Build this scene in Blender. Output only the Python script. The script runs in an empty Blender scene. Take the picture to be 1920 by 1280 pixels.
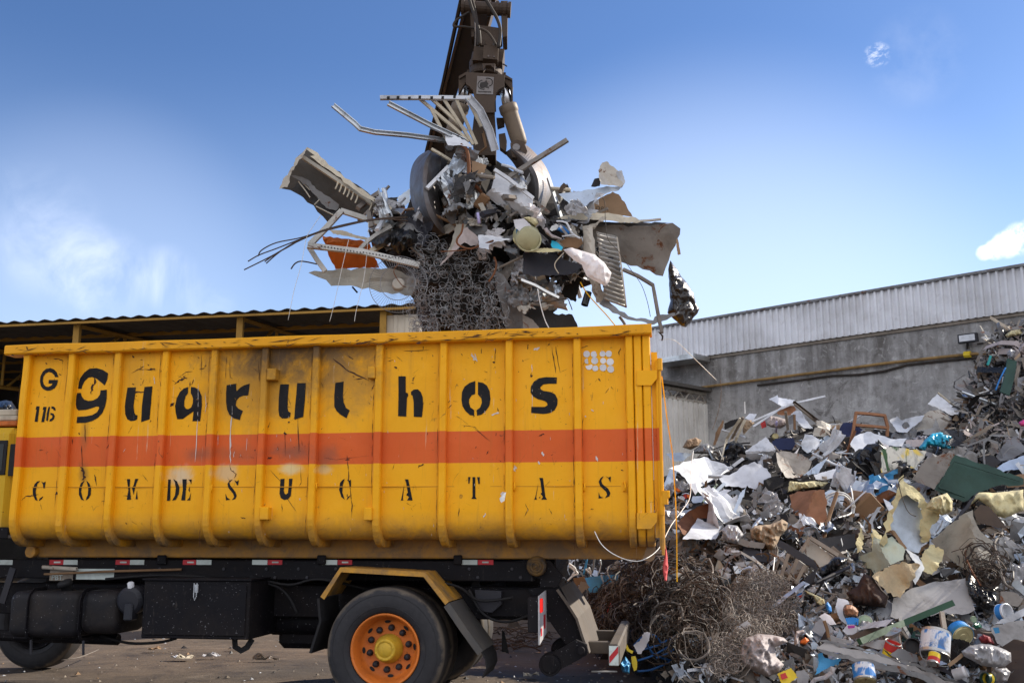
import bpy, math, random
from mathutils import Vector, Matrix, noise
from mathutils.geometry import delaunay_2d_cdt
SC = bpy.context.scene
COL = SC.collection
# ------------------------------------------------------------------ camera, sky, sun, exposure
F = 1900.0; CAMZ = 1.43; PITCH = math.atan(360 / F)
CP, SP = math.cos(PITCH), math.sin(PITCH)
cam = bpy.data.objects.new('camera', bpy.data.cameras.new('camera')); COL.objects.link(cam)
cam.location = (0, 0, CAMZ); cam.rotation_euler = (math.pi / 2 + PITCH, 0, 0)
cam.data.sensor_width = 36; cam.data.lens = F / 1920 * 36; cam.data.clip_end = 3000; cam.data.clip_start = .1
SC.camera = cam
SUN_EL, SUN_AZ = math.radians(30), math.radians(62)      # azimuth measured from +Y (view direction) towards +X
sd = Vector((math.sin(SUN_AZ) * math.cos(SUN_EL), math.cos(SUN_AZ) * math.cos(SUN_EL), math.sin(SUN_EL)))
sl = bpy.data.lights.new('sun', 'SUN'); sl.energy = 3.4; sl.angle = math.radians(.6); sl.color = (1, .91, .78)
so = bpy.data.objects.new('sun', sl); COL.objects.link(so); so.rotation_euler = sd.to_track_quat('Z', 'Y').to_euler(); so.location = (30, 20, 40)
W = bpy.data.worlds.new('World'); SC.world = W; W.use_nodes = True
SC.view_settings.view_transform = 'Standard'; SC.view_settings.look = 'None'
SC.view_settings.exposure = 1.25; SC.view_settings.gamma = 1
SC.cycles.max_bounces = 6; SC.cycles.diffuse_bounces = 3; SC.cycles.glossy_bounces = 3; SC.cycles.transparent_max_bounces = 8
def world():
    nt = W.node_tree; N = nt.nodes; L = nt.links
    bg = N['Background']; sky = N.new('ShaderNodeTexSky'); sky.sky_type = 'NISHITA'; sky.sun_disc = False
    sky.sun_elevation = SUN_EL; sky.sun_rotation = SUN_AZ; sky.altitude = 700; sky.air_density = 1.0; sky.dust_density = .7; sky.ozone_density = 3.0
    bg.inputs['Strength'].default_value = .054
    tc = N.new('ShaderNodeTexCoord')
    def dirmask(u, v, r0, r1):
        d = Vector(((u - 960) / F, CP - (640 - v) / F * SP, SP + (640 - v) / F * CP)).normalized()
        dp = N.new('ShaderNodeVectorMath'); dp.operation = 'DOT_PRODUCT'; L.new(tc.outputs['Generated'], dp.inputs[0]); dp.inputs[1].default_value = d
        mr = N.new('ShaderNodeMapRange'); mr.interpolation_type = 'SMOOTHSTEP'
        mr.inputs[1].default_value = math.cos(r1); mr.inputs[2].default_value = math.cos(r0); L.new(dp.outputs['Value'], mr.inputs[0])
        return mr.outputs[0]
    def nz(scale, detail, rough, lo, hi, stretch=(1, 1, 1), rot=0, dist=0.):
        mp = N.new('ShaderNodeMapping'); mp.inputs['Scale'].default_value = stretch; mp.inputs['Rotation'].default_value = (0, rot, 0); L.new(tc.outputs['Generated'], mp.inputs[0])
        n = N.new('ShaderNodeTexNoise'); n.inputs['Scale'].default_value = scale; n.inputs['Detail'].default_value = detail; n.inputs['Roughness'].default_value = rough; n.inputs['Distortion'].default_value = dist
        L.new(mp.outputs[0], n.inputs[0])
        mr = N.new('ShaderNodeMapRange'); mr.inputs[1].default_value = lo; mr.inputs[2].default_value = hi; L.new(n.outputs[0], mr.inputs[0]); return mr.outputs[0]
    def mul(a, b):
        m = N.new('ShaderNodeMath'); m.operation = 'MULTIPLY'
        for i, x in enumerate((a, b)):
            if isinstance(x, (int, float)): m.inputs[i].default_value = x
            else: L.new(x, m.inputs[i])
        return m.outputs[0]
    col = sky.outputs[0]
    def mix(col, fac, c):
        m = N.new('ShaderNodeMix'); m.data_type = 'RGBA'; L.new(fac, m.inputs[0]); L.new(col, m.inputs[6])
        m.inputs[7].default_value = (*c, 1); return m.outputs[2]
    tint = N.new('ShaderNodeMix'); tint.data_type = 'RGBA'; tint.blend_type = 'MULTIPLY'; tint.inputs[0].default_value = 1
    L.new(col, tint.inputs[6]); tint.inputs[7].default_value = SKYTINT; col = tint.outputs[2]
    sz = N.new('ShaderNodeSeparateXYZ'); L.new(tc.outputs['Generated'], sz.inputs[0]); hz = N.new('ShaderNodeMapRange'); hz.interpolation_type = 'SMOOTHSTEP'; hz.inputs[1].default_value = .45; hz.inputs[2].default_value = .10; hz.inputs[4].default_value = .34; L.new(sz.outputs[2], hz.inputs[0])
    col = mix(col, hz.outputs[0], (8.4, 10.2, 13.0))
    col = mix(col, mul(dirmask(1340, 690, .0, .33), .32), (10.0, 11.2, 13.))
    wisp = nz(11, 7, .6, .44, .74, (1, 1, .75), .5, .8)
    for (u, v, r, k) in ((105, 470, .055, .4), (190, 515, .05, .6), (310, 520, .035, .5), (60, 430, .07, .25), (390, 570, .03, .3)):
        col = mix(col, mul(mul(wisp, dirmask(u, v, .003, r)), k), (9.6, 10.3, 12))
    col = mix(col, mul(dirmask(190, 500, .01, .17), .14), (8., 9.2, 11.8))
    puff = nz(55, 7, .62, .38, .64)
    for (u, v, r) in ((1845, 474, .009), (1866, 468, .012), (1888, 458, .016), (1912, 448, .019), (1940, 436, .018)):
        col = mix(col, mul(dirmask(u, v, r * .1, r * .9), mul(puff, 1.0)), (14.5, 14.6, 15.2))
    col = mix(col, mul(dirmask(1645, 103, .002, .013), mul(nz(120, 6, .7, .46, .74, (1, 1, 1.8)), .7)), (12, 12, 12.4))
    col = mix(col, mul(dirmask(1720, 110, .01, .05), mul(nz(14, 5, .6, .4, .8), .25)), (7, 7.6, 9.4))
    # unseen white cloud added behind the camera to fill the shaded sides with light
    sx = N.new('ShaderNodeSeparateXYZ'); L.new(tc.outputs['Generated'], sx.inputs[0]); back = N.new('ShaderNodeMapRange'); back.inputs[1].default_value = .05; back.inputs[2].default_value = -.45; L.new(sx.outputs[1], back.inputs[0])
    col = mix(col, mul(nz(2.6, 6, .6, .36, .52), back.outputs[0]), (BACK_FILL_CLOUD, BACK_FILL_CLOUD, BACK_FILL_CLOUD * 1.04))
    L.new(col, bg.inputs['Color'])
SKYTINT = (.80, .97, 1.22, 1); BACK_FILL_CLOUD = 12.5
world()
# ------------------------------------------------------------------ projection helpers (photo pixel -> place in the yard)
def ray(u, v):
    a = (u - 960) / F; b = (640 - v) / F
    return Vector((a, CP - b * SP, SP + b * CP))
def pw(u, v, Y):
    r = ray(u, v); t = Y / r.y
    return Vector((r.x * t, Y, CAMZ + r.z * t))
def proj(p):
    d = Vector(p) - Vector((0, 0, CAMZ)); dep = d.y * CP + d.z * SP; up = -d.y * SP + d.z * CP
    return 960 + F * d.x / dep, 640 - F * up / dep
def zc(Z, pts): return [(Z[0] + x / Z[2], Z[1] + y / Z[2]) for (x, y) in pts]
# truck frame: x to the rear (right), y inward (away from the camera), z up
TS = .15; TY0 = 8.4
_n = math.hypot(1, TS); EX = Vector((1 / _n, -TS / _n, 0)); EY = Vector((TS / _n, 1 / _n, 0))
T0 = Vector((0, TY0, 0)); TROT = -math.atan(TS)
def tl(u, v, y=0.):
    """truck-local (x, z) where the sight line through a photo pixel meets the plane at depth y of the truck"""
    r = ray(u, v); o = Vector((0, 0, CAMZ)); pl = T0 + EY * y
    t = (pl - o).dot(EY) / r.dot(EY); p = o + r * t
    return (p - T0).dot(EX), p.z
rnd = random.Random(7)
# ------------------------------------------------------------------ materials
def nodes(name):
    m = bpy.data.materials.new(name); m.use_nodes = True; nt = m.node_tree
    return m, nt, nt.nodes, nt.links, nt.nodes['Principled BSDF']
class G:
    """small node helper"""
    def __init__(s, nt): s.nt = nt; s.N = nt.nodes; s.L = nt.links
    def put(s, sock, x):
        if isinstance(x, (int, float)): sock.default_value = x
        elif isinstance(x, tuple): sock.default_value = (*x, 1) if len(x) == 3 and sock.type == 'RGBA' else x
        else: s.L.new(x, sock)
    def coord(s, rand=True, scale=(1, 1, 1), which='Object', rot=(0, 0, 0)):
        tc = s.N.new('ShaderNodeTexCoord'); mp = s.N.new('ShaderNodeMapping'); mp.inputs['Scale'].default_value = scale; mp.inputs['Rotation'].default_value = rot
        s.L.new(tc.outputs[which], mp.inputs[0])
        if rand:
            oi = s.N.new('ShaderNodeObjectInfo'); vm = s.N.new('ShaderNodeMath'); vm.operation = 'MULTIPLY'; s.L.new(oi.outputs['Random'], vm.inputs[0]); vm.inputs[1].default_value = 37
            s.L.new(vm.outputs[0], mp.inputs['Location'])
        return mp.outputs[0]
    def noise(s, co, scale, detail=5, rough=.6, dist=0.):
        n = s.N.new('ShaderNodeTexNoise'); n.inputs['Scale'].default_value = scale; n.inputs['Detail'].default_value = detail
        n.inputs['Roughness'].default_value = rough; n.inputs['Distortion'].default_value = dist; s.L.new(co, n.inputs[0]); return n.outputs[0]
    def mr(s, x, a, b, c=0., d=1., smooth=False):
        m = s.N.new('ShaderNodeMapRange'); s.put(m.inputs[0], x)
        if smooth: m.interpolation_type = 'SMOOTHSTEP'
        for i, q in enumerate((a, b, c, d)): m.inputs[i + 1].default_value = q
        return m.outputs[0]
    def math(s, op, a, b=0.):
        m = s.N.new('ShaderNodeMath'); m.operation = op; s.put(m.inputs[0], a); s.put(m.inputs[1], b); return m.outputs[0]
    def mix(s, f, a, b, blend='MIX'):
        m = s.N.new('ShaderNodeMix'); m.data_type = 'RGBA'; m.blend_type = blend; s.put(m.inputs[0], f); s.put(m.inputs[6], a); s.put(m.inputs[7], b); return m.outputs[2]
    def sep(s, v):
        m = s.N.new('ShaderNodeSeparateXYZ'); s.L.new(v, m.inputs[0]); return m.outputs
    def bump(s, h, st, dist=.01):
        b = s.N.new('ShaderNodeBump'); b.inputs['Strength'].default_value = st; b.inputs['Distance'].default_value = dist; s.L.new(h, b.inputs['Height']); return b.outputs[0]
MATS = {}
def mat(name, col, rough=.55, metal=0., dirt=(.035, .026, .02), damt=.5, ds=3.4, spec=.3, rust=0., var=.18, bump=.25, trans=0., coat=0., spots=.25, bs=9, speck=0):
    m, nt, N, L, P = nodes(name); g = G(nt); co = g.coord()
    n1 = g.noise(co, ds, 7, .66, .4); n2 = g.noise(co, ds * 7, 4, .6); n3 = g.noise(co, ds * .45, 3)
    c = g.mix(g.mr(n3, .3, .7), tuple(x * (1 - var) for x in col), tuple(min(1, x * (1 + var)) for x in col))
    c = g.mix(g.mr(n1, .46, .78, 0, damt), c, dirt)
    c = g.mix(g.mr(n2, .62, .72, 0, spots), c, tuple(x * .6 for x in dirt))
    if speck: c = g.mix(g.mr(g.noise(co, 55, 2), .70, .71, 0, speck), c, (.34, .34, .36)); c = g.mix(g.mr(g.noise(g.coord(True, (9, 9, 1)), 3, 5, .7), .64, .7, 0, .5), c, (.07, .06, .055))
    rr = g.mr(n1, .4, .8, rough, min(1, rough + .3))
    if rust:
        n4 = g.noise(co, ds * 1.7, 8, .7, .8); rf = g.mr(n4, .60 - rust * .25, .66 - rust * .2)
        c = g.mix(rf, c, g.mix(n2, (.055, .02, .01), (.20, .075, .03))); rr = g.math('MAXIMUM', rr, g.math('MULTIPLY', rf, .85))
        if metal: g.put(P.inputs['Metallic'], g.math('MULTIPLY', g.math('SUBTRACT', 1., rf), metal))
    elif metal: P.inputs['Metallic'].default_value = metal
    g.put(P.inputs['Base Color'], c); g.put(P.inputs['Roughness'], rr); P.inputs['Specular IOR Level'].default_value = spec
    if bump: L.new(g.bump(g.noise(co, bs, 6, .65), bump, .012), P.inputs['Normal'])
    if coat: P.inputs['Coat Weight'].default_value = coat
    if trans:
        t = N.new('ShaderNodeBsdfTranslucent'); g.put(t.inputs[0], c); mx = N.new('ShaderNodeMixShader'); mx.inputs[0].default_value = trans
        L.new(P.outputs[0], mx.inputs[1]); L.new(t.outputs[0], mx.inputs[2]); L.new(mx.outputs[0], N['Material Output'].inputs[0])
    MATS[name] = m; return m
mat('white_sheet', (.57, .59, .63), .4, damt=.7, bump=.2)
mat('clean_white', (.64, .655, .69), .35, damt=.45, bump=.15, spots=.1)
mat('blue_white', (.50, .57, .66), .35, .35, damt=.35)
mat('beige', (.36, .33, .275), .55, damt=.5)
mat('cream', (.52, .46, .355), .55, damt=.5)
mat('dusty_white', (.32, .31, .305), .6, damt=.6)
mat('foam', (.56, .49, .28), .9, damt=.45, bump=.9, bs=30, ds=4)
mat('grey_sheet', (.19, .19, .195), .5, .2, damt=.6, rust=.1)
mat('taupe_sheet', (.215, .195, .175), .55, .1, damt=.6, rust=.15)
mat('casing_grey', (.085, .082, .078), .6, damt=.5)
mat('tube_blue', (.02, .09, .26), .45, damt=.5)
mat('dark_sheet', (.026, .024, .024), .5, damt=.5)
mat('dark_metal', (.028, .028, .036), .5, .2, dirt=(.06, .05, .04), damt=.4)
mat('galvanised', (.50, .53, .56), .34, .85, damt=.4, rust=.05)
mat('aluminium', (.62, .62, .60), .3, .9, damt=.3)
mat('rust', (.16, .065, .03), .85, dirt=(.05, .02, .012), damt=.7, bump=.6)
mat('rusty_paint', (.42, .385, .33), .6, dirt=(.14, .09, .06), damt=.5, rust=.14)
mat('grey_paint', (.46, .45, .42), .5, .1, dirt=(.14, .11, .08), damt=.5, rust=.06)
mat('brown_iron', (.062, .043, .032), .62, .2, dirt=(.14, .10, .07), damt=.5, bump=.4)
mat('shell_steel', (.19, .18, .18), .45, .6, dirt=(.10, .055, .032), damt=.95, ds=2.4, bump=.25, spots=.5)
mat('chrome', (.62, .63, .66), .22, 1., damt=.25, bump=.05)
mat('wood', (.20, .115, .06), .75, damt=.5, bump=.4)
mat('grey_wood', (.27, .23, .19), .8, damt=.5, bump=.5)
mat('cardboard', (.29, .19, .115), .85, damt=.35)
mat('brown_leather', (.30, .14, .07), .6, damt=.5, bump=.5)
mat('orange_panel', (.50, .135, .025), .55, dirt=(.12, .03, .01), damt=.6)
mat('black_plastic', (.010, .010, .011), .25, spec=.5, dirt=(.05, .04, .035), damt=.3, bump=.7, bs=14)
mat('brown_plastic', (.022, .017, .015), .22, spec=.5, dirt=(.09, .06, .04), damt=.4, bump=.8, bs=12)
mat('white_bag', (.82, .79, .80), .4, damt=.15, trans=.45, bump=.6, bs=14, spots=.05)
mat('dull_plastic', (.34, .30, .295), .7, damt=.55, bump=.7, bs=18)
mat('clear_bag', (.46, .455, .47), .25, spec=.5, damt=.3, trans=.3, bump=.8, bs=16)
mat('pink_cloth', (.40, .34, .325), .9, damt=.4, bump=.6)
mat('burlap', (.33, .24, .16), .95, damt=.45, bump=.8, bs=20)
mat('black_cloth', (.014, .013, .013), .9, damt=.3, bump=.6)
mat('blue', (.03, .20, .55), .4, dirt=(.02, .03, .05), damt=.4)
mat('sheet_blue', (.045, .22, .42), .35, .2, dirt=(.08, .06, .05), damt=.45)
mat('cyan_bag', (.02, .42, .62), .35, dirt=(.3, .08, .06), damt=.35, bump=.7, bs=14, ds=3)
mat('navy', (.012, .018, .06), .6, damt=.2)
mat('green_paint', (.022, .058, .046), .5, dirt=(.03, .03, .025), damt=.4)
mat('green_wood', (.03, .075, .04), .6, damt=.4)
mat('red', (.48, .035, .03), .5, damt=.4)
mat('red_cloth', (.62, .10, .10), .8, damt=.2, bump=.6)
mat('yellow', (.72, .52, .03), .5, damt=.3)
mat('yellow_strap', (.80, .46, .02), .7, damt=.15)
mat('orange_plastic', (.85, .17, .02), .5, damt=.2)
mat('tin', (.46, .46, .45), .35, .8, damt=.4, rust=.15)
mat('gold_tin', (.50, .44, .24), .4, .5, damt=.35, rust=.1)
mat('wire_grey', (.26, .26, .265), .4, .7, damt=.3, bump=0)
mat('wire_rust', (.075, .052, .038), .7, .3, dirt=(.04, .02, .015), damt=.6, bump=0)
mat('wire_dust', (.21, .185, .165), .75, .2, dirt=(.06, .04, .03), damt=.6, bump=0)
mat('white_cable', (.72, .71, .68), .5, damt=.25, bump=0)
mat('black_rubber', (.010, .010, .012), .65, dirt=(.05, .043, .036), damt=.35, bump=.2)
mat('hose', (.03, .024, .02), .6, dirt=(.12, .085, .06), damt=.5, bump=.2)
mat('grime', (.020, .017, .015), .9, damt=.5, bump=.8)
mat('purple', (.42, .38, .62), .6, damt=.3)
mat('teal', (.03, .30, .30), .5, damt=.3)
mat('glass_dark', (.01, .012, .012), .08, damt=.2, bump=0)
# ------------------------------------------------------------------ mesh helpers
def link(name, vs, fs, mats, parent=None, origin=None, smooth=False, mi=None):
    """one mesh object; vertices are in world space (or in the frame of `parent` when it carries 'frame')"""
    vs = [Vector(v) for v in vs]
    if parent is not None:
        off = Vector((0, 0, 0)) if parent.get('_frame') else Vector(parent.get('_org', (0, 0, 0)))
        loc = Vector((0, 0, 0))
    else:
        if origin is None:
            lo = Vector([min(v[i] for v in vs) for i in range(3)]); hi = Vector([max(v[i] for v in vs) for i in range(3)])
            origin = Vector(((lo.x + hi.x) / 2, (lo.y + hi.y) / 2, lo.z))
        off = Vector(origin); loc = off
    me = bpy.data.meshes.new(name); me.from_pydata([v - off for v in vs], [], fs)
    for m in (mats if isinstance(mats, (list, tuple)) else [mats]): me.materials.append(MATS[m] if isinstance(m, str) else m)
    if mi: me.polygons.foreach_set('material_index', mi)
    if smooth: me.polygons.foreach_set('use_smooth', [True] * len(me.polygons))
    me.update()
    o = bpy.data.objects.new(name, me); COL.objects.link(o)
    if parent is not None: o.parent = parent
    else: o.location = loc; o['_org'] = tuple(off)
    return o
LAB = []
def tag(o, label, cat, group=None):
    o['label'] = label; o['category'] = cat
    if group: o['group'] = group
    LAB.append(o); return o
def thing(name, label, cat, loc, group=None, frame=None):
    o = bpy.data.objects.new(name, None); COL.objects.link(o); o.empty_display_size = .2
    o.location = loc; o['_org'] = tuple(loc)
    if frame is not None: o.rotation_euler = (0, 0, frame); o['_frame'] = 1
    return tag(o, label, cat, group)
class MB:
    def __init__(s): s.v = []; s.f = []; s.mi = []
    def add(s, vs, fs, k=0):
        n = len(s.v); s.v += [Vector(v) for v in vs]; s.f += [tuple(i + n for i in f) for f in fs]; s.mi += [k] * len(fs); return s
    def box(s, lo, hi, k=0, M=None, bev=0.):
        (a, b, c), (d, e, f) = lo, hi
        if bev:
            r = min(bev, (d - a) * .45, (e - b) * .45, (f - c) * .45); vs = []
            for x, sx in ((a, 1), (d, -1)):
                for y, sy in ((b, 1), (e, -1)):
                    for z, sz in ((c, 1), (f, -1)):
                        vs += [(x, y + sy * r, z + sz * r), (x + sx * r, y, z + sz * r), (x + sx * r, y + sy * r, z)]
            I = lambda i, j, l, q: ((i * 2 + j) * 2 + l) * 3 + q
            fs = []
            for i in (0, 1):
                q = [I(i, 0, 0, 0), I(i, 1, 0, 0), I(i, 1, 1, 0), I(i, 0, 1, 0)]; fs.append(tuple(q if i else q[::-1]))
                q = [I(0, i, 0, 1), I(1, i, 0, 1), I(1, i, 1, 1), I(0, i, 1, 1)]; fs.append(tuple(q[::-1] if i else q))
                q = [I(0, 0, i, 2), I(1, 0, i, 2), I(1, 1, i, 2), I(0, 1, i, 2)]; fs.append(tuple(q if i else q[::-1]))
            for i in (0, 1):
                for j in (0, 1):
                    fs.append((I(i, j, 0, 0), I(i, j, 1, 0), I(i, j, 1, 1), I(i, j, 0, 1)))
                    fs.append((I(i, 0, j, 0), I(i, 1, j, 0), I(i, 1, j, 2), I(i, 0, j, 2)))
                    fs.append((I(0, i, j, 1), I(1, i, j, 1), I(1, i, j, 2), I(0, i, j, 2)))
                    for l in (0, 1): fs.append((I(i, j, l, 0), I(i, j, l, 1), I(i, j, l, 2)))
        else:
            vs = [(x, y, z) for x in (a, d) for y in (b, e) for z in (c, f)]
            fs = [(0, 1, 3, 2), (4, 6, 7, 5), (0, 4, 5, 1), (2, 3, 7, 6), (0, 2, 6, 4), (1, 5, 7, 3)]
        if M is not None: vs = [M @ Vector(v) for v in vs]
        return s.add(vs, fs, k)
    def prism(s, loop, d, k=0):
        """closed loop of 3D points pushed along d"""
        n = len(loop); d = Vector(d); vs = [Vector(p) for p in loop] + [Vector(p) + d for p in loop]
        return s.add(vs, [tuple(range(n))[::-1], tuple(range(n, 2 * n))] + [(i, (i + 1) % n, n + (i + 1) % n, n + i) for i in range(n)], k)
    def tube(s, path, r, n=6, k=0, caps=True, closed=False):
        P = [Vector(p) for p in path]; m = len(P); R = r if isinstance(r, (list, tuple)) else [r] * m
        t = (P[1] - P[0]).normalized(); up = Vector((0, 0, 1)) if abs(t.z) < .9 else Vector((1, 0, 0)); a = t.cross(up).normalized(); vs = []
        for i in range(m):
            t = (P[(i + 1) % m] - P[i - 1]) if closed else (P[min(i + 1, m - 1)] - P[max(i - 1, 0)])
            t = t.normalized() if t.length > 1e-9 else Vector((0, 0, 1)); a = a - t * a.dot(t)
            a = a.normalized() if a.length > 1e-6 else t.orthogonal().normalized(); b = t.cross(a)
            for j in range(n):
                q = 2 * math.pi * (j + .5) / n; vs.append(P[i] + (a * math.cos(q) + b * math.sin(q)) * R[i])
        fs = [(i * n + j, i * n + (j + 1) % n, ((i + 1) % m) * n + (j + 1) % n, ((i + 1) % m) * n + j) for i in range(m if closed else m - 1) for j in range(n)]
        if caps and not closed: fs += [tuple(range(n))[::-1], tuple(range((m - 1) * n, m * n))]
        return s.add(vs, fs, k)
    def lathe(s, prof, c, axis, n=28, k=0, k_of=None):
        """profile of (radius, along) pairs spun about axis through c"""
        ax = Vector(axis).normalized(); a = ax.orthogonal().normalized(); b = ax.cross(a); c = Vector(c); vs = []; m = len(prof)
        for (r, h) in prof:
            for j in range(n):
                q = 2 * math.pi * j / n; vs.append(c + ax * h + (a * math.cos(q) + b * math.sin(q)) * max(r, 1e-4))
        for i in range(m - 1): s.add([], [], 0)
        n0 = len(s.v); s.v += vs
        for i in range(m - 1):
            for j in range(n):
                s.f.append((n0 + i * n + j, n0 + i * n + (j + 1) % n, n0 + (i + 1) * n + (j + 1) % n, n0 + (i + 1) * n + j)); s.mi.append(k_of[i] if k_of else k)
        return s
    def bar(s, path, w, h, k=0, up=None, prof=None):
        """sweep of a rectangle (or given closed profile of (side, up) points) along a path"""
        P = [Vector(p) for p in path]; m = len(P); vs = []
        prof = prof or [(-w / 2, -h / 2), (w / 2, -h / 2), (w / 2, h / 2), (-w / 2, h / 2)]; n = len(prof)
        for i in range(m):
            t = (P[min(i + 1, m - 1)] - P[max(i - 1, 0)]).normalized(); u = Vector(up) if up else Vector((0, -1, .25))
            sd_ = t.cross(u); sd_ = sd_.normalized() if sd_.length > 1e-4 else t.orthogonal().normalized(); u2 = sd_.cross(t)
            vs += [P[i] + sd_ * a + u2 * b for (a, b) in prof]
        fs = [(i * n + j, i * n + (j + 1) % n, (i + 1) * n + (j + 1) % n, (i + 1) * n + j) for i in range(m - 1) for j in range(n)]
        fs += [tuple(range(n))[::-1], tuple(range((m - 1) * n, m * n))]
        return s.add(vs, fs, k)
    def build(s, name, mats, parent=None, smooth=False, origin=None):
        return link(name, s.v, s.f, mats, parent, origin, smooth, s.mi if isinstance(mats, (list, tuple)) else None)
def inside(poly, x, y):
    c = False; j = len(poly) - 1
    for i in range(len(poly)):
        xi, yi = poly[i]; xj, yj = poly[j]
        if (yi > y) != (yj > y) and x < (xj - xi) * (y - yi) / (yj - yi) + xi: c = not c
        j = i
    return c
def dist_edge(poly, x, y):
    d = 1e9; n = len(poly)
    for i in range(n):
        ax, ay = poly[i]; bx, by = poly[(i + 1) % n]; dx, dy = bx - ax, by - ay; L2 = dx * dx + dy * dy or 1e-9
        t = max(0, min(1, ((x - ax) * dx + (y - ay) * dy) / L2)); d = min(d, math.hypot(x - ax - t * dx, y - ay - t * dy))
    return d
def triang(poly, nin=90, rag=0., seed=0):
    """2D outline -> (points, triangles, edge distance of each point), with a scatter of points inside"""
    r = random.Random(seed); n = len(poly); out = []
    per = sum(math.dist(poly[i], poly[(i + 1) % n]) for i in range(n)); step = max(per / 44, 1e-4)
    for i in range(n):
        a, b = poly[i], poly[(i + 1) % n]; L = math.dist(a, b); k = max(1, int(L / step))
        for j in range(k):
            t = j / k; q = rag * step * (r.random() - .5) * 2 if j else 0
            out.append((a[0] + (b[0] - a[0]) * t - (b[1] - a[1]) / (L or 1) * q, a[1] + (b[1] - a[1]) * t + (b[0] - a[0]) / (L or 1) * q))
    xs = [p[0] for p in poly]; ys = [p[1] for p in poly]; w = max(xs) - min(xs); h = max(ys) - min(ys); g = max(math.sqrt(w * h / nin), 1e-4); ins = []
    y = min(ys) + g / 2; row = 0
    while y < max(ys):
        x = min(xs) + g * (.25 + .5 * (row % 2))
        while x < max(xs):
            qx, qy = x + (r.random() - .5) * g * .5, y + (r.random() - .5) * g * .5
            if inside(out, qx, qy) and dist_edge(out, qx, qy) > g * .3: ins.append((qx, qy))
            x += g
        y += g * .87; row += 1
    vs = [Vector(p) for p in out + ins]; ne = len(out)
    res = delaunay_2d_cdt(vs, [(i, (i + 1) % ne) for i in range(ne)], [], 1, 1e-7)
    pts = [tuple(p) for p in res[0]]; tris = [tuple(f) for f in res[2]]; ed = [dist_edge(out, *p) for p in pts]
    return pts, tris, ed
def shellmesh(front, back, tris):
    n = len(front); cnt = {}
    for f in tris:
        for i in range(len(f)):
            e = (f[i], f[(i + 1) % len(f)]); cnt[e] = cnt.get(e, 0) + 1
    fs = list(tris) + [tuple(i + n for i in f[::-1]) for f in tris]
    for (a, b) in cnt:
        if (b, a) not in cnt: fs.append((b, a, a + n, b + n))
    return front + back, fs
def spline(P, k=5):
    out = []; n = len(P)
    for i in range(n - 1):
        a, b, c, d = P[max(0, i - 1)], P[i], P[i + 1], P[min(n - 1, i + 2)]
        for j in range(k):
            t = j / k; out.append(.5 * ((2 * b) + (c - a) * t + (2 * a - 5 * b + 4 * c - d) * t * t + (3 * b - a - 3 * c + d) * t ** 3))
    return out + [P[-1]]
# ------------------------------------------------------------------ ground
def ground_mat():
    m, nt, N, L, P = nodes('yard_ground'); g = G(nt); co = g.coord(False)
    a = g.noise(co, .35, 6, .65, .5); b = g.noise(co, 2.3, 8, .7, .3); c = g.noise(co, 26, 5, .7)
    col = g.mix(g.mr(a, .35, .65), (.13, .09, .058), (.058, .044, .033))
    col = g.mix(g.mr(b, .5, .72, 0, .85), col, (.026, .02, .017))
    col = g.mix(g.mr(b, .25, .42, .55, 0), col, (.27, .21, .16)); col = g.mix(g.mr(c, .56, .7, 0, .6), col, (.05, .04, .033))
    st = g.noise(g.coord(False, (.5, 5, 1), rot=(0, 0, .1)), 1.2, 6, .7); col = g.mix(g.mr(st, .55, .75, 0, .55), col, (.24, .19, .15))
    g.put(P.inputs['Base Color'], col); g.put(P.inputs['Roughness'], g.mr(b, .4, .75, .9, .55))
    L.new(g.bump(g.math('ADD', g.math('MULTIPLY', c, .5), b), .55, .03), P.inputs['Normal']); MATS['ground'] = m
ground_mat()
S_ = 400
gm = MB()
gv = []; gf = []
xs = [-S_, -60, -20] + [-8 + i * .5 for i in range(45)] + [30, 70, S_]; ys = [-S_, -40, 0] + [4 + i * .5 for i in range(45)] + [40, 80, S_]
for y in ys:
    for x in xs: gv.append((x, y, .025 * noise.noise(Vector((x * .5, y * .5, 3))) if abs(x) < 15 and 3 < y < 27 else 0))
for j in range(len(ys) - 1):
    for i in range(len(xs) - 1):
        q = j * len(xs) + i; gf.append((q, q + 1, q + len(xs) + 1, q + len(xs)))
o = link('ground', gv, gf, 'ground', smooth=True, origin=(0, 0, 0)); o['kind'] = 'structure'
# ------------------------------------------------------------------ corrugated sheeting
def corr(mb, A, B, up, pitch, dep, nrm, k=0, shape='trap', curve=1):
    """corrugated sheet from A to B along its foot, `up` tall, waves of depth dep along nrm"""
    A, B, up, nrm = Vector(A), Vector(B), Vector(up), Vector(nrm).normalized(); L = (B - A).length; d = (B - A) / L; prof = []
    n = max(1, int(L / pitch)); p = L / n
    for i in range(n):
        x = i * p
        if shape == 'trap': prof += [(x, 0), (x + p * .55, 0), (x + p * .64, dep), (x + p * .91, dep)]
        else: prof += [(x + p * j / 6, dep * .5 * (1 - math.cos(2 * math.pi * j / 6))) for j in range(6)]
    prof.append((L, 0)); m = len(prof)
    f = [A + d * x + nrm * y for (x, y) in prof]; t = [q + up for q in f]
    bk = [q - nrm * .012 for q in f + t]
    mb.add(f + t + bk, [(i, i + 1, m + i + 1, m + i) for i in range(m - 1)] + [(2 * m + i, 3 * m + i, 3 * m + i + 1, 2 * m + i + 1) for i in range(m - 1)]
           + [(m + i, m + i + 1, 3 * m + i + 1, 3 * m + i) for i in range(m - 1)] + [(i, 2 * m + i, 2 * m + i + 1, i + 1) for i in range(m - 1)], k)
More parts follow.
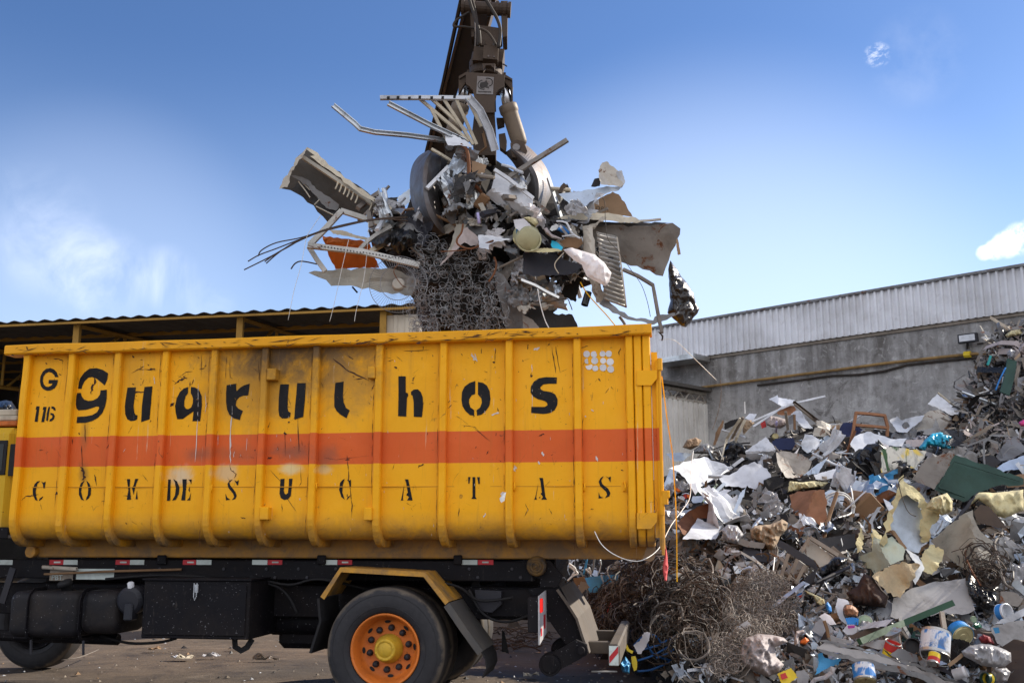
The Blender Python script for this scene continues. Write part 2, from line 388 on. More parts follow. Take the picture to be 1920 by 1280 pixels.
def concrete():
    m, nt, N, L, P = nodes('stained_concrete'); g = G(nt); co = g.coord(False)
    a = g.noise(co, .55, 7, .65, .4); b = g.noise(co, 3.2, 8, .7); st = g.noise(g.coord(False, (1, 1, .12)), 2.2, 7, .65, .3); x, y, z = g.sep(co)
    c = g.mix(g.mr(a, .38, .60), (.25, .243, .24), (.52, .51, .505)); c = g.mix(g.mr(b, .48, .68, 0, .65), c, (.13, .12, .11))
    top = g.mr(z, 4.2, 6.3, 0, 1); c = g.mix(g.math('MULTIPLY', g.mr(g.math('ADD', g.math('MULTIPLY', st, .5), g.math('MULTIPLY', a, .5)), .42, .58, .0, .8), g.math('ADD', g.math('MULTIPLY', top, .8), .25)), c, (.07, .06, .052))
    c = g.mix(g.mr(g.noise(co, 1.1, 9, .75, 1.), .595, .65, 0, .75), c, (.10, .092, .085)); c = g.mix(g.mr(g.noise(co, 12, 4), .68, .74, 0, .5), c, (.42, .41, .40))
    g.put(P.inputs['Base Color'], c); P.inputs['Roughness'].default_value = .9
    c = g.mix(g.mr(g.noise(co, 3.5, 8, .75, .8), .56, .62, 0, .35), c, (.60, .59, .58)); g.put(P.inputs['Base Color'], c); L.new(g.bump(b, .7, .05), P.inputs['Normal']); MATS['concrete'] = m
concrete()
mat('cladding', (.74, .75, .79), .5, 0, dirt=(.2, .17, .14), damt=.4, ds=.8, bump=0, spots=.2)
mat('shutter', (.70, .67, .62), .6, dirt=(.2, .16, .12), damt=.45, ds=.8, bump=.1)
mat('shed_yellow', (.32, .18, .035), .7, dirt=(.10, .055, .025), damt=.5, ds=1.5)
mat('roof_dark', (.085, .08, .078), .85, dirt=(.03, .027, .025), damt=.6, ds=1)
mat('shed_panel', (.62, .56, .46), .55, dirt=(.25, .17, .1), damt=.35, ds=1)
mat('soffit', (.10, .09, .08), .8)
# warehouse: the wall runs from WA (right, nearer) to WB (left corner, farther) and on
WA = Vector((12.63, 25, 0)); WD = Vector((-1933, 1867, 0)).normalized(); WN = Vector((-WD.y, WD.x, 0))      # WN points out of the building, to the yard
if WN.y > 0: WN = -WN
def wallpt(u, v, off=0.):
    r = ray(u, v); pl = WA + WN * off; t = (pl - Vector((0, 0, CAMZ))).dot(WN) / r.dot(WN); return Vector((0, 0, CAMZ)) + r * t
wh = thing('warehouse', 'grey stained concrete warehouse wall topped with pale ribbed metal cladding behind the scrap heap', 'warehouse', WA)
def on_wall(s, z, off=0.): return WA + WD * s + WN * off + Vector((0, 0, z))
def s_of(p): return (p - WA).dot(WD)
zb = (wallpt(1920, 582).z + wallpt(1600, 632).z) / 2; zt = (wallpt(1920, 502).z + wallpt(1600, 556).z) / 2
s_c = s_of(wallpt(1325, 740)); s_l = s_of(wallpt(1150, 700))
mb = MB()
lo, hi = -14, s_l + 3
z_op = wallpt(1323, 733).z
for (a, b, z0, z1) in ((lo, s_c, 0, zb + .3), (s_c, hi, z_op, zb + .3)):
    mb.prism([on_wall(a, z0), on_wall(b, z0), on_wall(b, z1), on_wall(a, z1)], -WN * .35)
mb.build('concrete_wall', 'concrete', wh)
mb = MB(); mb.prism([on_wall(s_c - 1, 0), on_wall(hi + 12, 0), on_wall(hi + 12, z_op + 1.1), on_wall(s_c - 1, z_op + 1.1)], -WN * .2); mb.v = [v - WN * 5 for v in mb.v]; mb.build('inner_wall', 'soffit', wh)
mb = MB(); corr(mb, on_wall(lo, zb, .09), on_wall(hi, zb, .09), (0, 0, zt - zb), .20, .075, WN); mb.build('cladding', 'cladding', wh)
mb = MB(); mb.box((0, 0, 0), (1, 1, 1)); mb = MB(); mb.prism([on_wall(lo, zt + .004, .2), on_wall(hi, zt + .004, .2), on_wall(hi, zt + .004, -.3), on_wall(lo, zt + .004, -.3)], (0, 0, .07)); mb.build('coping', 'grey_sheet', wh)
mb = MB(); mb.prism([on_wall(lo, zb - .09, .05), on_wall(hi, zb - .09, .05), on_wall(hi, zb - .09, .002), on_wall(lo, zb - .09, .002)], (0, 0, .085)); mb.build('flashing', 'grey_wood', wh)
# ledge canopy under the cladding at the left
p0, p1 = wallpt(1246, 690, .1), wallpt(1331, 678, .1); mb = MB()
mb.prism([p0, p1, p1 + Vector((0, 0, .16)), p0 + Vector((0, 0, .16))], WN * .9); mb.build('canopy', 'aluminium', wh)
# shutter wing standing square to the wall at its left end
cz = on_wall(s_c, 0, 0); wing = WN * 1.0
sh = thing('corrugated_gate', 'beige corrugated metal gate with lattice header at the left end of the concrete wall', 'gate', cz)
zs = z_op - .12; A = cz + Vector((0, 0, 0)); Bq = cz + WN * 4.6
mb = MB(); corr(mb, A, Bq, (0, 0, zs - .30), .26, .06, -WD * -1); mb.build('gate_sheet', 'shutter', sh)
mb = MB()
for zz in (zs - .27, zs + .02): mb.bar([A + Vector((0, 0, zz)) + WD * .05, Bq + Vector((0, 0, zz)) + WD * .05], .09, .07)
mb.build('header_rail', 'rusty_paint', sh)
mb = MB(); n = 16; pts = [A.lerp(Bq, i / n) + WD * .05 + Vector((0, 0, zs - .25 + (.24 if i % 2 else 0))) for i in range(n + 1)]
mb.bar(pts, .05, .04); mb.build('lattice', 'rusty_paint', sh)
mb = MB(); mb.prism([A + Vector((0, 0, zs + .08)) - WD * .2, Bq + Vector((0, 0, zs + .08)) - WD * .2, Bq + Vector((0, 0, zs + .22)) + WD * 1.0, A + Vector((0, 0, zs + .22)) + WD * 1.0], (0, 0, .1)); mb.build('soffit', 'soffit', sh)
# pipes on the wall
mb = MB(); q = [wallpt(u, v, .1) for (u, v) in ((1316, 726), (1400, 715), (1500, 702), (1560, 694.5), (1660, 681), (1760, 670), (1850, 661), (1960, 647))]
mb.tube(q, .042, 8); po = mb.build('wall_pipe', mat('pipe_ochre', (.26, .16, .06), .7, damt=.6), None); tag(po, 'long ochre pipe fixed level across the grey concrete wall', 'pipe')
mb = MB(); q = [wallpt(u, v, .06) for (u, v) in ((1420, 722), (1500, 712), (1560, 704), (1610, 702), (1655, 696), (1700, 684), (1760, 677), (1850, 668), (1960, 655))]
mb.tube(q, .03, 6); po = mb.build('wall_cable', 'hose', None); tag(po, 'thin dark sagging cable just below the ochre wall pipe', 'cable')
mb = MB(); c0 = wallpt(1814, 664.5, .12); mb.tube([wallpt(1808, 665, .1), wallpt(1820, 664, .1)], .085, 8); po = mb.build('pipe_coupling', 'yellow', None); tag(po, 'bright yellow sleeve on the ochre wall pipe', 'pipe sleeve')
# floodlight
fl = thing('floodlight', 'rectangular black floodlight with pale glass mounted on the concrete wall', 'floodlight', wallpt(1814, 634, .2))
mb = MB(); c = [wallpt(u, v, .34) for (u, v) in ((1796, 644), (1832, 639), (1830, 623), (1795, 627.5))]; mb.prism(c, -WN * .14); mb.build('housing', 'dark_metal', fl)
mb = MB(); c = [wallpt(u, v, .346) for (u, v) in ((1799, 641), (1828.5, 637), (1827, 625.5), (1798, 629.5))]; mb.prism(c, WN * .012); mb.build('glass', 'clean_white', fl)
mb = MB(); mb.bar([wallpt(1814, 642, .21), wallpt(1814, 652, .0)], .1, .03); mb.build('bracket', 'dark_metal', fl)
mb = MB(); mb.tube([wallpt(1832, 645, .08), wallpt(1860, 640, .03), wallpt(1900, 634, .03)], .025, 5); po = mb.build('lamp_cable', 'hose', None); tag(po, 'short cable running right from the floodlight', 'cable')
# ------------------------------------------------------------------ open shed on the left
SS = .198; SY0 = 21.5
SA = Vector((0, SY0, 0)); SX = Vector((1, -SS, 0)).normalized(); SN = Vector((SS, 1, 0)).normalized()
def shedpt(u, v, off=0.):
    r = ray(u, v); pl = SA + SN * off; t = (pl - Vector((0, 0, CAMZ))).dot(SN) / r.dot(SN); return Vector((0, 0, CAMZ)) + r * t
zE = (shedpt(40, 605).z + shedpt(700, 575).z) / 2; xE = (shedpt(790, 572) - SA).dot(SX); xL = -22
def sp(x, d, z): return SA + SX * x + SN * d + Vector((0, 0, z))
shed = thing('open_shed', 'open sided shed with corrugated roof and ochre steel trusses behind the yellow container', 'shed', sp(-6, 0, 0))
mb = MB(); slope = .06; D = 15
A, Bq = sp(xL, -.25, zE - .05), sp(xE, -.25, zE - .05); corr(mb, A, Bq, SN * D + Vector((0, 0, D * slope)), .40, .05, (0, 0, 1), shape='sin'); mb.build('roof', 'roof_dark', shed)
mb = MB(); mb.bar([sp(xL, -.2, zE - .11), sp(xE, -.2, zE - .11)], .06, .05, up=(0, 0, 1)); mb.build('eave_beam', 'shed_yellow', shed)
mb = MB()
mb.prism([sp(xL, D, 0), sp(xE, D, 0), sp(xE, D, zE + D * slope), sp(xL, D, zE + D * slope)], SN * .1)
mb.prism([sp(xL, 0, 0), sp(xL, D, 0), sp(xL, D, zE + D * slope), sp(xL, 0, zE)], SX * .1); mb.build('back_wall', 'roof_dark', shed)
for i, u in enumerate((-190, 145, 450, 718)):
    x = (shedpt(u, 610) - SA).dot(SX); mb = MB(); H = 1.15
    mb.bar([sp(x, .02, 0) if i == 0 else sp(x, .02, 3.2 if i < 3 else 0), sp(x, .02, zE - .12)], .14, .14, up=(1, 0, 0)); mb.build('post', 'shed_yellow', shed)
    mb = MB(); nb = 8; st = D / nb
    mb.bar([sp(x, .1, zE - .12), sp(x, D, zE + D * slope - .12)], .09, .09); mb.bar([sp(x, .1, zE - H), sp(x, D, zE + D * slope - H)], .09, .09)
    for j in range(nb):
        d0, d1 = .3 + j * st, .3 + (j + .8) * st
        if d1 > D: break
        mb.bar([sp(x, d0, zE + d0 * slope - H), sp(x, d1, zE + d1 * slope - .13)], .07, .05); mb.bar([sp(x, d1 + .2, zE + d1 * slope - .13), sp(x, d1 + .2, zE + d1 * slope - H)], .07, .05)
    mb.build('truss', 'shed_yellow', shed)
mb = MB()
for d in (2.2, 4.6, 7, 9.4, 11.8): mb.bar([sp(xL, d, zE + d * slope - .06), sp(xE, d, zE + d * slope - .06)], .06, .09, up=(0, 0, 1))
mb.build('purlins', 'shed_yellow', shed)
x0 = (shedpt(724, 600) - SA).dot(SX); mb = MB(); corr(mb, sp(x0, .05, 0), sp(xE, .05, 0), (0, 0, zE - .2), .25, .03, -SN); mb.build('wall_panel', 'shed_panel', shed)
mb = MB(); mb.bar([sp((shedpt(560, 600) - SA).dot(SX), .6, zE - 1.2), sp(x0, .6, zE - 1.02)], .07, .09, up=(0, 0, 1)); mb.build('tie_beam', 'shed_yellow', shed)
# ------------------------------------------------------------------ shape of the scrap heap
def smin(a, b, k): h = max(0, min(1, .5 + .5 * (b - a) / k)); return b * (1 - h) + a * h - k * h * (1 - h)
def heap(x, y):
    x0 = 1.5 - .55 * max(0, min(1, (y - 10.5) / 2.5))
    if y > 15.5: x0 -= .15 * (y - 15.5)
    l = 1.5 * math.sqrt(max(0, x - x0)); f = .42 * max(0, y - 9.25); f = min(f, 3.9 - .62 * (y - 18.2)) if y > 18.2 else f
    cap = 2.9 + .72 * math.exp(-((x - 5.0) / 1.15) ** 2); h = smin(smin(l, f, .35), cap, .3)
    d = math.hypot(x - 10.85, y - 18) / 4.6; c = 8.2 * (1 - d); h = max(h, min(c, 4.7)) if d < 1 else h
    if h <= .02: return 0. if h < 0 else h
    n = noise.noise(Vector((x * .9, y * .9, 2))) * .28 + noise.noise(Vector((x * 2.4, y * 2.4, 5))) * .14 + noise.noise(Vector((x * 6, y * 6, 9))) * .05
    return max(0, h + n * min(1, h / .6))
def hit(u, v, maxy=24):
    r = ray(u, v); y = 8.
    while y < maxy:
        t = y / r.y; x, z = r.x * t, CAMZ + r.z * t
        if z < heap(x, y): return y
        y += .04
    return None
def hity(u, v):
    for dv in range(0, 160, 3):
        y = hit(u, v + dv)
        if y: return y
    return 17.5
hv = []; hf = []; nx, ny = 118, 130; X0, X1, Y0_, Y1_ = -2.0, 15.5, 8.3, 24.5
for j in range(ny + 1):
    for i in range(nx + 1):
        x, y = X0 + (X1 - X0) * i / nx, Y0_ + (Y1_ - Y0_) * j / ny; h = heap(x, y); hv.append((x, y, h if h > .01 else -.06))
for j in range(ny):
    for i in range(nx): q = j * (nx + 1) + i; hf.append((q, q + 1, q + nx + 2, q + nx + 1))
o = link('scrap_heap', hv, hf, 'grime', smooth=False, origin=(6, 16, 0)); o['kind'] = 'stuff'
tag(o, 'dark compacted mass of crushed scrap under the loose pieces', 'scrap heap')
# ------------------------------------------------------------------ painted steel of the container
def paint(name, yellow, stripe=True, grime=1.0):
    m, nt, N, L, P = nodes(name); g = G(nt); co = g.coord(False); x, y, z = g.sep(co)
    n_lo = g.noise(co, 1.1, 5, .6, .3); n_mid = g.noise(co, 5, 8, .7, .4); n_hi = g.noise(co, 30, 6, .7); st = g.noise(g.coord(False, (9, 9, .55)), 2.2, 6, .65, .4)
    c = g.mix(g.mr(n_lo, .3, .7), tuple(q * .9 for q in yellow), yellow)
    c = g.mix(g.mr(n_mid, .5, .8, 0, .3), c, (yellow[0] * .8, yellow[1] * .66, yellow[2]))
    if stripe:
        jit = g.math('MULTIPLY', g.math('SUBTRACT', n_mid, .5), .006); zz = g.math('ADD', z, jit); zz = g.math('ADD', zz, g.math('MULTIPLY', x, STRIPE[2]))
        band = g.math('MULTIPLY', g.mr(zz, STRIPE[0] - .003, STRIPE[0] + .003), g.mr(zz, STRIPE[1] - .003, STRIPE[1] + .003, 1, 0))
        c = g.mix(band, c, g.mix(g.mr(n_lo, .3, .7), (.60, .095, .014), (.70, .125, .02)))
    if grime:
        def patch(px, py, rx, rz, amt, colr, soft=.75, nn=n_mid):
            cx, cz_ = tl(px, py); a = g.math('DIVIDE', g.math('SUBTRACT', x, cx), rx); b = g.math('DIVIDE', g.math('SUBTRACT', z, cz_), rz)
            d = g.math('SQRT', g.math('ADD', g.math('MULTIPLY', a, a), g.math('MULTIPLY', b, b))); d = g.math('ADD', d, g.math('MULTIPLY', g.math('SUBTRACT', nn, .5), 1.5))
            return g.mix(g.mr(d, 1 - soft, 1., amt, 0, True), c, colr)
        c = patch(480, 720, .85, .50, .6, (.26, .14, .03), .9); c = patch(560, 650, 1.05, .40, .95, (.075, .045, .022), .9); c = patch(650, 710, .5, .42, .6, (.24, .13, .035), .9); c = patch(250, 690, .3, .3, .3, (.3, .16, .03), .9)
        c = patch(340, 890, .16, .11, .7, (.62, .55, .42)); c = patch(425, 885, .14, .10, .55, (.55, .47, .35)); c = patch(545, 880, .15, .07, .7, (.70, .62, .36)); c = patch(610, 880, .1, .05, .5, (.66, .58, .36))
        c = patch(375, 852, .2, .09, .5, (.13, .07, .05), 1.); c = patch(540, 846, .3, .11, .6, (.11, .07, .055), 1.); c = patch(615, 855, .16, .16, .5, (.13, .08, .06), 1.); c = patch(440, 850, .3, .1, .4, (.16, .08, .05), 1.)
        c = patch(157, 890, .07, .14, .6, (.17, .09, .03)); c = patch(160, 815, .06, .22, .45, (.2, .1, .03), .9, st)
    c = g.mix(g.mr(st, .55, .72, 0, .22), c, (.28, .13, .025)); c = g.mix(g.mr(g.noise(g.coord(False, (14, 14, .7), rot=(0, .05, 0)), 1.7, 5, .7), .66, .70, 0, .5), c, (.66, .52, .34))
    zf = g.mr(z, ZBOT - .02, ZBOT + .24, 1, 0); c = g.mix(g.math('MULTIPLY', zf, g.mr(n_mid, .3, .62, .2, .95)), c, (.17, .115, .065))
    chip = g.math('MULTIPLY', g.mr(n_hi, .66, .69), g.mr(n_lo, .45, .55)); c = g.mix(chip, c, (.055, .022, .015))
    ch2 = g.mr(g.noise(g.coord(False, (1, 1, .45)), 11, 7, .74, .9), .69, .715); c = g.mix(g.math('MULTIPLY', ch2, .9), c, (.05, .02, .012))
    lin = g.mr(g.math('ABSOLUTE', g.math('SUBTRACT', g.noise(g.coord(False, (1, 1, .4), rot=(0, .5, 0)), 2.6, 2, .5, 1.2), .5)), .0, .0022, 1, 0)
    c = g.mix(g.math('MULTIPLY', lin, g.mr(n_mid, .5, .6, 0, .75)), c, (.09, .04, .02))
    g.put(P.inputs['Base Color'], c); g.put(P.inputs['Roughness'], g.mr(n_mid, .35, .7, .5, .7)); P.inputs['Specular IOR Level'].default_value = .3
    L.new(g.bump(g.math('ADD', g.math('MULTIPLY', n_mid, .6), g.math('MULTIPLY', n_lo, 2.2)), .22, .02), P.inputs['Normal']); MATS[name] = m
xl, _ = tl(44, 800); xr, zr = tl(1204, 800)
def zat(pL, pR):                                     # height as a line through two traced photo points on the side panel
    (a, za), (b, zb_) = tl(*pL), tl(*pR); return lambda x: za + (zb_ - za) * (x - a) / (b - a)
z_top = zat((24, 651), (1221, 612)); z_s1 = zat((35, 820), (1225, 803)); z_s0 = zat((30, 876), (1225, 864))
sl_ = (z_s1(1) - z_s1(-4)) / 5
STRIPE = (z_s0(-1.5) + sl_ * 1.5, z_s1(-1.5) + sl_ * 1.5, -sl_)
ZBOT = tl(800, 1012)[1]
ZT = z_top(-1.6)
YEL = (.90, .42, .003)
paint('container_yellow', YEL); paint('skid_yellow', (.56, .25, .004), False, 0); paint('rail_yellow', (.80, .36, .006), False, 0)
cont = thing('waste_container', 'long battered yellow steel scrap container with an orange stripe and black stencilled lettering', 'scrap container', T0, frame=TROT)
X_L, X_R = tl(34, 850)[0], tl(1217, 850)[0]; RB = .17; WID = 2.45
def prof(out=0., n=7):
    """side profile (y, z) from the top down, round the lower edge and under the floor; out = offset outward"""
    p = [(-out, ZT - .03)]
    for i in range(1, 12): p.append((-out, ZT - .03 + (ZBOT + RB - ZT + .03) * i / 12))
    for i in range(n + 1):
        a = math.pi / 2 * i / n; p.append((RB - (RB + out) * math.cos(a), ZBOT + RB - (RB + out) * math.sin(a)))
    return p
pf = prof(); pf2 = pf + [(1.0, ZBOT)]
nxp = 110; vs = []; fs = []; m = len(pf2)
for i in range(nxp + 1):
    x = X_L + (X_R - X_L) * i / nxp
    for (y, z) in pf2:
        w = .5 + .5 * math.cos((z - 2.3) * 1.6) if y < .01 else .3
        d = (noise.noise(Vector((x * 1.6, z * 1.4, 1.5))) * .022 + noise.noise(Vector((x * 4.2, z * 4, 7))) * .009) * w
        vs.append((x, y + d, z))
for i in range(nxp):
    for j in range(m - 1): q = i * m + j; fs.append((q, q + m, q + m + 1, q + 1))
# inner skin, floor, far side and head board so that the box is a real open box
o = link('side_panel', vs, fs, 'container_yellow', cont, smooth=True)
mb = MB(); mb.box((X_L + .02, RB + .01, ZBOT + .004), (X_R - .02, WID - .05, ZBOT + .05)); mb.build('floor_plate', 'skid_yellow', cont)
mb = MB(); mb.box((X_L, WID - .04, ZBOT), (X_R, WID, ZT - .05)); mb.build('far_side_panel', 'container_yellow', cont)
mb = MB(); mb.box((X_L - .04, .02, ZBOT + .1), (X_L, WID, ZT - .05)); mb.build('head_board', 'container_yellow', cont)
mb = MB(); mb.box((X_L + .03, .032, ZBOT + RB + .02), (X_R - .03, .044, ZT - .05)); mb.build('inner_skin', 'rusty_paint', cont)
xT0, xT1 = tl(22, 660)[0], tl(1222, 622)[0]
def tilt(vs): return [Vector((v[0], v[1], v[2] + (z_top(v[0]) - ZT))) for v in vs]
mb = MB(); n = 60; hh = .088
for i in range(n + 1):
    x = xT0 + (xT1 - xT0) * i / n; dz = noise.noise(Vector((x * 1.3, 0, 4))) * .008; dy = noise.noise(Vector((x * 2, 3, 4))) * .008
    y0, y1, b = -.105 + dy, .06, .012
    mb.v += tilt([(x, y0, ZT - hh + b + dz), (x, y0, ZT - b + dz), (x, y0 + b, ZT + dz), (x, y1, ZT + dz), (x, y1, ZT - hh + dz), (x, y0 + b, ZT - hh + dz)])
for i in range(n):
    for j in range(6): q = i * 6; mb.f.append((q + j, q + 6 + j, q + 6 + (j + 1) % 6, q + (j + 1) % 6)); mb.mi.append(0)
mb.f += [tuple(range(6)), tuple(range(n * 6, n * 6 + 6))[::-1]]; mb.mi += [0, 0]
mb.build('top_rail', 'rail_yellow', cont)
mb = MB(); mb.box((xT0, WID - .06, ZT - .09), (xT1, WID + .09, ZT)); mb.build('far_top_rail', 'rail_yellow', cont)
# ribs
def rib(ua, ub, v, name='rib', out=.062, wob=.012, pfx=None, seed=0):
    xa, xb = tl(ua, v, -out)[0], tl(ub, v, -out)[0]; po = prof(out); po = [p for p in po] + [(.42, ZBOT - out)]; pi_ = prof(-.012) + [(.42, ZBOT + .0)]
    vs = []; k = len(po); ch = .008
    for i in range(k):
        w = wob * noise.noise(Vector((i * .4, seed * 3.1, 0))); (yo, zo), (yi, zi) = po[i], pi_[i]
        zo2 = zo if i else z_top((xa + xb) / 2) - .06
        yb, zb2 = yo + (yi - yo) * .16, zo2 + (zi - zo2) * .16
        vs += [(xa, yi, zi if i else zo2), (xa, yb + w, zb2), (xa + ch, yo + w, zo2), (xb - ch, yo + w, zo2), (xb, yb + w, zb2), (xb, yi, zi if i else zo2)]
    fs = [(i * 6 + j, i * 6 + j + 1, (i + 1) * 6 + j + 1, (i + 1) * 6 + j) for i in range(k - 1) for j in range(5)] + [tuple(range(6))]
    return link(name, vs, fs, 'container_yellow', cont)
RIBS = [(42.5, 55), (127.5, 140), (215, 227), (304, 316), (395, 407.5), (490, 502.5), (586, 599), (704, 718), (824, 838), (947, 961), (1074.5, 1089), (1172, 1186)]
for i, (a, b) in enumerate(RIBS): rib(a, b, 672 - i * 1.5, seed=i)
for (a, b) in ((1187.6, 1202.4), (1204, 1219)): rib(a, b, 655, 'door_post', out=.055)
def sidebox(name, u0, v0, u1, v1, out, dep, m='container_yellow', bev=.006, par=None):
    (x0, z0), (x1, z1) = tl(u0, v1, -out), tl(u1, v0, -out); mb = MB(); mb.box((x0, -out, z0), (x1, -out + dep, z1), bev=bev); return mb.build(name, m, par or cont)
for (a, b, c, d) in ((499, 690, 517, 712), (688, 687, 703, 709), (486, 950, 503, 974), (681, 951, 697, 975)): sidebox('hook_lug', a, b, c, d, .085, .095)
# rear door edge, hinges and latch
x0 = tl(1222.5, 800)[0]; x1 = tl(1231, 800)[0]
mb = MB(); mb.box((x0 + .006, -.02, ZBOT + .02), (x1 + .02, WID - .02, z_top(x1) - .22)); mb.build('rear_door', 'container_yellow', cont)
mb = MB(); xa, xb = tl(1231.5, 800, -.05)[0], tl(1237, 800, -.05)[0]; mb.box((xa, -.055, tl(1234, 1030)[1]), (xb + .02, .03, tl(1234, 676)[1]), bev=.008); mb.build('door_frame', 'container_yellow', cont)
for (v0, v1, fl) in ((694, 722, 1), (961, 991, 1)):
    pts = [(1194, v0), (1232, v0), (1232, v0 + (v1 - v0) * .55), (1221, v1), (1194, v1)]; mb = MB(); loop = [(tl(u, v, -.075)[0], -.075, tl(u, v, -.075)[1]) for (u, v) in pts]; mb.prism(loop, (0, .02, 0)); mb.build('hinge_plate', 'container_yellow', cont)
for (u, v0, v1, r) in ((1236.5, 672, 694, .022), (1236.5, 694, 1040, .012), (1241, 930, 965, .02), (1246, 920, 945, .028)):
    (a, za), (b, zb_) = tl(u, v0, -.06), tl(u + (v1 - v0) * .02, v1, -.06); mb = MB(); mb.tube([(a, -.06, za), (b, -.06, zb_)], r, 10); mb.build('hinge_rod', 'rail_yellow', cont)
sidebox('latch_block', 1240, 919, 1256, 933, .07, .06)
# rings for the tarp ropes
for (u, v) in ((33, 925), (122, 930), (208, 928), (300, 915), (398, 915), (492, 918), (594, 912), (713, 912), (965, 912), (1096, 913), (1172, 912)):
    x, z = tl(u, v, -.02); mb = MB(); mb.tube([(x - .012, -.004, z + .035), (x, -.035, z + .028), (x + .004, -.042, z), (x, -.035, z - .028), (x - .012, -.004, z - .035)], .007, 6); mb.build('rope_ring', 'container_yellow', cont, smooth=True)
mb = MB(); xa, xb = tl(60, 913)[0], tl(1170, 911)[0]; k = 60
for i in range(k):
    xA, xB = xa + (xb - xa) * i / k, xa + (xb - xa) * (i + 1) / k; za = zat((60, 913), (1170, 911))
    mb.bar([(xA, .001, za(xA)), (xB, .001, za(xB))], .006, .009, up=(0, -1, 0))
mb.build('weld_seam', 'skid_yellow', cont)
# skid under the floor
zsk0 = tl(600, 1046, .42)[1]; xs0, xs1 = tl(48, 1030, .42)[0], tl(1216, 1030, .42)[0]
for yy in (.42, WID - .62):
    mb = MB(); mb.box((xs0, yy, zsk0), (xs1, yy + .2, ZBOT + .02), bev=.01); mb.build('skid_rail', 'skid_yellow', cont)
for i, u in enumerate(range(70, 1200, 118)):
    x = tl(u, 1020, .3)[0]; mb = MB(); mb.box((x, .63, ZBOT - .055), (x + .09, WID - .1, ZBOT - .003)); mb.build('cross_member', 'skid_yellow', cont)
x, z = tl(61, 1038, .4); mb = MB(); mb.lathe([(0, 0), (.05, 0), (.055, .012), (.055, .06), (0, .06)], (x, .36, z + .02), (0, 1, 0), 20); mb.build('skid_roller', 'rail_yellow', cont)
# ------------------------------------------------------------------ stencilled writing: outlines on the side panel
Z1 = (50, 670, 9.846); Z2 = (220, 690, 10.667); Z3 = (410, 690, 10.667); Z4 = (600, 690, 9.143); Z5 = (850, 690, 8.727); Z6 = (40, 870, 5.818); Z7 = (400, 870, 4.923); Z8 = (850, 870, 4.923)
m, nt, N, L, P = nodes('stencil_black'); g = G(nt); co = g.coord(False); nn = g.noise(co, 9, 8, .7, .3); sc_ = g.noise(g.coord(False, (10, 10, .6)), 3, 5, .7)
c = g.mix(g.mr(nn, .35, .7), (.005, .005, .006), (.013, .0125, .016)); c = g.mix(g.mr(g.noise(co, 40, 6, .7), .66, .69, 0, .9), c, (.30, .15, .02)); c = g.mix(g.mr(sc_, .68, .72, 0, .45), c, (.25, .27, .32))
g.put(P.inputs['Base Color'], c); P.inputs['Roughness'].default_value = .6; P.inputs['Specular IOR Level'].default_value = .2; MATS['stencil_black'] = m
def sidepanel_y(x, z):
    w = .5 + .5 * math.cos((z - 2.3) * 1.6); return (noise.noise(Vector((x * 1.6, z * 1.4, 1.5))) * .022 + noise.noise(Vector((x * 4.2, z * 4, 7))) * .009) * w
def decal(name, Z, pts, m, par, lift=.004, nin=40, th=.002, yfn=sidepanel_y, y0=0.):
    p2 = [tl(u, v, y0) for (u, v) in zc(Z, pts)]; p, t, e = triang(p2, nin)
    fr = [Vector((x, y0 + (yfn(x, z) if yfn else 0) - lift, z)) for (x, z) in p]; bk = [q + Vector((0, th, 0)) for q in fr]; v, f = shellmesh(fr, bk, t); return link(name, v, f, m, par)
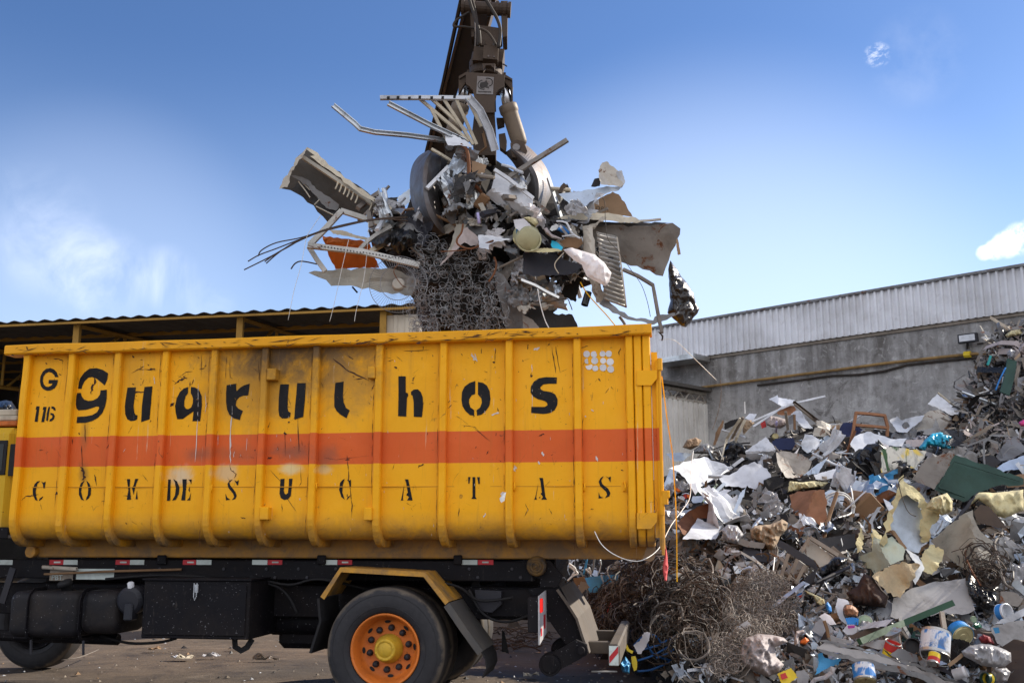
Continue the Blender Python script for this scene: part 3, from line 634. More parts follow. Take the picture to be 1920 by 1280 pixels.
LET = [
 (Z1, [(570,355),(540,270),(490,215),(425,190),(350,205),(285,265),(245,350),(238,440),(255,520),(300,580),(370,612),(440,605),(510,565),(550,500),(565,410),(400,410),(395,478),(470,478),(450,515),(400,540),(350,535),(310,495),(290,430),(300,350),(340,290),(400,262),(455,280),(495,320),(510,358)]),
 (Z1, [(185,898),(240,898),(212,1185),(158,1185),(188,965),(172,960)]), (Z1, [(310,908),(365,908),(330,1190),(278,1190),(315,965),(298,962)]),
 (Z1, [(400,915),(430,905),(395,1175),(365,1160),(375,1020)]), (Z1, [(455,900),(500,905),(530,940),(530,980),(500,975),(490,950),(455,940)]), (Z1, [(440,1020),(490,1030),(520,1075),(505,1135),(460,1175),(425,1178),(430,1140),(465,1120),(480,1085),(465,1060),(438,1058)]),
 (Z1, [(940,572),(945,470),(975,370),(1050,275),(1150,205),(1290,195),(1400,225),(1505,292),(1490,400),(1440,515),(1370,455),(1280,385),(1200,358),(1130,368),(1060,430),(1020,510),(1000,575)]),
 (Z1, [(925,652),(995,652),(1010,715),(1060,775),(1140,800),(1230,790),(1310,745),(1355,680),(1365,605),(1480,595),(1478,760),(1450,900),(1400,1020),(1320,1110),(1220,1170),(1100,1205),(930,1210),(940,1095),(1100,1085),(1220,1060),(1300,1010),(1340,940),(1335,905),(1280,905),(1200,935),(1100,965),(960,975),(925,940),(910,860),(912,740)]),
 (Z2, [(215,390),(382,385),(362,560),(335,750),(345,890),(365,930),(405,940),(395,1020),(340,1050),(270,1058),(205,1020),(168,920),(165,760),(190,560)]), (Z2, [(558,378),(715,365),(680,700),(640,1020),(472,1075),(500,750),(535,520)]),
 (Z2, [(1480,375),(1560,385),(1640,440),(1690,560),(1690,750),(1650,1058),(1500,1058),(1525,860),(1400,945),(1310,1015),(1200,1020),(1175,900),(1165,760),(1200,600),(1260,480),(1340,405),(1425,378),(1420,500),(1375,560),(1348,660),(1345,760),(1375,810),(1420,820),(1480,785),(1515,700),(1520,610),(1500,545),(1475,500)]),
 (Z3, [(160,340),(345,308),(350,460),(420,390),(500,340),(615,305),(580,540),(480,545),(400,580),(345,650),(335,740),(380,800),(475,850),(440,940),(415,1030),(300,1000),(210,930),(165,830),(145,680),(145,500)]),
 (Z3, [(1225,320),(1400,315),(1375,560),(1370,780),(1385,860),(1435,890),(1425,970),(1350,1000),(1260,1000),(1205,950),(1185,830),(1190,620),(1205,450)]), (Z3, [(1565,295),(1740,295),(1720,650),(1690,970),(1510,1025),(1525,750),(1550,480)]),
 (Z4, [(265,250),(405,228),(395,480),(410,590),(450,680),(515,725),(460,858),(360,800),(290,735),(248,660),(245,480),(255,330)]),
 (Z4, [(1352,142),(1475,142),(1475,420),(1510,430),(1518,470),(1495,510),(1482,830),(1345,822),(1352,500)]), (Z4, [(1565,455),(1565,405),(1610,368),(1680,362),(1730,410),(1765,500),(1770,640),(1750,838),(1612,832),(1610,580),(1590,470)]),
 (Z5, [(357,205),(355,420),(300,440),(260,500),(255,560),(280,640),(342,685),(340,778),(270,765),(200,700),(150,620),(132,510),(140,390),(180,300),(260,240)]), (Z5, [(400,222),(480,235),(545,280),(590,370),(605,500),(590,610),(540,690),(460,760),(390,775),(382,685),(440,640),(468,560),(455,490),(400,425)]),
 (Z5, [(1695,152),(1692,255),(1560,255),(1470,268),(1425,310),(1430,345),(1475,372),(1600,392),(1670,430),(1708,510),(1705,600),(1660,690),(1580,735),(1480,750),(1275,732),(1278,632),(1500,635),(1545,605),(1535,565),(1490,535),(1380,505),(1310,465),(1265,400),(1270,300),(1320,220),(1400,165),(1520,145)]),
 (Z6, [(205,182),(175,215),(158,290),(162,345),(178,398),(150,385),(128,330),(125,270),(145,215),(175,185)]), (Z6, [(222,185),(240,200),(268,188),(258,262),(245,260),(240,225)]), (Z6, [(240,348),(228,375),(192,400),(205,370)]),
 (Z6, [(690,175),(660,240),(652,300),(670,370),(685,392),(655,385),(630,330),(628,270),(650,205)]), (Z6, [(712,178),(745,210),(760,270),(755,330),(730,375),(702,390),(725,330),(730,260)]),
 (Z6, [(1150,160),(1185,160),(1180,250),(1195,385),(1148,385),(1165,280)]), (Z6, [(1240,158),(1275,158),(1255,200),(1235,270),(1222,330),(1205,260),(1225,220)]), (Z6, [(1258,285),(1268,380),(1245,380)]),
 (Z6, [(1605,165),(1632,165),(1628,395),(1592,398),(1600,280)]), (Z6, [(1660,160),(1700,185),(1728,250),(1722,320),(1690,385),(1650,395),(1680,340),(1690,260),(1678,195)]),
 (Z6, [(1760,162),(1808,162),(1800,260),(1790,392),(1748,392),(1765,280)]), (Z6, [(1825,165),(1862,165),(1855,220),(1845,185)]), (Z6, [(1838,245),(1840,305),(1825,280)]), (Z6, [(1850,310),(1845,392),(1808,392),(1835,365)]),
 (Z7, [(180,138),(150,165),(155,190),(205,255),(218,290),(205,320),(175,328),(195,300),(185,270),(140,215),(132,180),(150,150)]), (Z7, [(195,145),(215,158),(235,145),(228,195),(218,190)]), (Z7, [(115,272),(130,305),(158,325),(120,332)]),
 (Z7, [(618,135),(655,132),(650,265),(672,278),(690,262),(697,132),(728,132),(715,290),(690,322),(655,328),(625,310),(612,270)]),
 (Z7, [(1213,135),(1195,190),(1190,260),(1212,325),(1180,300),(1160,235),(1170,170),(1195,142)]), (Z7, [(1235,140),(1258,150),(1272,140),(1272,205),(1262,205),(1255,165)]), (Z7, [(1268,285),(1250,310),(1228,330),(1240,300)]),
 (Z7, [(1768,138),(1800,138),(1838,332),(1788,332),(1805,300),(1780,282),(1795,260),(1780,170)]), (Z7, [(1762,185),(1748,320),(1752,332),(1728,332),(1735,318)]),
 (Z8, [(180,118),(205,118),(205,300),(218,318),(168,318),(180,300)]), (Z8, [(138,118),(160,118),(150,180),(142,178)]), (Z8, [(222,118),(246,118),(246,182),(235,182)]),
 (Z8, [(795,125),(828,125),(850,300),(865,325),(812,325),(828,300),(805,268),(818,262),(805,160)]), (Z8, [(785,175),(765,300),(772,325),(748,325),(758,300)]),
 (Z8, [(1388,108),(1366,150),(1374,180),(1430,225),(1450,265),(1440,295),(1400,312),(1420,280),(1412,255),(1355,200),(1342,160),(1360,125)]), (Z8, [(1405,108),(1430,122),(1455,112),(1450,168),(1432,130)]), (Z8, [(1342,255),(1355,295),(1385,308),(1340,315)])]
for (Z, p) in LET: decal('letter', Z, p, 'stencil_black', cont)
ZD_ = (880, 580, 4.)
for (x, y, r, a0, a1) in ((880,335,25,0,7),(935,337,24,.3,5.6),(1000,333,22,-.9,5.4),(1046,332,24,.7,6.2),(886,388,21,1.2,5),(940,385,26,0,7),(1003,385,22,0,7),(1056,392,27,0,7),(898,427,26,-.6,3.4),(945,442,22,1.7,7.4),(1003,436,26,0,7),(1060,447,26,.2,5.9)):
    n = 18; pts = [(x + r * math.cos(a0 + (min(a1, a0 + 6.28) - a0) * i / n), y + r * math.sin(a0 + (min(a1, a0 + 6.28) - a0) * i / n)) for i in range(n)]
    decal('white_dot', ZD_, pts, 'clean_white', cont, nin=8)
# scrapes: rust lines, bare patches, dark lines by the ribs and dribbles of white paint
ZA_ = (0, 560, 4.); ZB_ = (440, 560, 4.)
def scrape(mb, Z, pts, w, k=0, lift=.0035):
    p = [tl(u, v) for (u, v) in zc(Z, pts)]; sc = .0045 / 4 * w / 1.0; r = random.Random(len(mb.v)); fine = []
    for i in range(len(p) - 1):
        for j in range(5): t = j / 5; fine.append((p[i][0] + (p[i + 1][0] - p[i][0]) * t + r.uniform(-1, 1) * sc * .3, p[i][1] + (p[i + 1][1] - p[i][1]) * t + r.uniform(-1, 1) * sc * .3))
    fine.append(p[-1]); L_, R_ = [], []
    for i, (x, z) in enumerate(fine):
        a, b = fine[max(0, i - 1)], fine[min(len(fine) - 1, i + 1)]; d = math.hypot(b[0] - a[0], b[1] - a[1]) or 1; nx_, nz_ = -(b[1] - a[1]) / d, (b[0] - a[0]) / d
        q = sc * r.uniform(.25, 1.) * (1 - .8 * abs(2 * i / (len(fine) - 1) - 1) ** 3) * .5; y = sidepanel_y(x, z) - lift
        L_.append((x + nx_ * q, y, z + nz_ * q)); R_.append((x - nx_ * q, y, z - nz_ * q))
    n = len(fine); mb.add(L_ + R_, [(i, i + 1, n + i + 1, n + i) for i in range(n - 1)], k)
mb = MB()
for (Z, p, w) in [(ZA_,[(395,450),(430,448),(470,468)],9),(ZA_,[(1000,425),(1008,445)],14),(ZA_,[(990,560),(1040,530),(1100,532),(1180,538)],7),(ZA_,[(1120,535),(1170,525)],18),(ZA_,[(1205,550),(1260,520)],7),(ZA_,[(1318,635),(1370,600),(1410,590)],22),(ZA_,[(1340,595),(1400,550),(1450,545)],5),(ZA_,[(1515,420),(1515,580)],6),(ZA_,[(1500,530),(1540,520)],6),(ZA_,[(1702,430),(1694,600)],6),(ZA_,[(1727,430),(1729,590),(1748,598)],6),(ZA_,[(1440,650),(1455,605)],8),(ZA_,[(705,585),(712,620),(690,660),(682,715)],22),(ZA_,[(950,716),(1040,700),(1145,690)],16),(ZA_,[(1278,802),(1312,780)],22),(ZA_,[(550,1050),(548,1090)],7),(ZA_,[(640,940),(650,1080)],9),(ZA_,[(620,1100),(622,1270)],8),(ZA_,[(1000,940),(960,1010)],3),(ZA_,[(240,780),(236,790)],10),(ZA_,[(595,1000),(602,1020)],12),(ZA_,[(1240,800),(1240,900)],5),(ZA_,[(1220,830),(1215,930)],12),(ZA_,[(1410,960),(1420,940)],5),
 (ZB_,[(740,450),(860,545),(1000,610)],16),(ZB_,[(895,605),(960,600)],8),(ZB_,[(1270,395),(1410,390),(1460,385)],6),(ZB_,[(1420,355),(1415,385)],8),(ZB_,[(1030,680),(1050,645)],9),(ZB_,[(1202,517),(1225,520)],16),(ZB_,[(240,985),(262,920)],8),(ZB_,[(375,985),(378,1180)],7),(ZB_,[(365,1010),(390,1010)],26),(ZB_,[(472,890),(480,1160)],7),(ZB_,[(400,930),(412,920)],14),(ZB_,[(240,1195),(280,1190)],22),(ZB_,[(845,1170),(852,1280)],6),(ZB_,[(830,1205),(862,1200)],16),(ZB_,[(660,1190),(760,1205),(1010,1175)],3),(ZB_,[(1655,880),(1700,900),(1760,950)],3),(ZB_,[(1700,948),(1800,960),(1900,1060)],4),(ZB_,[(1560,700),(1540,600)],5),(ZB_,[(1550,545),(1560,595)],24),(ZB_,[(1850,370),(1850,410)],7),(ZB_,[(1380,1260),(1420,1240)],20),(ZB_,[(180,470),(182,620)],8),(ZB_,[(500,1060),(505,1100)],4),(ZB_,[(320,1100),(325,1140)],5),(ZB_,[(1445,1000),(1447,1022)],6),(ZB_,[(545,770),(555,772)],6),
 (ZD_,[(90,290),(88,330)],8),(ZD_,[(195,290),(190,400)],9),(ZD_,[(175,400),(190,390)],18),(ZD_,[(440,260),(437,300)],10),(ZD_,[(620,285),(648,478)],9),(ZD_,[(648,280),(682,475)],9),(ZD_,[(585,275),(605,255)],10),(ZD_,[(465,480),(468,510)],18),(ZD_,[(1135,285),(1120,320),(1125,350)],8),(ZD_,[(970,515),(985,540)],14),(ZD_,[(840,290),(890,272)],7),(ZD_,[(320,510),(312,600)],22),(ZD_,[(290,500),(315,540)],10),(ZD_,[(30,885),(100,940),(160,990)],4),(ZD_,[(130,1085),(145,1060)],10),(ZD_,[(815,575),(822,640)],24),(ZD_,[(830,600),(800,660)],8),(ZD_,[(1250,860),(1252,900)],8),(ZD_,[(1360,1205),(1320,1215)],28),(ZD_,[(1260,1210),(1262,1270)],12),(ZD_,[(1410,885),(1420,940)],6),
 (Z6,[(0,390),(50,350),(130,340),(190,330)],9),(Z6,[(365,322),(408,322)],30),(Z6,[(660,40),(690,120),(680,170)],30),(Z6,[(805,110),(820,240)],12),(Z6,[(870,400),(960,410)],9),(Z6,[(925,430),(922,520)],10),(Z6,[(1110,342),(1200,345)],6),(Z7,[(150,0),(160,50),(210,90),(190,130)],8),(Z7,[(520,50),(620,160),(660,280),(770,440)],6),(Z7,[(1245,0),(1252,140),(1280,380),(1275,490)],8),(Z7,[(385,40),(400,320),(395,460)],9),(Z7,[(635,365),(640,440)],8),(Z7,[(800,0),(808,170),(790,200)],5),(Z8,[(60,405),(45,480)],8),(Z8,[(665,365),(690,420),(650,490)],6),(Z8,[(880,405),(910,460)],6),(Z8,[(1120,40),(1135,250),(1120,400)],26)]: scrape(mb, Z, p, w)
r = random.Random(3)
for i in range(380):
    u, v = r.uniform(60, 1165), r.uniform(660, 985) if i % 2 else r.uniform(655, 760); a = r.gauss(1.4, .9); l = r.uniform(1, 6) if i % 3 else r.uniform(4, 16)
    scrape(mb, (0, 0, 1), [(u, v), (u + l * math.cos(a), v + l * math.sin(a))], r.uniform(1, 4) if i % 5 else r.uniform(4, 11))
for (a, b) in RIBS + [(1187, 1203)]:  # dark broken lines along both edges of each rib
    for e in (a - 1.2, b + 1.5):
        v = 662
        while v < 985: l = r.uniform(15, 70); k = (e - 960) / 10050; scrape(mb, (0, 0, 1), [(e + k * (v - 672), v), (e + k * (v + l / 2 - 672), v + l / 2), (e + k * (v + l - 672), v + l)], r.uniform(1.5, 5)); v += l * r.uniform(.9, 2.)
for i in range(150):
    u = r.uniform(24, 1215); v = 651 + (612 - 651) * (u - 24) / 1197 + r.uniform(1, 17); a = r.gauss(.3, .8); l = r.uniform(.012, .12) if i % 4 else r.uniform(.1, .3); (x, z), w_ = tl(u, v, -.106), r.uniform(.001, .0045) * (2 if i % 9 == 0 else 1); ca, sa = math.cos(a), math.sin(a) * .4
    if abs(l * sa) > .05: sa = .04 / l
    mb.add([(x - ca * l / 2, -.1125, z - sa * l / 2), (x - sa * w_, -.1125, z - w_), (x + ca * l / 2, -.1125, z + sa * l / 2), (x + sa * w_, -.1125, z + w_)], [(0, 1, 2, 3)])
mb.build('rust_and_rib_lines', 'dark_rust_and_lines' if 'dark_rust_and_lines' in MATS else mat('dark_rust_and_lines', (.05, .022, .016), .8, damt=.3, bump=0), cont)['kind'] = 'stuff'
mb = MB()
for (Z, p, w) in [(ZA_,[(1490,640),(1480,900),(1465,1225)],8),(ZA_,[(1540,700),(1545,800),(1535,860)],5),(ZA_,[(1740,800),(1722,1100),(1730,1235)],14),(ZA_,[(1635,1010),(1632,1100)],6),(ZA_,[(1755,1140),(1750,1190)],6),(ZA_,[(1160,580),(1165,640)],10),(ZA_,[(925,1150),(945,1120)],4),(ZB_,[(1775,415),(1800,460)],18),(ZB_,[(1800,410),(1820,470)],12),(ZB_,[(90,1040),(85,1140)],4),(ZD_,[(15,330),(60,390)],16),(ZD_,[(475,560),(470,790)],5),(ZD_,[(550,1065),(556,1100)],18),(ZD_,[(520,1135),(525,1160)],18),(ZD_,[(955,1100),(960,1140)],18),(ZD_,[(340,1170),(348,1215)],18),(ZD_,[(870,795),(876,808)],14),(ZD_,[(915,755),(930,765)],12),(ZD_,[(160,790),(225,775)],18),(ZD_,[(300,690),(310,680)],10),(ZD_,[(470,410),(470,470)],6),(ZD_,[(480,310),(530,285)],24),(Z8,[(283,490),(298,450)],14),(Z8,[(565,65),(578,20)],26),(Z8,[(430,330),(480,260)],40),(Z7,[(798,310),(800,335)],10)]: scrape(mb, Z, p, w, lift=.004)
for i in range(60): u, v = r.uniform(400, 1200), r.uniform(650, 1005); scrape(mb, (0, 0, 1), [(u, v), (u + r.uniform(-1, 1), v + r.uniform(2, 9))], r.uniform(1.5, 4.5), lift=.004)
mb.build('paint_dribbles', mat('pale_dribble', (.62, .58, .54), .6, damt=.4, bump=0), cont)['kind'] = 'stuff'
def text(name, body, size, m, par, sp=1.):
    fc = bpy.data.curves.new(name, 'FONT'); fc.body = body; fc.size = size; fc.extrude = .001; fc.space_character = sp; fo = bpy.data.objects.new(name, fc); COL.objects.link(fo); bpy.context.view_layer.update()
    me = bpy.data.meshes.new_from_object(fo.evaluated_get(bpy.context.evaluated_depsgraph_get())); bpy.data.objects.remove(fo); me.materials.clear(); me.materials.append(MATS[m]); o = bpy.data.objects.new(name, me); COL.objects.link(o); o.parent = par; return o
# ------------------------------------------------------------------ the lorry under it
MATS['truck_black'] = mat('truck_black', (.006, .0056, .008), .6, .0, dirt=(.035, .028, .024), damt=.45, ds=2.5, spots=.5, bump=.2, spec=.15, speck=.4)
paint('fender_yellow', (.82, .38, .006), False, 0)
trk = thing('lorry', 'black framed roll off lorry with orange rear wheel rim carrying the yellow container', 'lorry', T0, frame=TROT)
def tb(name, u0, v0, u1, v1, y0, y1, m='truck_black', bev=.008, par=None):
    (x0, z1), (x1, z0) = tl(u0, v0, y0), tl(u1, v1, y0); mb = MB(); mb.box((x0, y0, z0), (x1, y1, z1), bev=bev); return mb.build(name, m, par or trk)
tb('subframe_rail', -60, 1047.5, 1000, 1090, .40, .52); tb('chassis_rail', -60, 1091.5, 1010, 1162, .55, .66)
(x0, _), (x1, _) = tl(-60, 1060, .5), tl(1010, 1060, .5)
mb = MB(); mb.box((x0, 1.75, tl(500, 1162, .55)[1]), (x1, 1.88, zsk0 - .01)); mb.build('chassis_rail', 'truck_black', trk)
for u in (60, 260, 530, 880):
    x = tl(u, 1100, .5)[0]; mb = MB(); mb.box((x, .665, tl(500, 1150, .5)[1]), (x + .12, 1.745, tl(500, 1095, .5)[1])); mb.build('cross_beam', 'truck_black', trk)
RT = [(0, 23, 'w'), (93, 118.5, 'r'), (119.5, 145, 'w'), (217, 243, 'r'), (244, 270, 'w'), (343, 367, 'r'), (368.5, 396, 'w'), (473, 501, 'w'), (502, 529, 'r'), (604, 632, 'w'), (633, 660, 'r'), (865, 895, 'w'), (896, 925, 'r')]
MATS['tape_red'] = mat('tape_red', (.45, .02, .03), .4, damt=.4); MATS['tape_white'] = mat('tape_white', (.50, .56, .54), .4, damt=.55)
for (a, b, k) in RT:
    o = tb('reflector_tape', a, 1049, b, 1058.2, .396, .399, 'tape_red' if k == 'r' else 'tape_white', 0)
    o['label'] = 'red reflector tape' if k == 'r' else 'pale reflector tape'
for (a, b, k) in RT:
    if k == 'r':
        mb = MB(); (xa, za), (xb, zb_) = tl(a + 8, 1052, .394), tl(a + 20, 1055, .394); mb.box((xa, .394, zb_), (xb, .3955, za)); mb.build('tape_print', 'tape_white', trk)
for u in (302, 602, 858): tb('guide_block', u - 8, 1040, u + 8, 1058, .37, .395)
# wheels
def dust_tyre():
    m, nt, N, L, P = nodes('tyre_rubber'); g = G(nt); co = g.coord(False); n = g.noise(co, 5, 7, .7, .4); n2 = g.noise(co, 22, 5)
    x, y, z = g.sep(co); rr = g.math('SQRT', g.math('ADD', g.math('MULTIPLY', x, x), g.math('MULTIPLY', z, z)))
    c = g.mix(g.mr(n2, .3, .7), (.010, .010, .013), (.018, .017, .021)); e = g.math('ADD', rr, g.math('MULTIPLY', g.math('SUBTRACT', n, .5), .12))
    c = g.mix(g.math('MULTIPLY', g.mr(e, .462, .488, 0, .85), g.mr(rr, .490, .498, 1, .15)), c, (.12, .095, .07)); c = g.mix(g.mr(n, .6, .75, 0, .4), c, (.09, .075, .06))
    g.put(P.inputs['Base Color'], c); P.inputs['Roughness'].default_value = .72; L.new(g.bump(n2, .15, .005), P.inputs['Normal']); MATS['tyre_rubber'] = m
dust_tyre()
mat('rim_orange', (.62, .165, .025), .42, dirt=(.12, .05, .02), damt=.45, ds=5, spots=.5); mat('hub_yellow', (.58, .36, .03), .45, dirt=(.08, .06, .02), damt=.6, ds=6)
def wheel(cx, cz_, y, detail=True, R=.5, name='wheel'):
    w = bpy.data.objects.new(name, None); COL.objects.link(w); w.parent = trk; w.location = (cx, y, cz_); w['_frame'] = 1; w['_org'] = (0, 0, 0)
    mb = MB(); t = [(.288, .03), (.305, -.004), (.36, -.016), (.42, -.012), (.455, .0), (.4585, .0015), (.472, .008), (.486, .022), (.495, .04), (.5, .06), (.5, .20), (.492, .235), (.46, .262), (.40, .275), (.30, .26), (.288, .24)]
    mb.lathe([(r * R / .5, h) for r, h in t], (0, 0, 0), (0, 1, 0), 72)
    o = mb.build('tyre', 'tyre_rubber', w, smooth=True)
    mb = MB()
    for rr in (.345, .44):
        mb.lathe([(rr - .003, -.0155 if rr < .4 else -.006), (rr, -.0185 if rr < .4 else -.010), (rr + .003, -.0155 if rr < .4 else -.006)], (0, 0, 0), (0, 1, 0), 72)
    mb.build('sidewall_ridge', 'tyre_rubber', w, smooth=True)
    mb = MB(); mb.lathe([(.288, .03), (.292, .012), (.286, .002), (.276, .004), (.268, .02), (.258, .05), (.247, .085), (.242, .12), (.228, .145), (.20, .154), (.14, .154), (.06, .154)], (0, 0, 0), (0, 1, 0), 72); mb.build('rim', 'rim_orange' if detail else 'truck_black', w, smooth=True)
    if detail:
        for i in range(10):
            a = 2 * math.pi * (i + .35) / 10; c = Vector((math.cos(a) * .1675, .146, math.sin(a) * .1675)); mb = MB(); mb.lathe([(.028, .01), (.028, .0), (.025, -.012), (.021, -.034), (.0, -.037)], c, (0, 1, 0), 10); mb.build('wheel_nut', 'dark_metal', w, smooth=True)
        for i in range(8):
            a = 2 * math.pi * (i + .1) / 8; ca, sa = math.cos(a), math.sin(a); T = Vector((-sa, 0, ca)); Rr = Vector((ca, 0, sa)); c = Rr * .217 + Vector((0, .1475, 0)); n = Vector((-.3 * ca, -.95, -.3 * sa)); Q = n.cross(T); mb = MB()
            mb.add([c + T * .026 * math.cos(q) + Q * .013 * math.sin(q) + n * .006 for q in [k * math.pi / 8 for k in range(16)]], [tuple(range(16))]); mb.build('hand_hole', 'black_rubber', w)
        mb = MB(); mb.lathe([(.118, .154), (.118, .12), (.108, .095), (.10, .06), (.092, .04), (.088, .012), (.082, .004), (.066, .002), (.062, .012), (.056, .004), (.03, -.004), (0, -.006)], (0, 0, 0), (0, 1, 0), 40); mb.build('hub', 'hub_yellow', w, smooth=True)
        mb = MB()
        for i in range(8):
            a = 2 * math.pi * i / 8 + .3; mb.lathe([(.0075, .006), (.0075, -.004), (0, -.005)], (math.cos(a) * .074, .001, math.sin(a) * .074), (0, 1, 0), 6)
        mb.build('hub_bolts', 'hub_yellow', w)
    return w
wx, wz = tl(721, 1213, .0); wz = .5
wheel(wx, wz, .0); wheel(wx, wz, .33, False); wheel(wx, wz, 1.82, False); wheel(wx, wz, 2.15, False)
fx = tl(66, 1150, 2.1)[0]; wheel(fx, .5, .12, False); wheel(fx, .5, 2.1, False)
mb = MB(); mb.tube([(wx, .3, wz), (wx, 2.2, wz)], .085, 12); mb.lathe([(.10, -.22), (.22, -.14), (.24, 0), (.22, .14), (.10, .22)], (wx, 1.22, wz), (0, 1, 0), 18); mb.build('axle', 'truck_black', trk, smooth=True)
mb = MB(); mb.bar([(wx - .75, .75, .82), (wx - .3, .75, .68), (wx, .75, .63), (wx + .3, .75, .68), (wx + .75, .75, .82)], .09, .13, up=(0, 0, 1)); mb.build('leaf_spring', 'truck_black', trk)
for u in (300, 420, 500, 560, 630, 880, 960):
    for v in (1066, 1082): x, z = tl(u + (v - 1066), v, .4); mb = MB(); mb.lathe([(.014, .01), (.014, -.012), (0, -.014)], (x, .40, z), (0, 1, 0), 6); mb.build('frame_bolt', 'dark_metal', trk)
for i, q in enumerate(([(470, 1080), (540, 1096), (600, 1085), (690, 1105)], [(200, 1085), (300, 1078), (420, 1084), (520, 1100), (560, 1150)], [(800, 1085), (860, 1100), (900, 1125), (960, 1120)], [(880, 1105), (905, 1150), (950, 1165), (1000, 1150)], [(190, 1190), (240, 1205), (300, 1203), (330, 1196)])):
    mb = MB(); mb.tube(spline([Vector((tl(u, v, .38)[0], .36 + .03 * (j % 2), tl(u, v, .38)[1])) for j, (u, v) in enumerate(q)]), .012, 6); mb.build('air_hose', 'black_rubber', trk, smooth=True)
x, z = tl(560, 1165, .7); mb = MB(); mb.lathe([(0, -.3), (.09, -.29), (.12, -.25), (.12, .25), (.09, .29), (0, .3)], (x, .75, z), (1, 0, 0), 20); mb.build('air_tank', 'truck_black', trk, smooth=True)
mb = MB(); mb.box((tl(520, 1180, .7)[0], .7, tl(500, 1215, .7)[1]), (tl(620, 1180, .7)[0], 1.6, tl(500, 1165, .7)[1]), bev=.05); mb.build('gearbox', 'truck_black', trk)
# rear mudguard
gp = [tl(u, v, .0) for (u, v) in ((601, 1118), (638, 1063), (797, 1072), (842, 1127))]; mb = MB(); fh = .040
def band(mb, P, y0, y1, th, inner=True):
    out = P; c = Vector((sum(p[0] for p in P) / len(P), sum(p[1] for p in P) / len(P) - .4)); inn = []
    for i, p in enumerate(P):
        a = Vector(P[max(0, i - 1)]); b = Vector(P[min(len(P) - 1, i + 1)]); t = (b - a).normalized(); n = Vector((t.y, -t.x)); 
        inn.append((p[0] + n.x * th, p[1] + n.y * th))
    n = len(P); vs = [(x, y0, z) for (x, z) in out] + [(x, y1, z) for (x, z) in out] + [(x, y0, z) for (x, z) in inn] + [(x, y1, z) for (x, z) in inn]
    fs = []
    for i in range(n - 1): fs += [(i, i + 1, n + i + 1, n + i), (2 * n + i, 3 * n + i, 3 * n + i + 1, 2 * n + i + 1), (i, 2 * n + i, 2 * n + i + 1, i + 1), (n + i, n + i + 1, 3 * n + i + 1, 3 * n + i)]
    fs += [(0, n, 3 * n, 2 * n), (n - 1, 3 * n - 1, 4 * n - 1, 2 * n - 1)]; mb.add(vs, fs)
band(mb, gp, .012, .60, .006); band(mb, gp, -.004, .010, fh); mb.build('mudguard', 'fender_yellow', trk)
fpts = [tl(u, v, .005) for (u, v) in ((599, 1121), (603, 1165), (584, 1224))]; mb = MB(); band(mb, fpts, -.002, .5, .02); mb.build('mud_flap', 'black_rubber', trk)
mb = MB(); rp = [tl(u, v, .0) for (u, v) in ((843, 1129), (872, 1172), (906, 1219))]; band(mb, rp, -.008, .56, .012); band(mb, rp, -.014, -.008, .055); mb.build('mud_flap', mat('grey_plastic', (.075, .072, .07), .6, dirt=(.16, .13, .1), damt=.5), trk)
mb = MB(); rp = [tl(u, v, .0) for (u, v) in ((900, 1212), (912, 1235), (914, 1252), (906, 1270))]; band(mb, rp, -.006, .5, .012); mb.build('flap_skirt', 'black_rubber', trk)
mb = MB(); c = [tl(u, v, .6) for (u, v) in ((880, 1106), (893, 1072), (900, 1095), (898, 1112))]; mb.prism([(x, .6, z) for x, z in c], (0, .02, 0)); mb.build('flap_stay', 'black_rubber', trk)
# fuel tank with straps and filler, water bottle, tool box
x0, z1 = tl(17, 1103, .06); x1, z0 = tl(266, 1203, .06)
def tank(name, xa, xb, y0, y1, za, zb_, r, m):
    mb = MB(); pr = []
    for (cy, cz2, a0) in ((y0 + r, zb_ - r, 180), (y0 + r, za + r, 270), (y1 - r, za + r, 360), (y1 - r, zb_ - r, 450)):
        for k in range(6): a = math.radians(a0 - 90 + 90 * k / 5 + 0) ; pr.append((cy + r * math.cos(math.radians(a0 - 0) + 0) if False else 0, 0))
    pr = []
    for (cy, cz2, a0) in ((y0 + r, za + r, 180), (y1 - r, za + r, 270), (y1 - r, zb_ - r, 0), (y0 + r, zb_ - r, 90)):
        for k in range(6): a = math.radians(a0 + 90 * k / 5); pr.append((cy + r * math.cos(a), cz2 + r * math.sin(a)))
    cy, cz2 = (y0 + y1) / 2, (za + zb_) / 2; st = [(xa, .80), (xa + .015, .90), (xa + .04, .97), (xa + .08, 1.), (xb - .08, 1.), (xb - .04, .97), (xb - .015, .90), (xb, .80)]; n = len(pr); vs = []
    for (x, s) in st: vs += [(x, cy + (y - cy) * s, cz2 + (z - cz2) * s) for (y, z) in pr]
    fs = [(i * n + j, i * n + (j + 1) % n, (i + 1) * n + (j + 1) % n, (i + 1) * n + j) for i in range(len(st) - 1) for j in range(n)] + [tuple(range(n))[::-1], tuple(range((len(st) - 1) * n, len(st) * n))]
    mb.add(vs, fs); return mb.build(name, m, trk, smooth=True)
mat('tank_black', (.009, .0085, .011), .5, dirt=(.045, .036, .03), damt=.6, ds=3, bump=.3, spec=.2, speck=.4)
tank('fuel_tank', x0, tl(147, 1150, .06)[0], .06, .62, z0 + .02, z1 - .02, .07, 'tank_black'); tank('fuel_tank', tl(146, 1150, .06)[0], tl(218, 1150, .06)[0], .07, .62, z0 + .05, z1 - .01, .10, 'tank_black')
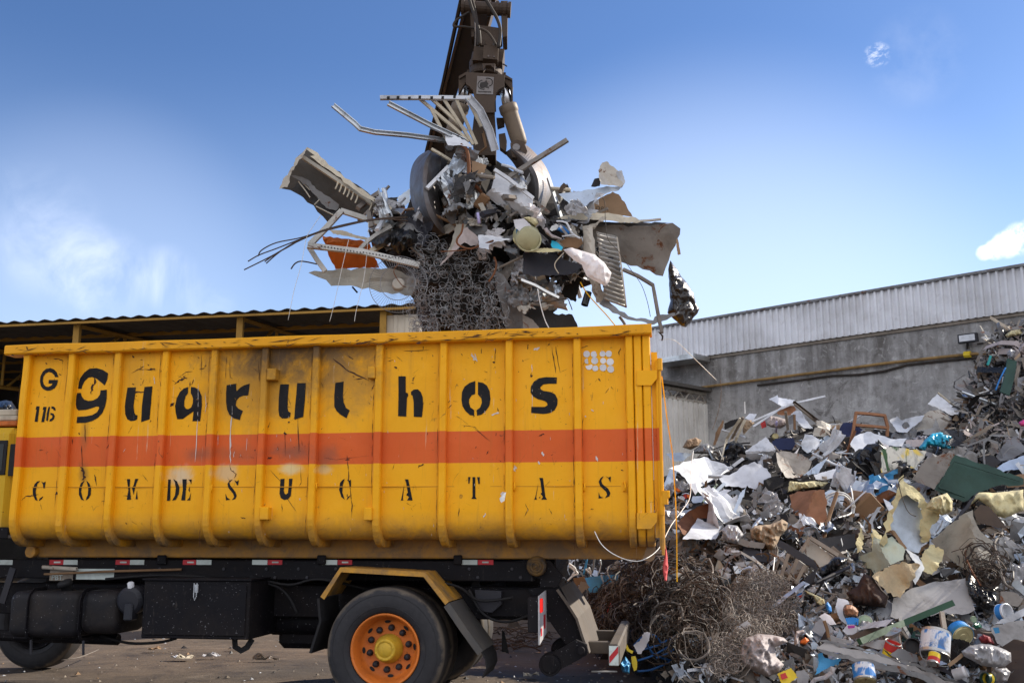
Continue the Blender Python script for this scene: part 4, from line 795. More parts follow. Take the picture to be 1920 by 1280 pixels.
for u in (52, 150):
    x = tl(u, 1150, .05)[0]; mb = MB(); r_ = .075
    mb.bar([(x, .30, z1 - .008), (x, .12, z1 - .01), (x, .065, z1 - .05), (x, .048, z1 - .1), (x, .048, z0 + .1), (x, .07, z0 + .03), (x, .12, z0 + .0), (x, .3, z0 + .002)], .035, .008, up=(1, 0, 0)); mb.build('tank_strap', 'truck_black', trk)
    mb = MB(); mb.tube([(x + .02, .10, z0), (x + .03, .10, z0 - .12)], .012, 6); mb.build('strap_bolt', 'dark_metal', trk)
x, z = tl(126, 1097, .22); mb = MB(); mb.lathe([(.045, -.08), (.045, .03), (.062, .032), (.062, .07), (.05, .078), (0, .08)], (x, .22, z - .03), (-.25, -.35, 1), 18); mb.build('filler_cap', 'black_rubber', trk, smooth=True)
x, z = tl(239, 1127, .03); mb = MB(); mb.lathe([(0, .14), (.09, .14), (.118, .12), (.125, .06), (.12, .01), (.09, -.02), (0, -.025)], (x, .06, z), (0, 1, .1), 24); mb.box((x - .03, .02, z - .16), (x + .05, .14, z - .02), bev=.012); mb.build('water_bottle', mat('bottle_black', (.02, .022, .03), .3, damt=.3, bump=.1), trk, smooth=False)
mb = MB(); mb.lathe([(.028, 0), (.028, .045), (.02, .052), (0, .053)], (x, .075, z + .11), (0, -.3, 1), 14); mb.build('bottle_cap', 'clean_white', trk, smooth=True)
x0, z1 = tl(271, 1087, .0); x1, z0 = tl(465, 1199, .0)
mb = MB(); mb.box((x0, .0, z0), (x1, .62, z1), bev=.008); mb.build('tool_box', 'truck_black', trk)
mb = MB(); mb.box((x0 + .03, -.014, z0 + .03), (x1 - .03, -.003, z1 - .035), bev=.004); mb.build('box_door', 'truck_black', trk)
mb = MB(); mb.box((x0 - .01, -.02, z1 - .002), (x1 + .015, .63, z1 + .016), bev=.004); mb.build('box_lid', 'truck_black', trk)
xm = tl(370, 1100)[0]; mb = MB()
mb.box((xm - .02, -.032, z1 - .10), (xm + .02, -.015, z1 - .03), bev=.004); mb.tube([(xm - .012, -.034, z1 - .02), (xm - .012, -.036, z1 - .13), (xm, -.036, z1 - .16), (xm + .012, -.036, z1 - .13), (xm + .012, -.034, z1 - .02)], .005, 6); mb.build('box_latch', 'galvanised', trk)
mb = MB(); q = [tl(u, v, .2) for (u, v) in ((440, 1196), (441, 1212), (452, 1219), (463, 1213), (473, 1197))]; mb.bar([(a, .2, b) for a, b in q], .05, .006, up=(0, 1, 0)); mb.build('rubber_loop', 'black_rubber', trk)
for (a, b, v0, v1, rr, yy, mm) in ((-60, 222, 1188, 1198, .05, .5, 'truck_black'), (80, 144, 1062.5, 1066.5, .018, .36, 'rusty_paint')):
    (xa, za), (xb, zb_) = tl(a, v0, yy), tl(b, v1, yy); mb = MB(); mb.tube([(xa, yy, za), (xb, yy, zb_)], rr, 10); mb.build('side_pipe', mm, trk)
mb = MB(); (xa, za), (xb, zb_) = tl(83, 1076, .33), tl(340, 1067, .38); mb.tube([(xa, .33, za), ((xa + xb) / 2, .36, (za + zb_) / 2 + .005), (xb, .38, zb_)], .011, 7)
o = mb.build('broom_handle', 'wood', None, origin=None) if False else link('wooden_pole', [T0 + EX * v.x + EY * v.y + Vector((0, 0, v.z)) for v in mb.v], mb.f, 'wood'); tag(o, 'thin wooden pole stowed along the lorry frame above the fuel tank', 'pole')
o = tb('weight_plate', 94, 1068, 136, 1088, .398, .40, 'grey_wood', 0)
o = tb('weight_plate', 144, 1065.5, 213, 1086, .395, .398, 'tape_white', 0)
fo = text('plate_text', 'PBT.', .065, 'tape_white', trk)
x, z = tl(96, 1086.5, .392); fo.location = (x, .392, z); fo.rotation_euler = (math.pi / 2, 0, 0)
# rear end: lamp board, tail plates, stabiliser roller, bumper
(xa, zt1) = tl(989, 1120, .0); (xb, zb1) = tl(1011, 1186, .0); mb = MB(); mb.box((xa, .0, zb1), (xb - .01, .42, zt1), bev=.006); mb.build('lamp_box', 'truck_black', trk)
zt2 = tl(1011, 1117, .0)[1]; zb2 = tl(1011, 1208, .0)[1]; mb = MB(); mb.prism([(xb - .006, -.02, zt2), (xb - .006, .46, zt2 + .02), (xb - .006, .46, zb2 + .05), (xb - .006, -.02, zb2)], (.012, 0, 0)); mb.build('tail_board', mat('board_grey', (.42, .42, .44), .5, dirt=(.14, .11, .09), damt=.5), trk)
m, nt, N, L, P = nodes('tail_lamp'); P.inputs['Base Color'].default_value = (.6, .01, .01, 1); P.inputs['Roughness'].default_value = .2; P.inputs['Emission Color'].default_value = (1, .03, .02, 1); P.inputs['Emission Strength'].default_value = .3; MATS['tail_lamp'] = m
mb = MB(); mb.box((xb + .007, -.01, zt2 - .13), (xb + .022, .09, zt2 - .02), bev=.01); mb.build('tail_lamp', 'tail_lamp', trk)
mb = MB(); mb.box((xb + .007, .04, zb2 + .06), (xb + .0095, .12, zb2 + .12)); mb.box((xb + .007, .24, zb2 + .10), (xb + .0095, .36, zb2 + .21)); mb.build('tail_marker', 'tape_red', trk)
K = (840, 960, 4.)
def plate(name, pts, y, th, m='truck_black'):
    mb = MB(); mb.prism([(tl(u, v, y)[0], y, tl(u, v, y)[1]) for (u, v) in zc(K, pts)], (0, th, 0)); return mb.build(name, m, trk)
ARM = [(770, 470), (830, 540), (905, 680), (975, 790), (1020, 930), (1062, 1052), (1010, 1000), (880, 985), (775, 835), (600, 575), (700, 560)]
plate('hook_plate', ARM, .46, .03); plate('hook_plate', ARM, 1.75, .03)
fl_ = [tl(u, v, .44) for (u, v) in zc(K, [(828, 572), (905, 680), (975, 790), (1020, 930), (1064, 1052)])]; mb = MB(); band(mb, fl_, .40, 1.84, .02); mb.build('tail_apron', mat('dusty_steel', (.085, .07, .058), .65, dirt=(.16, .125, .09), damt=.6, bump=.3), trk)
plate('roller_arm', [(770, 1060), (960, 955), (1040, 990), (1050, 1050), (990, 1100), (840, 1180), (780, 1150)], .30, .05)
cx, cz_ = tl(*zc(K, [(765, 1140)])[0], .3)
rw = [(0, 0), (.06, 0), (.075, .006), (.085, .003), (.09, .012), (.09, .14), (.08, .15), (0, .15)]
for yy in (.28, .75): mb = MB(); mb.lathe([(r * 1.02, h) for r, h in rw], (cx + (.05 if yy > .5 else 0), yy, cz_ + (.07 if yy > .5 else 0)), (0, 1, 0), 28); mb.build('stabiliser_roller', 'truck_black', trk, smooth=False)
cx, cz_ = tl(*zc(K, [(998, 1035)])[0], .28); mb = MB(); mb.lathe([(0, -.03), (.03, -.03), (.035, 0), (.055, .0), (.055, .03), (0, .03)], (cx, .29, cz_), (0, 1, 0), 18); mb.build('arm_pin', 'truck_black', trk)
cx, cz_ = tl(1005, 1061, .34); mb = MB(); mb.lathe([(0, -.012), (.012, -.012), (.016, 0), (.03, .002), (.034, -.008), (.05, -.008), (.054, .004), (.07, .004), (.082, .012), (.084, .10), (0, .10)], (cx, .34, cz_), (0, 1, 0), 30); mb.build('tail_roller', mat('worn_roller', (.028, .024, .022), .55, .2, dirt=(.34, .17, .02), damt=.8, ds=7, spots=.7), trk)
plate('roller_bracket', [(350, 380), (560, 360), (760, 360), (860, 480), (820, 560), (690, 560), (690, 500)], .42, .06)
tb('tail_beam', 905, 1103, 1008, 1157, .5, .54); plate('hose_block', [(200, 580), (400, 590), (400, 690), (330, 750), (220, 740)], .44, .08, 'dark_metal')
xn, zn = tl(1151, 1228, .10); mb = MB(); sx, sz = .045, .085
mb.box((xn - sx, .10, zn - sz), (xn + sx, 2.35, zn + sz), bev=.014); mb.build('bumper_bar', 'dusty_steel', trk)
mb = MB(); mb.box((xn - sx + .008, .096, zn - sz + .01), (xn + sx - .008, .099, zn + sz - .012)); mb.build('bumper_tape', 'tape_white', trk)
mb = MB(); mb.prism([(xn - sx + .01, .095, zn - .06), (xn + sx - .01, .095, zn + .02), (xn + sx - .01, .095, zn + .072), (xn - sx + .01, .095, zn - .008)], (0, -.002, 0)); mb.build('bumper_tape', 'tape_red', trk)
for yy in (.6, 1.6):
    xq = tl(1102, 1180, yy)[0]; mb = MB(); mb.box((xn - .36, yy, zn - .045), (xn - sx, yy + .12, zn + .05), bev=.006); mb.build('bumper_arm', 'dusty_steel', trk)
# cab, seen behind the container's front edge
paint('cab_yellow', (.60, .36, .012), False, 0)
xc1, zc1 = tl(30, 800, .12); zc0 = tl(10, 1000, .12)[1]; mb = MB(); mb.box((xc1 - 1.9, .12, zc0), (xc1, 2.35, zc1), bev=.06); cab = mb.build('cab', 'cab_yellow', trk)
mb = MB(); (xa, za), (xb, zb_) = tl(-60, 826, .115), tl(9.5, 890, .115); mb.box((xa, .108, zb_), (xb, .122, za), bev=.006); mb.build('window_seal', 'black_rubber', trk)
mb = MB(); mb.box((xa, .104, zb_ + .03), (xb - .03, .112, za - .03), bev=.003); mb.build('window_glass', 'glass_dark', trk)
mb = MB(); (xa, za), (xb, zb_) = tl(20, 832, .115), tl(26, 892, .115); mb.box((xa, .108, zb_), (xb, .122, za), bev=.005); mb.build('window_seal', 'black_rubber', trk)
for (v0, v1, mm, y) in ((769, 779, 'cream', .3), (781, 788, 'cream', .28), (790.5, 798, 'orange_panel', .2)):
    (xa, za), (xb, zb_) = tl(-90, v0, y), tl(31, v1, y); mb = MB(); mb.box((xa, y, zb_), (xb, 2.2, za), bev=.01); mb.build('roof_rack', mm, trk)
tb('cab_step', -60, 988, 14, 1010, .08, .5)
(xa, za), (xb, zb_) = tl(25, 1064, .3), tl(4, 1130, .3); mb = MB(); mb.bar([(xa, .3, za), (xb, .3, zb_)], .06, .02, up=(0, 1, 0)); mb.build('cab_stay', 'dark_metal', trk)
# ------------------------------------------------------------------ builders for single pieces of scrap
SEED = [100]
OUTL = []
def settle(px, gx, gz, off):
    """depth at which a tilted piece just rests in front of the heap all along its outline"""
    Y0 = depth_for(px, 0); n = len(px); q = px + [((px[i][0] + px[(i + 1) % n][0]) / 2, (px[i][1] + px[(i + 1) % n][1]) / 2) for i in range(n)]
    OUTL.append(px); d = min((hit(u, v) or 99) - p.y for (u, v), p in zip(q, plane_pts(q, Y0, gx, gz)))
    return Y0 + min(0, d) - off
def fbm(x, y, s, f): return noise.noise(Vector((x * f, y * f, s))) + .5 * noise.noise(Vector((x * f * 2.1, y * f * 2.1, s + 9)))
def plane_pts(px, Y, gx, gz):
    us = [p[0] for p in px]; vs = [p[1] for p in px]; c = pw((min(us) + max(us)) / 2, (min(vs) + max(vs)) / 2, Y); k = c.y - gx * c.x - gz * c.z; out = []
    for (u, v) in px:
        r = ray(u, v); t = (k + gz * CAMZ) / (r.y - gx * r.x - gz * r.z); out.append((r * t) + Vector((0, 0, CAMZ)))
    return out
def depth_for(px, off):
    us = [p[0] for p in px]; vs = [p[1] for p in px]; return hity((min(us) + max(us)) / 2, (min(vs) * .4 + max(vs) * .6)) - off
def S(name, label, cat, Z, pts, Y, m, gx=0., gz=0., cr=.04, th=.006, rag=.25, fr=2.5, par=None, group=None, nin=110, off=.12, fold=(), smooth=False):
    """sheet: a traced outline laid on a tilted plane, creased and dented, with real thickness"""
    SEED[0] += 1; sd_ = SEED[0] * 1.7; px = zc(Z, pts)
    if Y is None: gz += .55; Y = settle(px, gx, gz, off - .08)
    p, t, e = triang(px, nin, rag, SEED[0]); P = plane_pts(p, Y, gx, gz); fr_, bk = [], []; n = Vector((gx, -1, gz)).normalized()
    for (u, v), q in zip(p, P):
        d = cr * (fbm(q.x, q.z, sd_, fr) + .8 * (abs(noise.noise(Vector((q.x * fr * .7 + q.z * fr * .5, q.z * .3, sd_)))) * 2 - .5))
        for (fa, fb, h) in fold:                      # crease along a photo line: the far side of it bends away by h per pixel
            a, b = zc(Z, [fa, fb]); s_ = ((b[0] - a[0]) * (v - a[1]) - (b[1] - a[1]) * (u - a[0])) / math.dist(a, b); d += h * max(0, s_) / 100
        r = ray(u, v); q = q + r * d; fr_.append(q); bk.append(q + r * th)
    vv, ff = shellmesh(fr_, bk, t); o = link(name, vv, ff, m, par, smooth=smooth)
    if par is None and label: tag(o, label, cat, group)
    return o
def B(name, label, cat, Z, pts, Y, m, h=.14, cr=.03, fr=5., par=None, group=None, nin=1000, off=.14, gz=0., gx=0., rag=.12, smooth=None):
    """bag, cushion or lump: a traced outline swollen to both sides and wrinkled"""
    SEED[0] += 1; sd_ = SEED[0] * 1.3; px = zc(Z, pts)
    if Y is None: gz += .55; Y = settle(px, gx, gz, off - .08)
    p, t, e = triang(px, nin, rag, SEED[0]); P = plane_pts(p, Y, gx, gz); mx = max(e) or 1; fr_, bk = [], []
    for (u, v), q, d in zip(p, P, e):
        s = math.sqrt(max(0, 1 - (1 - d / mx) ** 2)); r = ray(u, v); nn = lambda f, k: 1 - 2.4 * abs(noise.noise(Vector((q.x * f, q.z * f * .6, sd_ + k)))); w = cr * (.8 * fbm(q.x, q.z, sd_, fr) + 1.1 * nn(fr * 1.2, 3) + .8 * nn(fr * 2.6, 11) + .6 * nn(fr * 5.2, 17)) * min(1, d / mx * 4)
        fr_.append(q - r * (h * s + w)); bk.append(q + r * (h * s * .8 + .004))
    smooth = True if smooth is None else smooth; vv, ff = shellmesh(fr_, bk, t); o = link(name, vv, ff, m, par, smooth=smooth)
    if par is None and label: tag(o, label, cat, group)
    return o
PROF = {'L': lambda w, h: [(-w / 2, -h / 2), (w / 2, -h / 2), (w / 2, -h / 2 + .006), (-w / 2 + .006, -h / 2 + .006), (-w / 2 + .006, h / 2), (-w / 2, h / 2)],
        'U': lambda w, h: [(-w / 2, -h / 2), (w / 2, -h / 2), (w / 2, h / 2), (w / 2 - .006, h / 2), (w / 2 - .006, -h / 2 + .006), (-w / 2 + .006, -h / 2 + .006), (-w / 2 + .006, h / 2), (-w / 2, h / 2)]}
def R(name, label, cat, Z, pts, Y, m, w, h=None, prof=None, par=None, group=None, off=.3, up=None, n=7):
    """bar, profile or pipe through traced points; w is its width in photo pixels"""
    px = zc(Z, pts); Ys = [hity(u, v) - off for (u, v) in px] if Y is None else (list(Y) if isinstance(Y, (list, tuple)) else [Y] * len(px))
    P = [pw(u, v, y) for (u, v), y in zip(px, Ys)]; ww = w * sum(Ys) / len(Ys) / F; hh = (h or w) * sum(Ys) / len(Ys) / F; mb = MB()
    if prof == 'tube':
        if len(P) > 2: P = spline(P)
        mb.tube(P, ww / 2, n)
    else: mb.bar(P, ww, hh, prof=PROF[prof](ww, hh) if prof else None, up=up)
    o = mb.build(name, m, par, smooth=prof == 'tube')
    if par is None and label: tag(o, label, cat, group)
    return o
def can(name, label, cat, uv, Y, r, L, axis, mats, bands=None, lid=None, par=None, group=None, off=.2, openend=False, handle=False):
    """tin or bucket: centre pixel of its near end, radius (photo px), length in radii, axis pointing away from the near end"""
    Y = (hity(*uv) - off) if Y is None else Y; c = pw(*uv, Y); R_ = r * Y / F; ax = Vector(axis).normalized(); t = thing(name, label, cat, c - Vector((0, 0, R_)), group)
    mb = MB(); bands = bands or [(1., 0)]; pr = [(R_ * .93, .0), (R_, .004), (R_ * 1.03, R_ * .04), (R_, R_ * .09)]; ks = [0, 0, 0]; h0 = R_ * .09; H = L * R_
    for (f, k) in bands: pr.append((R_ * (1 - .02 * f), h0 + (H - h0) * f)); ks.append(k)
    pr += [(R_ * 1.02, H * 1.005), (R_ * .9, H * 1.01), (0, H * 1.0)]; ks += [0, 0, 0]
    if openend: pr = [(0, H * .93), (R_ * .9, H * .93), (R_ * .92, .0)] + pr[1:]; ks = [0, 0, 0] + ks[1:]
    mb.lathe(pr, c, ax, 28, k_of=ks); mb.build('body', mats, t, smooth=False)
    if lid:
        mb = MB(); mb.lathe([(0, -R_ * .02), (R_ * .2, -R_ * .02), (R_ * .24, R_ * .01), (R_ * .45, R_ * .01), (R_ * .5, -R_ * .02), (R_ * .78, -R_ * .02), (R_ * .84, R_ * .05), (R_ * .93, -R_ * .01), (R_ * .95, R_ * .04)], c - ax * R_ * .02, ax, 28); mb.build('lid', lid, t)
    if handle:
        s_ = ax.cross(Vector((0, -1, .2))).normalized(); mb = MB(); up = ax.cross(s_); mb.tube(spline([c + s_ * R_ + ax * R_ * .2, c + s_ * R_ * .9 - ax * R_ * .5 - up * R_ * .3, c - ax * R_ * .75 - up * R_ * .5, c - s_ * R_ * .9 - ax * R_ * .5 - up * R_ * .3, c - s_ * R_ + ax * R_ * .2]), R_ * .035, 5); mb.build('handle', 'wire_grey', t)
    return t
def group_of(o, g): o['group'] = g; return o
# ------------------------------------------------------------------ boom tip and grapple
GY = 9.9
ZA = (440, 0, 4.); ZB = (760, 0, 4.571); ZC = (450, 250, 3.657); ZD = (740, 250, 5.565); ZE = (740, 420, 5.82); ZF = (980, 280, 3.556)
def gp_(Z, pts, Y=GY): return [pw(u, v, Y) for (u, v) in zc(Z, pts)]
def W1(px, Y=GY): return px * Y / F
boom = thing('crane_boom', 'dark steel boom of a material handler slanting down behind the grapple', 'crane boom', pw(905, 20, GY + .1))
mb = MB(); A = pw(912, -30, GY + .3); Bq = pw(790, 430, 14.5); mb.bar([A, A.lerp(Bq, .3), A.lerp(Bq, .7), Bq], .26, .36, up=(.25, -1, .35)); mb.build('stick', 'dark_metal', boom)
mb = MB()
for s in (-1, 1):
    q = Vector((.15 * s, 0, 0)); mb.bar([A + q, A.lerp(Bq, .5) + q, Bq + q], .03, .42, up=(.25, -1, .35))
mb.build('side_plates', 'brown_iron', boom)
mb = MB(); C_ = pw(905, 700, 17.5); mb.bar([Bq, Bq.lerp(C_, .4) + Vector((0, 0, .3)), C_], .6, .75, up=(.3, -1, .3)); C2 = Vector((C_.x + .3, 18.3, 0)); mb.bar([C_, C2], .9, .9, up=(0, -1, 0)); mb.build('lower_boom', 'brown_iron', boom)
mb = MB(); mb.tube([A.lerp(Bq, .05) + Vector((-.2, -.1, .1)), A.lerp(Bq, .35) + Vector((-.19, -.1, 0)), A.lerp(Bq, .7) + Vector((-.19, -.1, .0))], .025, 6); mb.build('boom_pipe', 'hose', boom)
mb = MB(); q = [pw(868, 13, GY - .1), pw(955, 19, GY - .1)]; mb.tube(q, W1(13), 16)
for t in (.0, .22, .56, .74, .9, 1.0): c = q[0].lerp(q[1], t); d = (q[1] - q[0]).normalized(); mb.tube([c - d * W1(3), c + d * W1(3)], W1(16), 16)
mb.build('tip_pin', 'brown_iron', boom, smooth=False)
mb = MB()
for (u0, u1, Y) in ((939, 952, GY - .12), (880, 890, GY - .12)): mb = MB(); mb.prism(gp_((0, 0, 1), [(u0, 2), (u1, 2), (u1 - 1, 68), (u0 + 4, 70)], Y), (0, .3, 0)); mb.build('tip_bracket', 'brown_iron', boom)
gr = thing('grapple', 'brown hydraulic scrap grapple with two curved steel shells hanging from the boom tip', 'grapple', pw(905, 60, GY))
mb = MB(); mb.prism(gp_(ZB, [(600, 210), (800, 240), (830, 330), (760, 390), (640, 390), (600, 330)], GY - .06), (0, .18, 0)); mb.build('hanger_link', 'brown_iron', gr)
mb = MB(); c = pw(917, 79, GY - .12); mb.lathe([(0, 0), (W1(8), 0), (W1(10), .02), (W1(10), .3), (0, .3)], c, (0, 1, 0), 14); mb.build('link_pin', 'brown_iron', gr)
def hbox(pts, Y, d, name, m='brown_iron', par=None): mb = MB(); mb.prism(gp_(ZB, pts, Y), (0, d, 0)); return mb.build(name, m, par or gr)
hbox([(590, 398), (850, 420), (832, 530), (575, 515)], GY - .16, .40, 'rotator_motor'); hbox([(672, 388), (797, 394), (793, 512), (664, 500)], GY - .28, .14, 'motor_cover')
mb = MB()
for (x, y) in ((712, 486), (760, 490)): mb.lathe([(W1(1.6), 0), (W1(1.6), .012), (0, .013)], gp_(ZB, [(x, y)], GY - .28)[0], (0, -1, 0), 8)
mb.build('cover_bolts', 'shell_steel', gr)
mb = MB(); c = gp_(ZB, [(694, 565)], GY + .05)[0]; r0 = W1(33); ax = (gp_(ZB, [(700, 500)], GY)[0] - gp_(ZB, [(690, 640)], GY)[0]).normalized(); mb.lathe([(0, -.13), (r0 * .95, -.13), (r0, -.11), (r0, -.05), (r0 * 1.04, -.04), (r0 * 1.04, .03), (r0 * .96, .04), (r0 * .93, .12), (0, .12)], c, ax, 26); mb.build('slew_ring', 'brown_iron', gr)
hbox([(660, 545), (770, 545), (765, 590), (730, 560), (690, 560), (668, 600)], GY - .30, .08, 'ring_lug')
HP = [(518, 618), (852, 642), (846, 745), (800, 768), (775, 800), (765, 870), (768, 965), (588, 965), (592, 830), (580, 775), (552, 742), (520, 722)]
hbox(HP, GY - .30, .05, 'head_plate'); hbox([(x + 10, y - 20) for x, y in HP], GY + .18, .05, 'head_plate')
hbox([(852, 636), (918, 676), (922, 860), (912, 870), (905, 760), (850, 700)], GY - .22, .06, 'head_cheek'); hbox([(458, 655), (516, 622), (520, 700), (470, 780), (455, 800)], GY - .22, .06, 'head_cheek')
mb = MB(); mb.prism(gp_(ZB, [(460, 655), (520, 618), (852, 640), (918, 676), (916, 690), (850, 660), (520, 640), (462, 676)], GY - .24), (0, .46, 0)); mb.build('head_top', 'brown_iron', gr)
hbox([(592, 966), (766, 966), (778, 1150), (775, 1330), (590, 1330), (570, 1150)], GY - .12, .3, 'grapple_body'); hbox([(780, 1010), (850, 1010), (850, 1060), (790, 1080)], GY - .05, .1, 'cylinder_stop')
ZP = (860, 120, 11.63)
mb = MB(); mb.prism(gp_(ZP, [(405, 265), (770, 290), (750, 668), (385, 655)], GY - .306), (0, .006, 0)); o = mb.build('emblem_plate', 'shell_steel', gr)
def arc(cx, cy, rx, ry, a0, a1, n=18): return [(cx + rx * math.cos(a0 + (a1 - a0) * i / n), cy + ry * math.sin(a0 + (a1 - a0) * i / n)) for i in range(n + 1)]
mb = MB()
for path, w in ((arc(530, 455, 108, 98, 1.2, 4.6), 15), (arc(640, 400, 98, 88, -2.0, 1.35), 17)):
    mb.bar(gp_(ZP, path, GY - .308), W1(w / 11.6), .004, up=(0, -1, 0))
for pts in ([(460, 450), (480, 405), (540, 395), (575, 390), (600, 350), (615, 385), (645, 430), (635, 465), (590, 490), (560, 515), (500, 525), (465, 500)], [(590, 492), (650, 490), (662, 535), (630, 510), (590, 515)]): mb.prism(gp_(ZP, pts, GY - .3115), (0, .004, 0))
for i in range(11): mb.prism(gp_(ZP, [(428 + i * 26, 590 + i), (446 + i * 26, 591 + i), (446 + i * 26, 612 + i), (428 + i * 26, 611 + i)], GY - .3105), (0, .004, 0))
mb.build('emblem', 'dark_sheet', gr)
def cyl(p0, p1, q0, q1, r0, r1, Ya, Yb):
    a, b = gp_(ZB, [p0], Ya)[0], gp_(ZB, [p1], Yb)[0]; mb = MB(); mb.tube([a, b], W1(r0), 18); mb.build('piston_rod', 'chrome', gr, smooth=True)
    c, d = gp_(ZB, [q0], Yb)[0], gp_(ZB, [q1], Yb + .05)[0]; ax = d - c; L = ax.length; r = W1(r1); mb = MB(); mb.lathe([(0, 0), (r * 1.12, 0), (r * 1.16, .01), (r * 1.16, .07), (r * 1.05, .085), (r, .10), (r, L - .1), (r * .95, L - .03), (r * .8, L), (0, L)], c, ax, 24); mb.build('cylinder', mat('cyl_brown', (.15, .115, .085), .55, .1, dirt=(.26, .19, .125), damt=.5) if 'cyl_brown' not in MATS else 'cyl_brown', gr, smooth=True)
cyl((835, 700), (880, 915), (876, 905), (985, 1245), 10.5, 16, GY - .12, GY - .16); cyl((520, 690), (468, 880), (475, 900), (385, 1230), 10.5, 15.5, GY - .12, GY - .12)
for (x, y) in ((975, 1235), (405, 1235)):
    hbox([(x - 75, y - 10), (x - 20, y - 40), (x + 40, y - 20), (x + 70, y + 60), (x + 40, y + 130), (x - 60, y + 110)], GY - .24, .07, 'clevis'); mb = MB(); c = gp_(ZB, [(x - 25, y + 25)], GY - .26)[0]; mb.lathe([(0, 0), (W1(7), 0), (W1(8), .01), (W1(8), .3), (0, .3)], c, (0, 1, 0), 14); mb.build('clevis_pin', 'shell_steel', gr)
hbox([(800, 1150), (855, 1140), (870, 1210), (860, 1300), (810, 1260)], GY - .1, .1, 'shell_arm')
def hose(pts, Y, r=3.): mb = MB(); mb.tube(spline(gp_(ZB, pts, Y)), W1(r), 8); mb.build('hose', 'hose', gr, smooth=True)
hose([(540, -40), (560, 40), (600, 160), (632, 270), (640, 385)], GY - .3, 3.2); hose([(560, -40), (590, 60), (612, 170), (618, 290), (622, 395)], GY - .26, 2.8); hose([(680, -20), (740, 80), (790, 170), (815, 270), (800, 410)], GY - .34, 3.4)
hose([(548, 105), (450, 165), (415, 208), (425, 230), (500, 230), (590, 245)], GY - .15, 2.4); hose([(640, 245), (700, 275), (745, 330), (775, 385)], GY - .32, 2.6); hose([(835, 550), (855, 560), (872, 571)], GY - .1, 1.3); hose([(915, 750), (912, 820), (908, 880)], GY - .2, 2.2)
def shell(cols, Ys, name='shell', n=16):
    """curved steel shell: columns of traced points (outer rim, crest, inner lip), each with its own depth"""
    C = [spline(gp_(ZD, c, GY), 6) for c in cols]; k = min(len(c) for c in C); C = [[c[int(i * (len(c) - 1) / (k - 1))] for i in range(k)] for c in C]; vs = []
    for i in range(k):
        for c, y in zip(C, Ys):
            f = math.sin(math.pi * min(1, (i + .6) / k)) ; yy = GY + y * (.45 + .55 * f); p = c[i]; d = p - Vector((0, 0, CAMZ)); vs.append(Vector((0, 0, CAMZ)) + d * (yy / p.y))
    m_ = len(cols); ff = [(i * m_ + j, i * m_ + j + 1, (i + 1) * m_ + j + 1, (i + 1) * m_ + j) for i in range(k - 1) for j in range(m_ - 1)]
    b = [v + Vector((0, .035, 0)) for v in vs]; v2, f2 = shellmesh(vs, b, ff); return link(name, v2, f2, 'shell_steel', gr)
shell([[(345, 180), (250, 240), (180, 350), (156, 520), (172, 700), (225, 860), (310, 1000), (420, 1075), (525, 1062)], [(360, 178), (275, 250), (215, 360), (195, 520), (210, 700), (262, 860), (345, 985), (440, 1060), (527, 1058)],
       [(380, 190), (330, 270), (302, 370), (292, 520), (310, 690), (355, 840), (420, 950), (480, 1020), (529, 1052)], [(400, 200), (362, 290), (345, 380), (335, 520), (355, 680), (400, 810), (455, 920), (500, 990), (530, 1045)],
       [(490, 230), (478, 330), (468, 420), (466, 520), (474, 660), (492, 790), (508, 880), (522, 960), (533, 1035)]], [.05, -.2, -.62, -.58, -.1])
shell([[(1300, 70), (1420, 160), (1530, 280), (1612, 420), (1640, 560), (1612, 740), (1560, 870), (1500, 960)], [(1290, 80), (1400, 180), (1500, 300), (1575, 430), (1600, 570), (1580, 740), (1530, 870), (1480, 955)],
       [(1215, 150), (1330, 240), (1430, 340), (1490, 460), (1505, 580), (1495, 720), (1470, 850), (1440, 940)], [(1205, 165), (1310, 255), (1395, 360), (1450, 470), (1465, 590), (1455, 720), (1440, 850), (1420, 930)],
       [(1150, 200), (1230, 290), (1290, 390), (1325, 490), (1335, 600), (1340, 720), (1340, 830), (1345, 900)]], [.1, -.12, -.50, -.46, -.05])
mb = MB(); c0, c1 = gp_(ZD, [(570, 800)], GY + .18)[0], gp_(ZD, [(590, 1000)], GY + .3)[0]
# ------------------------------------------------------------------ what it holds
hold = 'scrap held in the grapple'
n_ = Vector((0, -1, 0))
bf = thing('bed_frame', 'white bed frame with a holed rail and bare slats above the grapple load', 'bed frame', pw(800, 190, GY - .5))
o = R('rail', '', '', ZA, [(1090, 735), (1400, 734), (1770, 738)], [9.35, 9.4, 9.45], 'rusty_paint' if 0 else 'white_sheet', 8.5, 6, par=bf)
mb = MB()
for (x, y) in ((1153, 732), (1226, 730), (1311, 734), (1389, 727), (1478, 732), (1561, 731), (1650, 724)): mb.prism(gp_(ZA, [(x - 10, y - 9), (x + 10, y - 9), (x + 7, y + 10), (x - 12, y + 10)], 9.33), (0, .014, 0))
mb.build('rail_socket', 'black_rubber', bf)
for (a, b) in (((1392, 745), (1760, 1060)), ((1480, 745), (1740, 985)), ((1570, 748), (1790, 1085)), ((1660, 745), (1815, 1085)), ((1475, 820), (1605, 1075)), ((1745, 740), (1850, 950))): R('slat', '', '', ZA, [a, b], [9.44, 9.5], 'cream', 6, 5, par=bf)
R('end_rail', '', '', ZB, [(540, 835), (640, 950), (720, 1120), (770, 1290)], [9.42, 9.4, 9.45, 9.5], 'white_sheet', 15, 9, par=bf, prof='U')
R('metal_stud', 'kinked galvanised strip bent in the middle reaching far left of the grapple', 'metal strip', ZA, [(738, 790), (900, 925), (940, 966), (1050, 992), (1300, 1015), (1560, 1052), (1640, 1060)], [9.3, 9.3, 9.3, 9.34, 9.4, 9.5, 9.55], 'galvanised', 9.5, 6, prof='U')
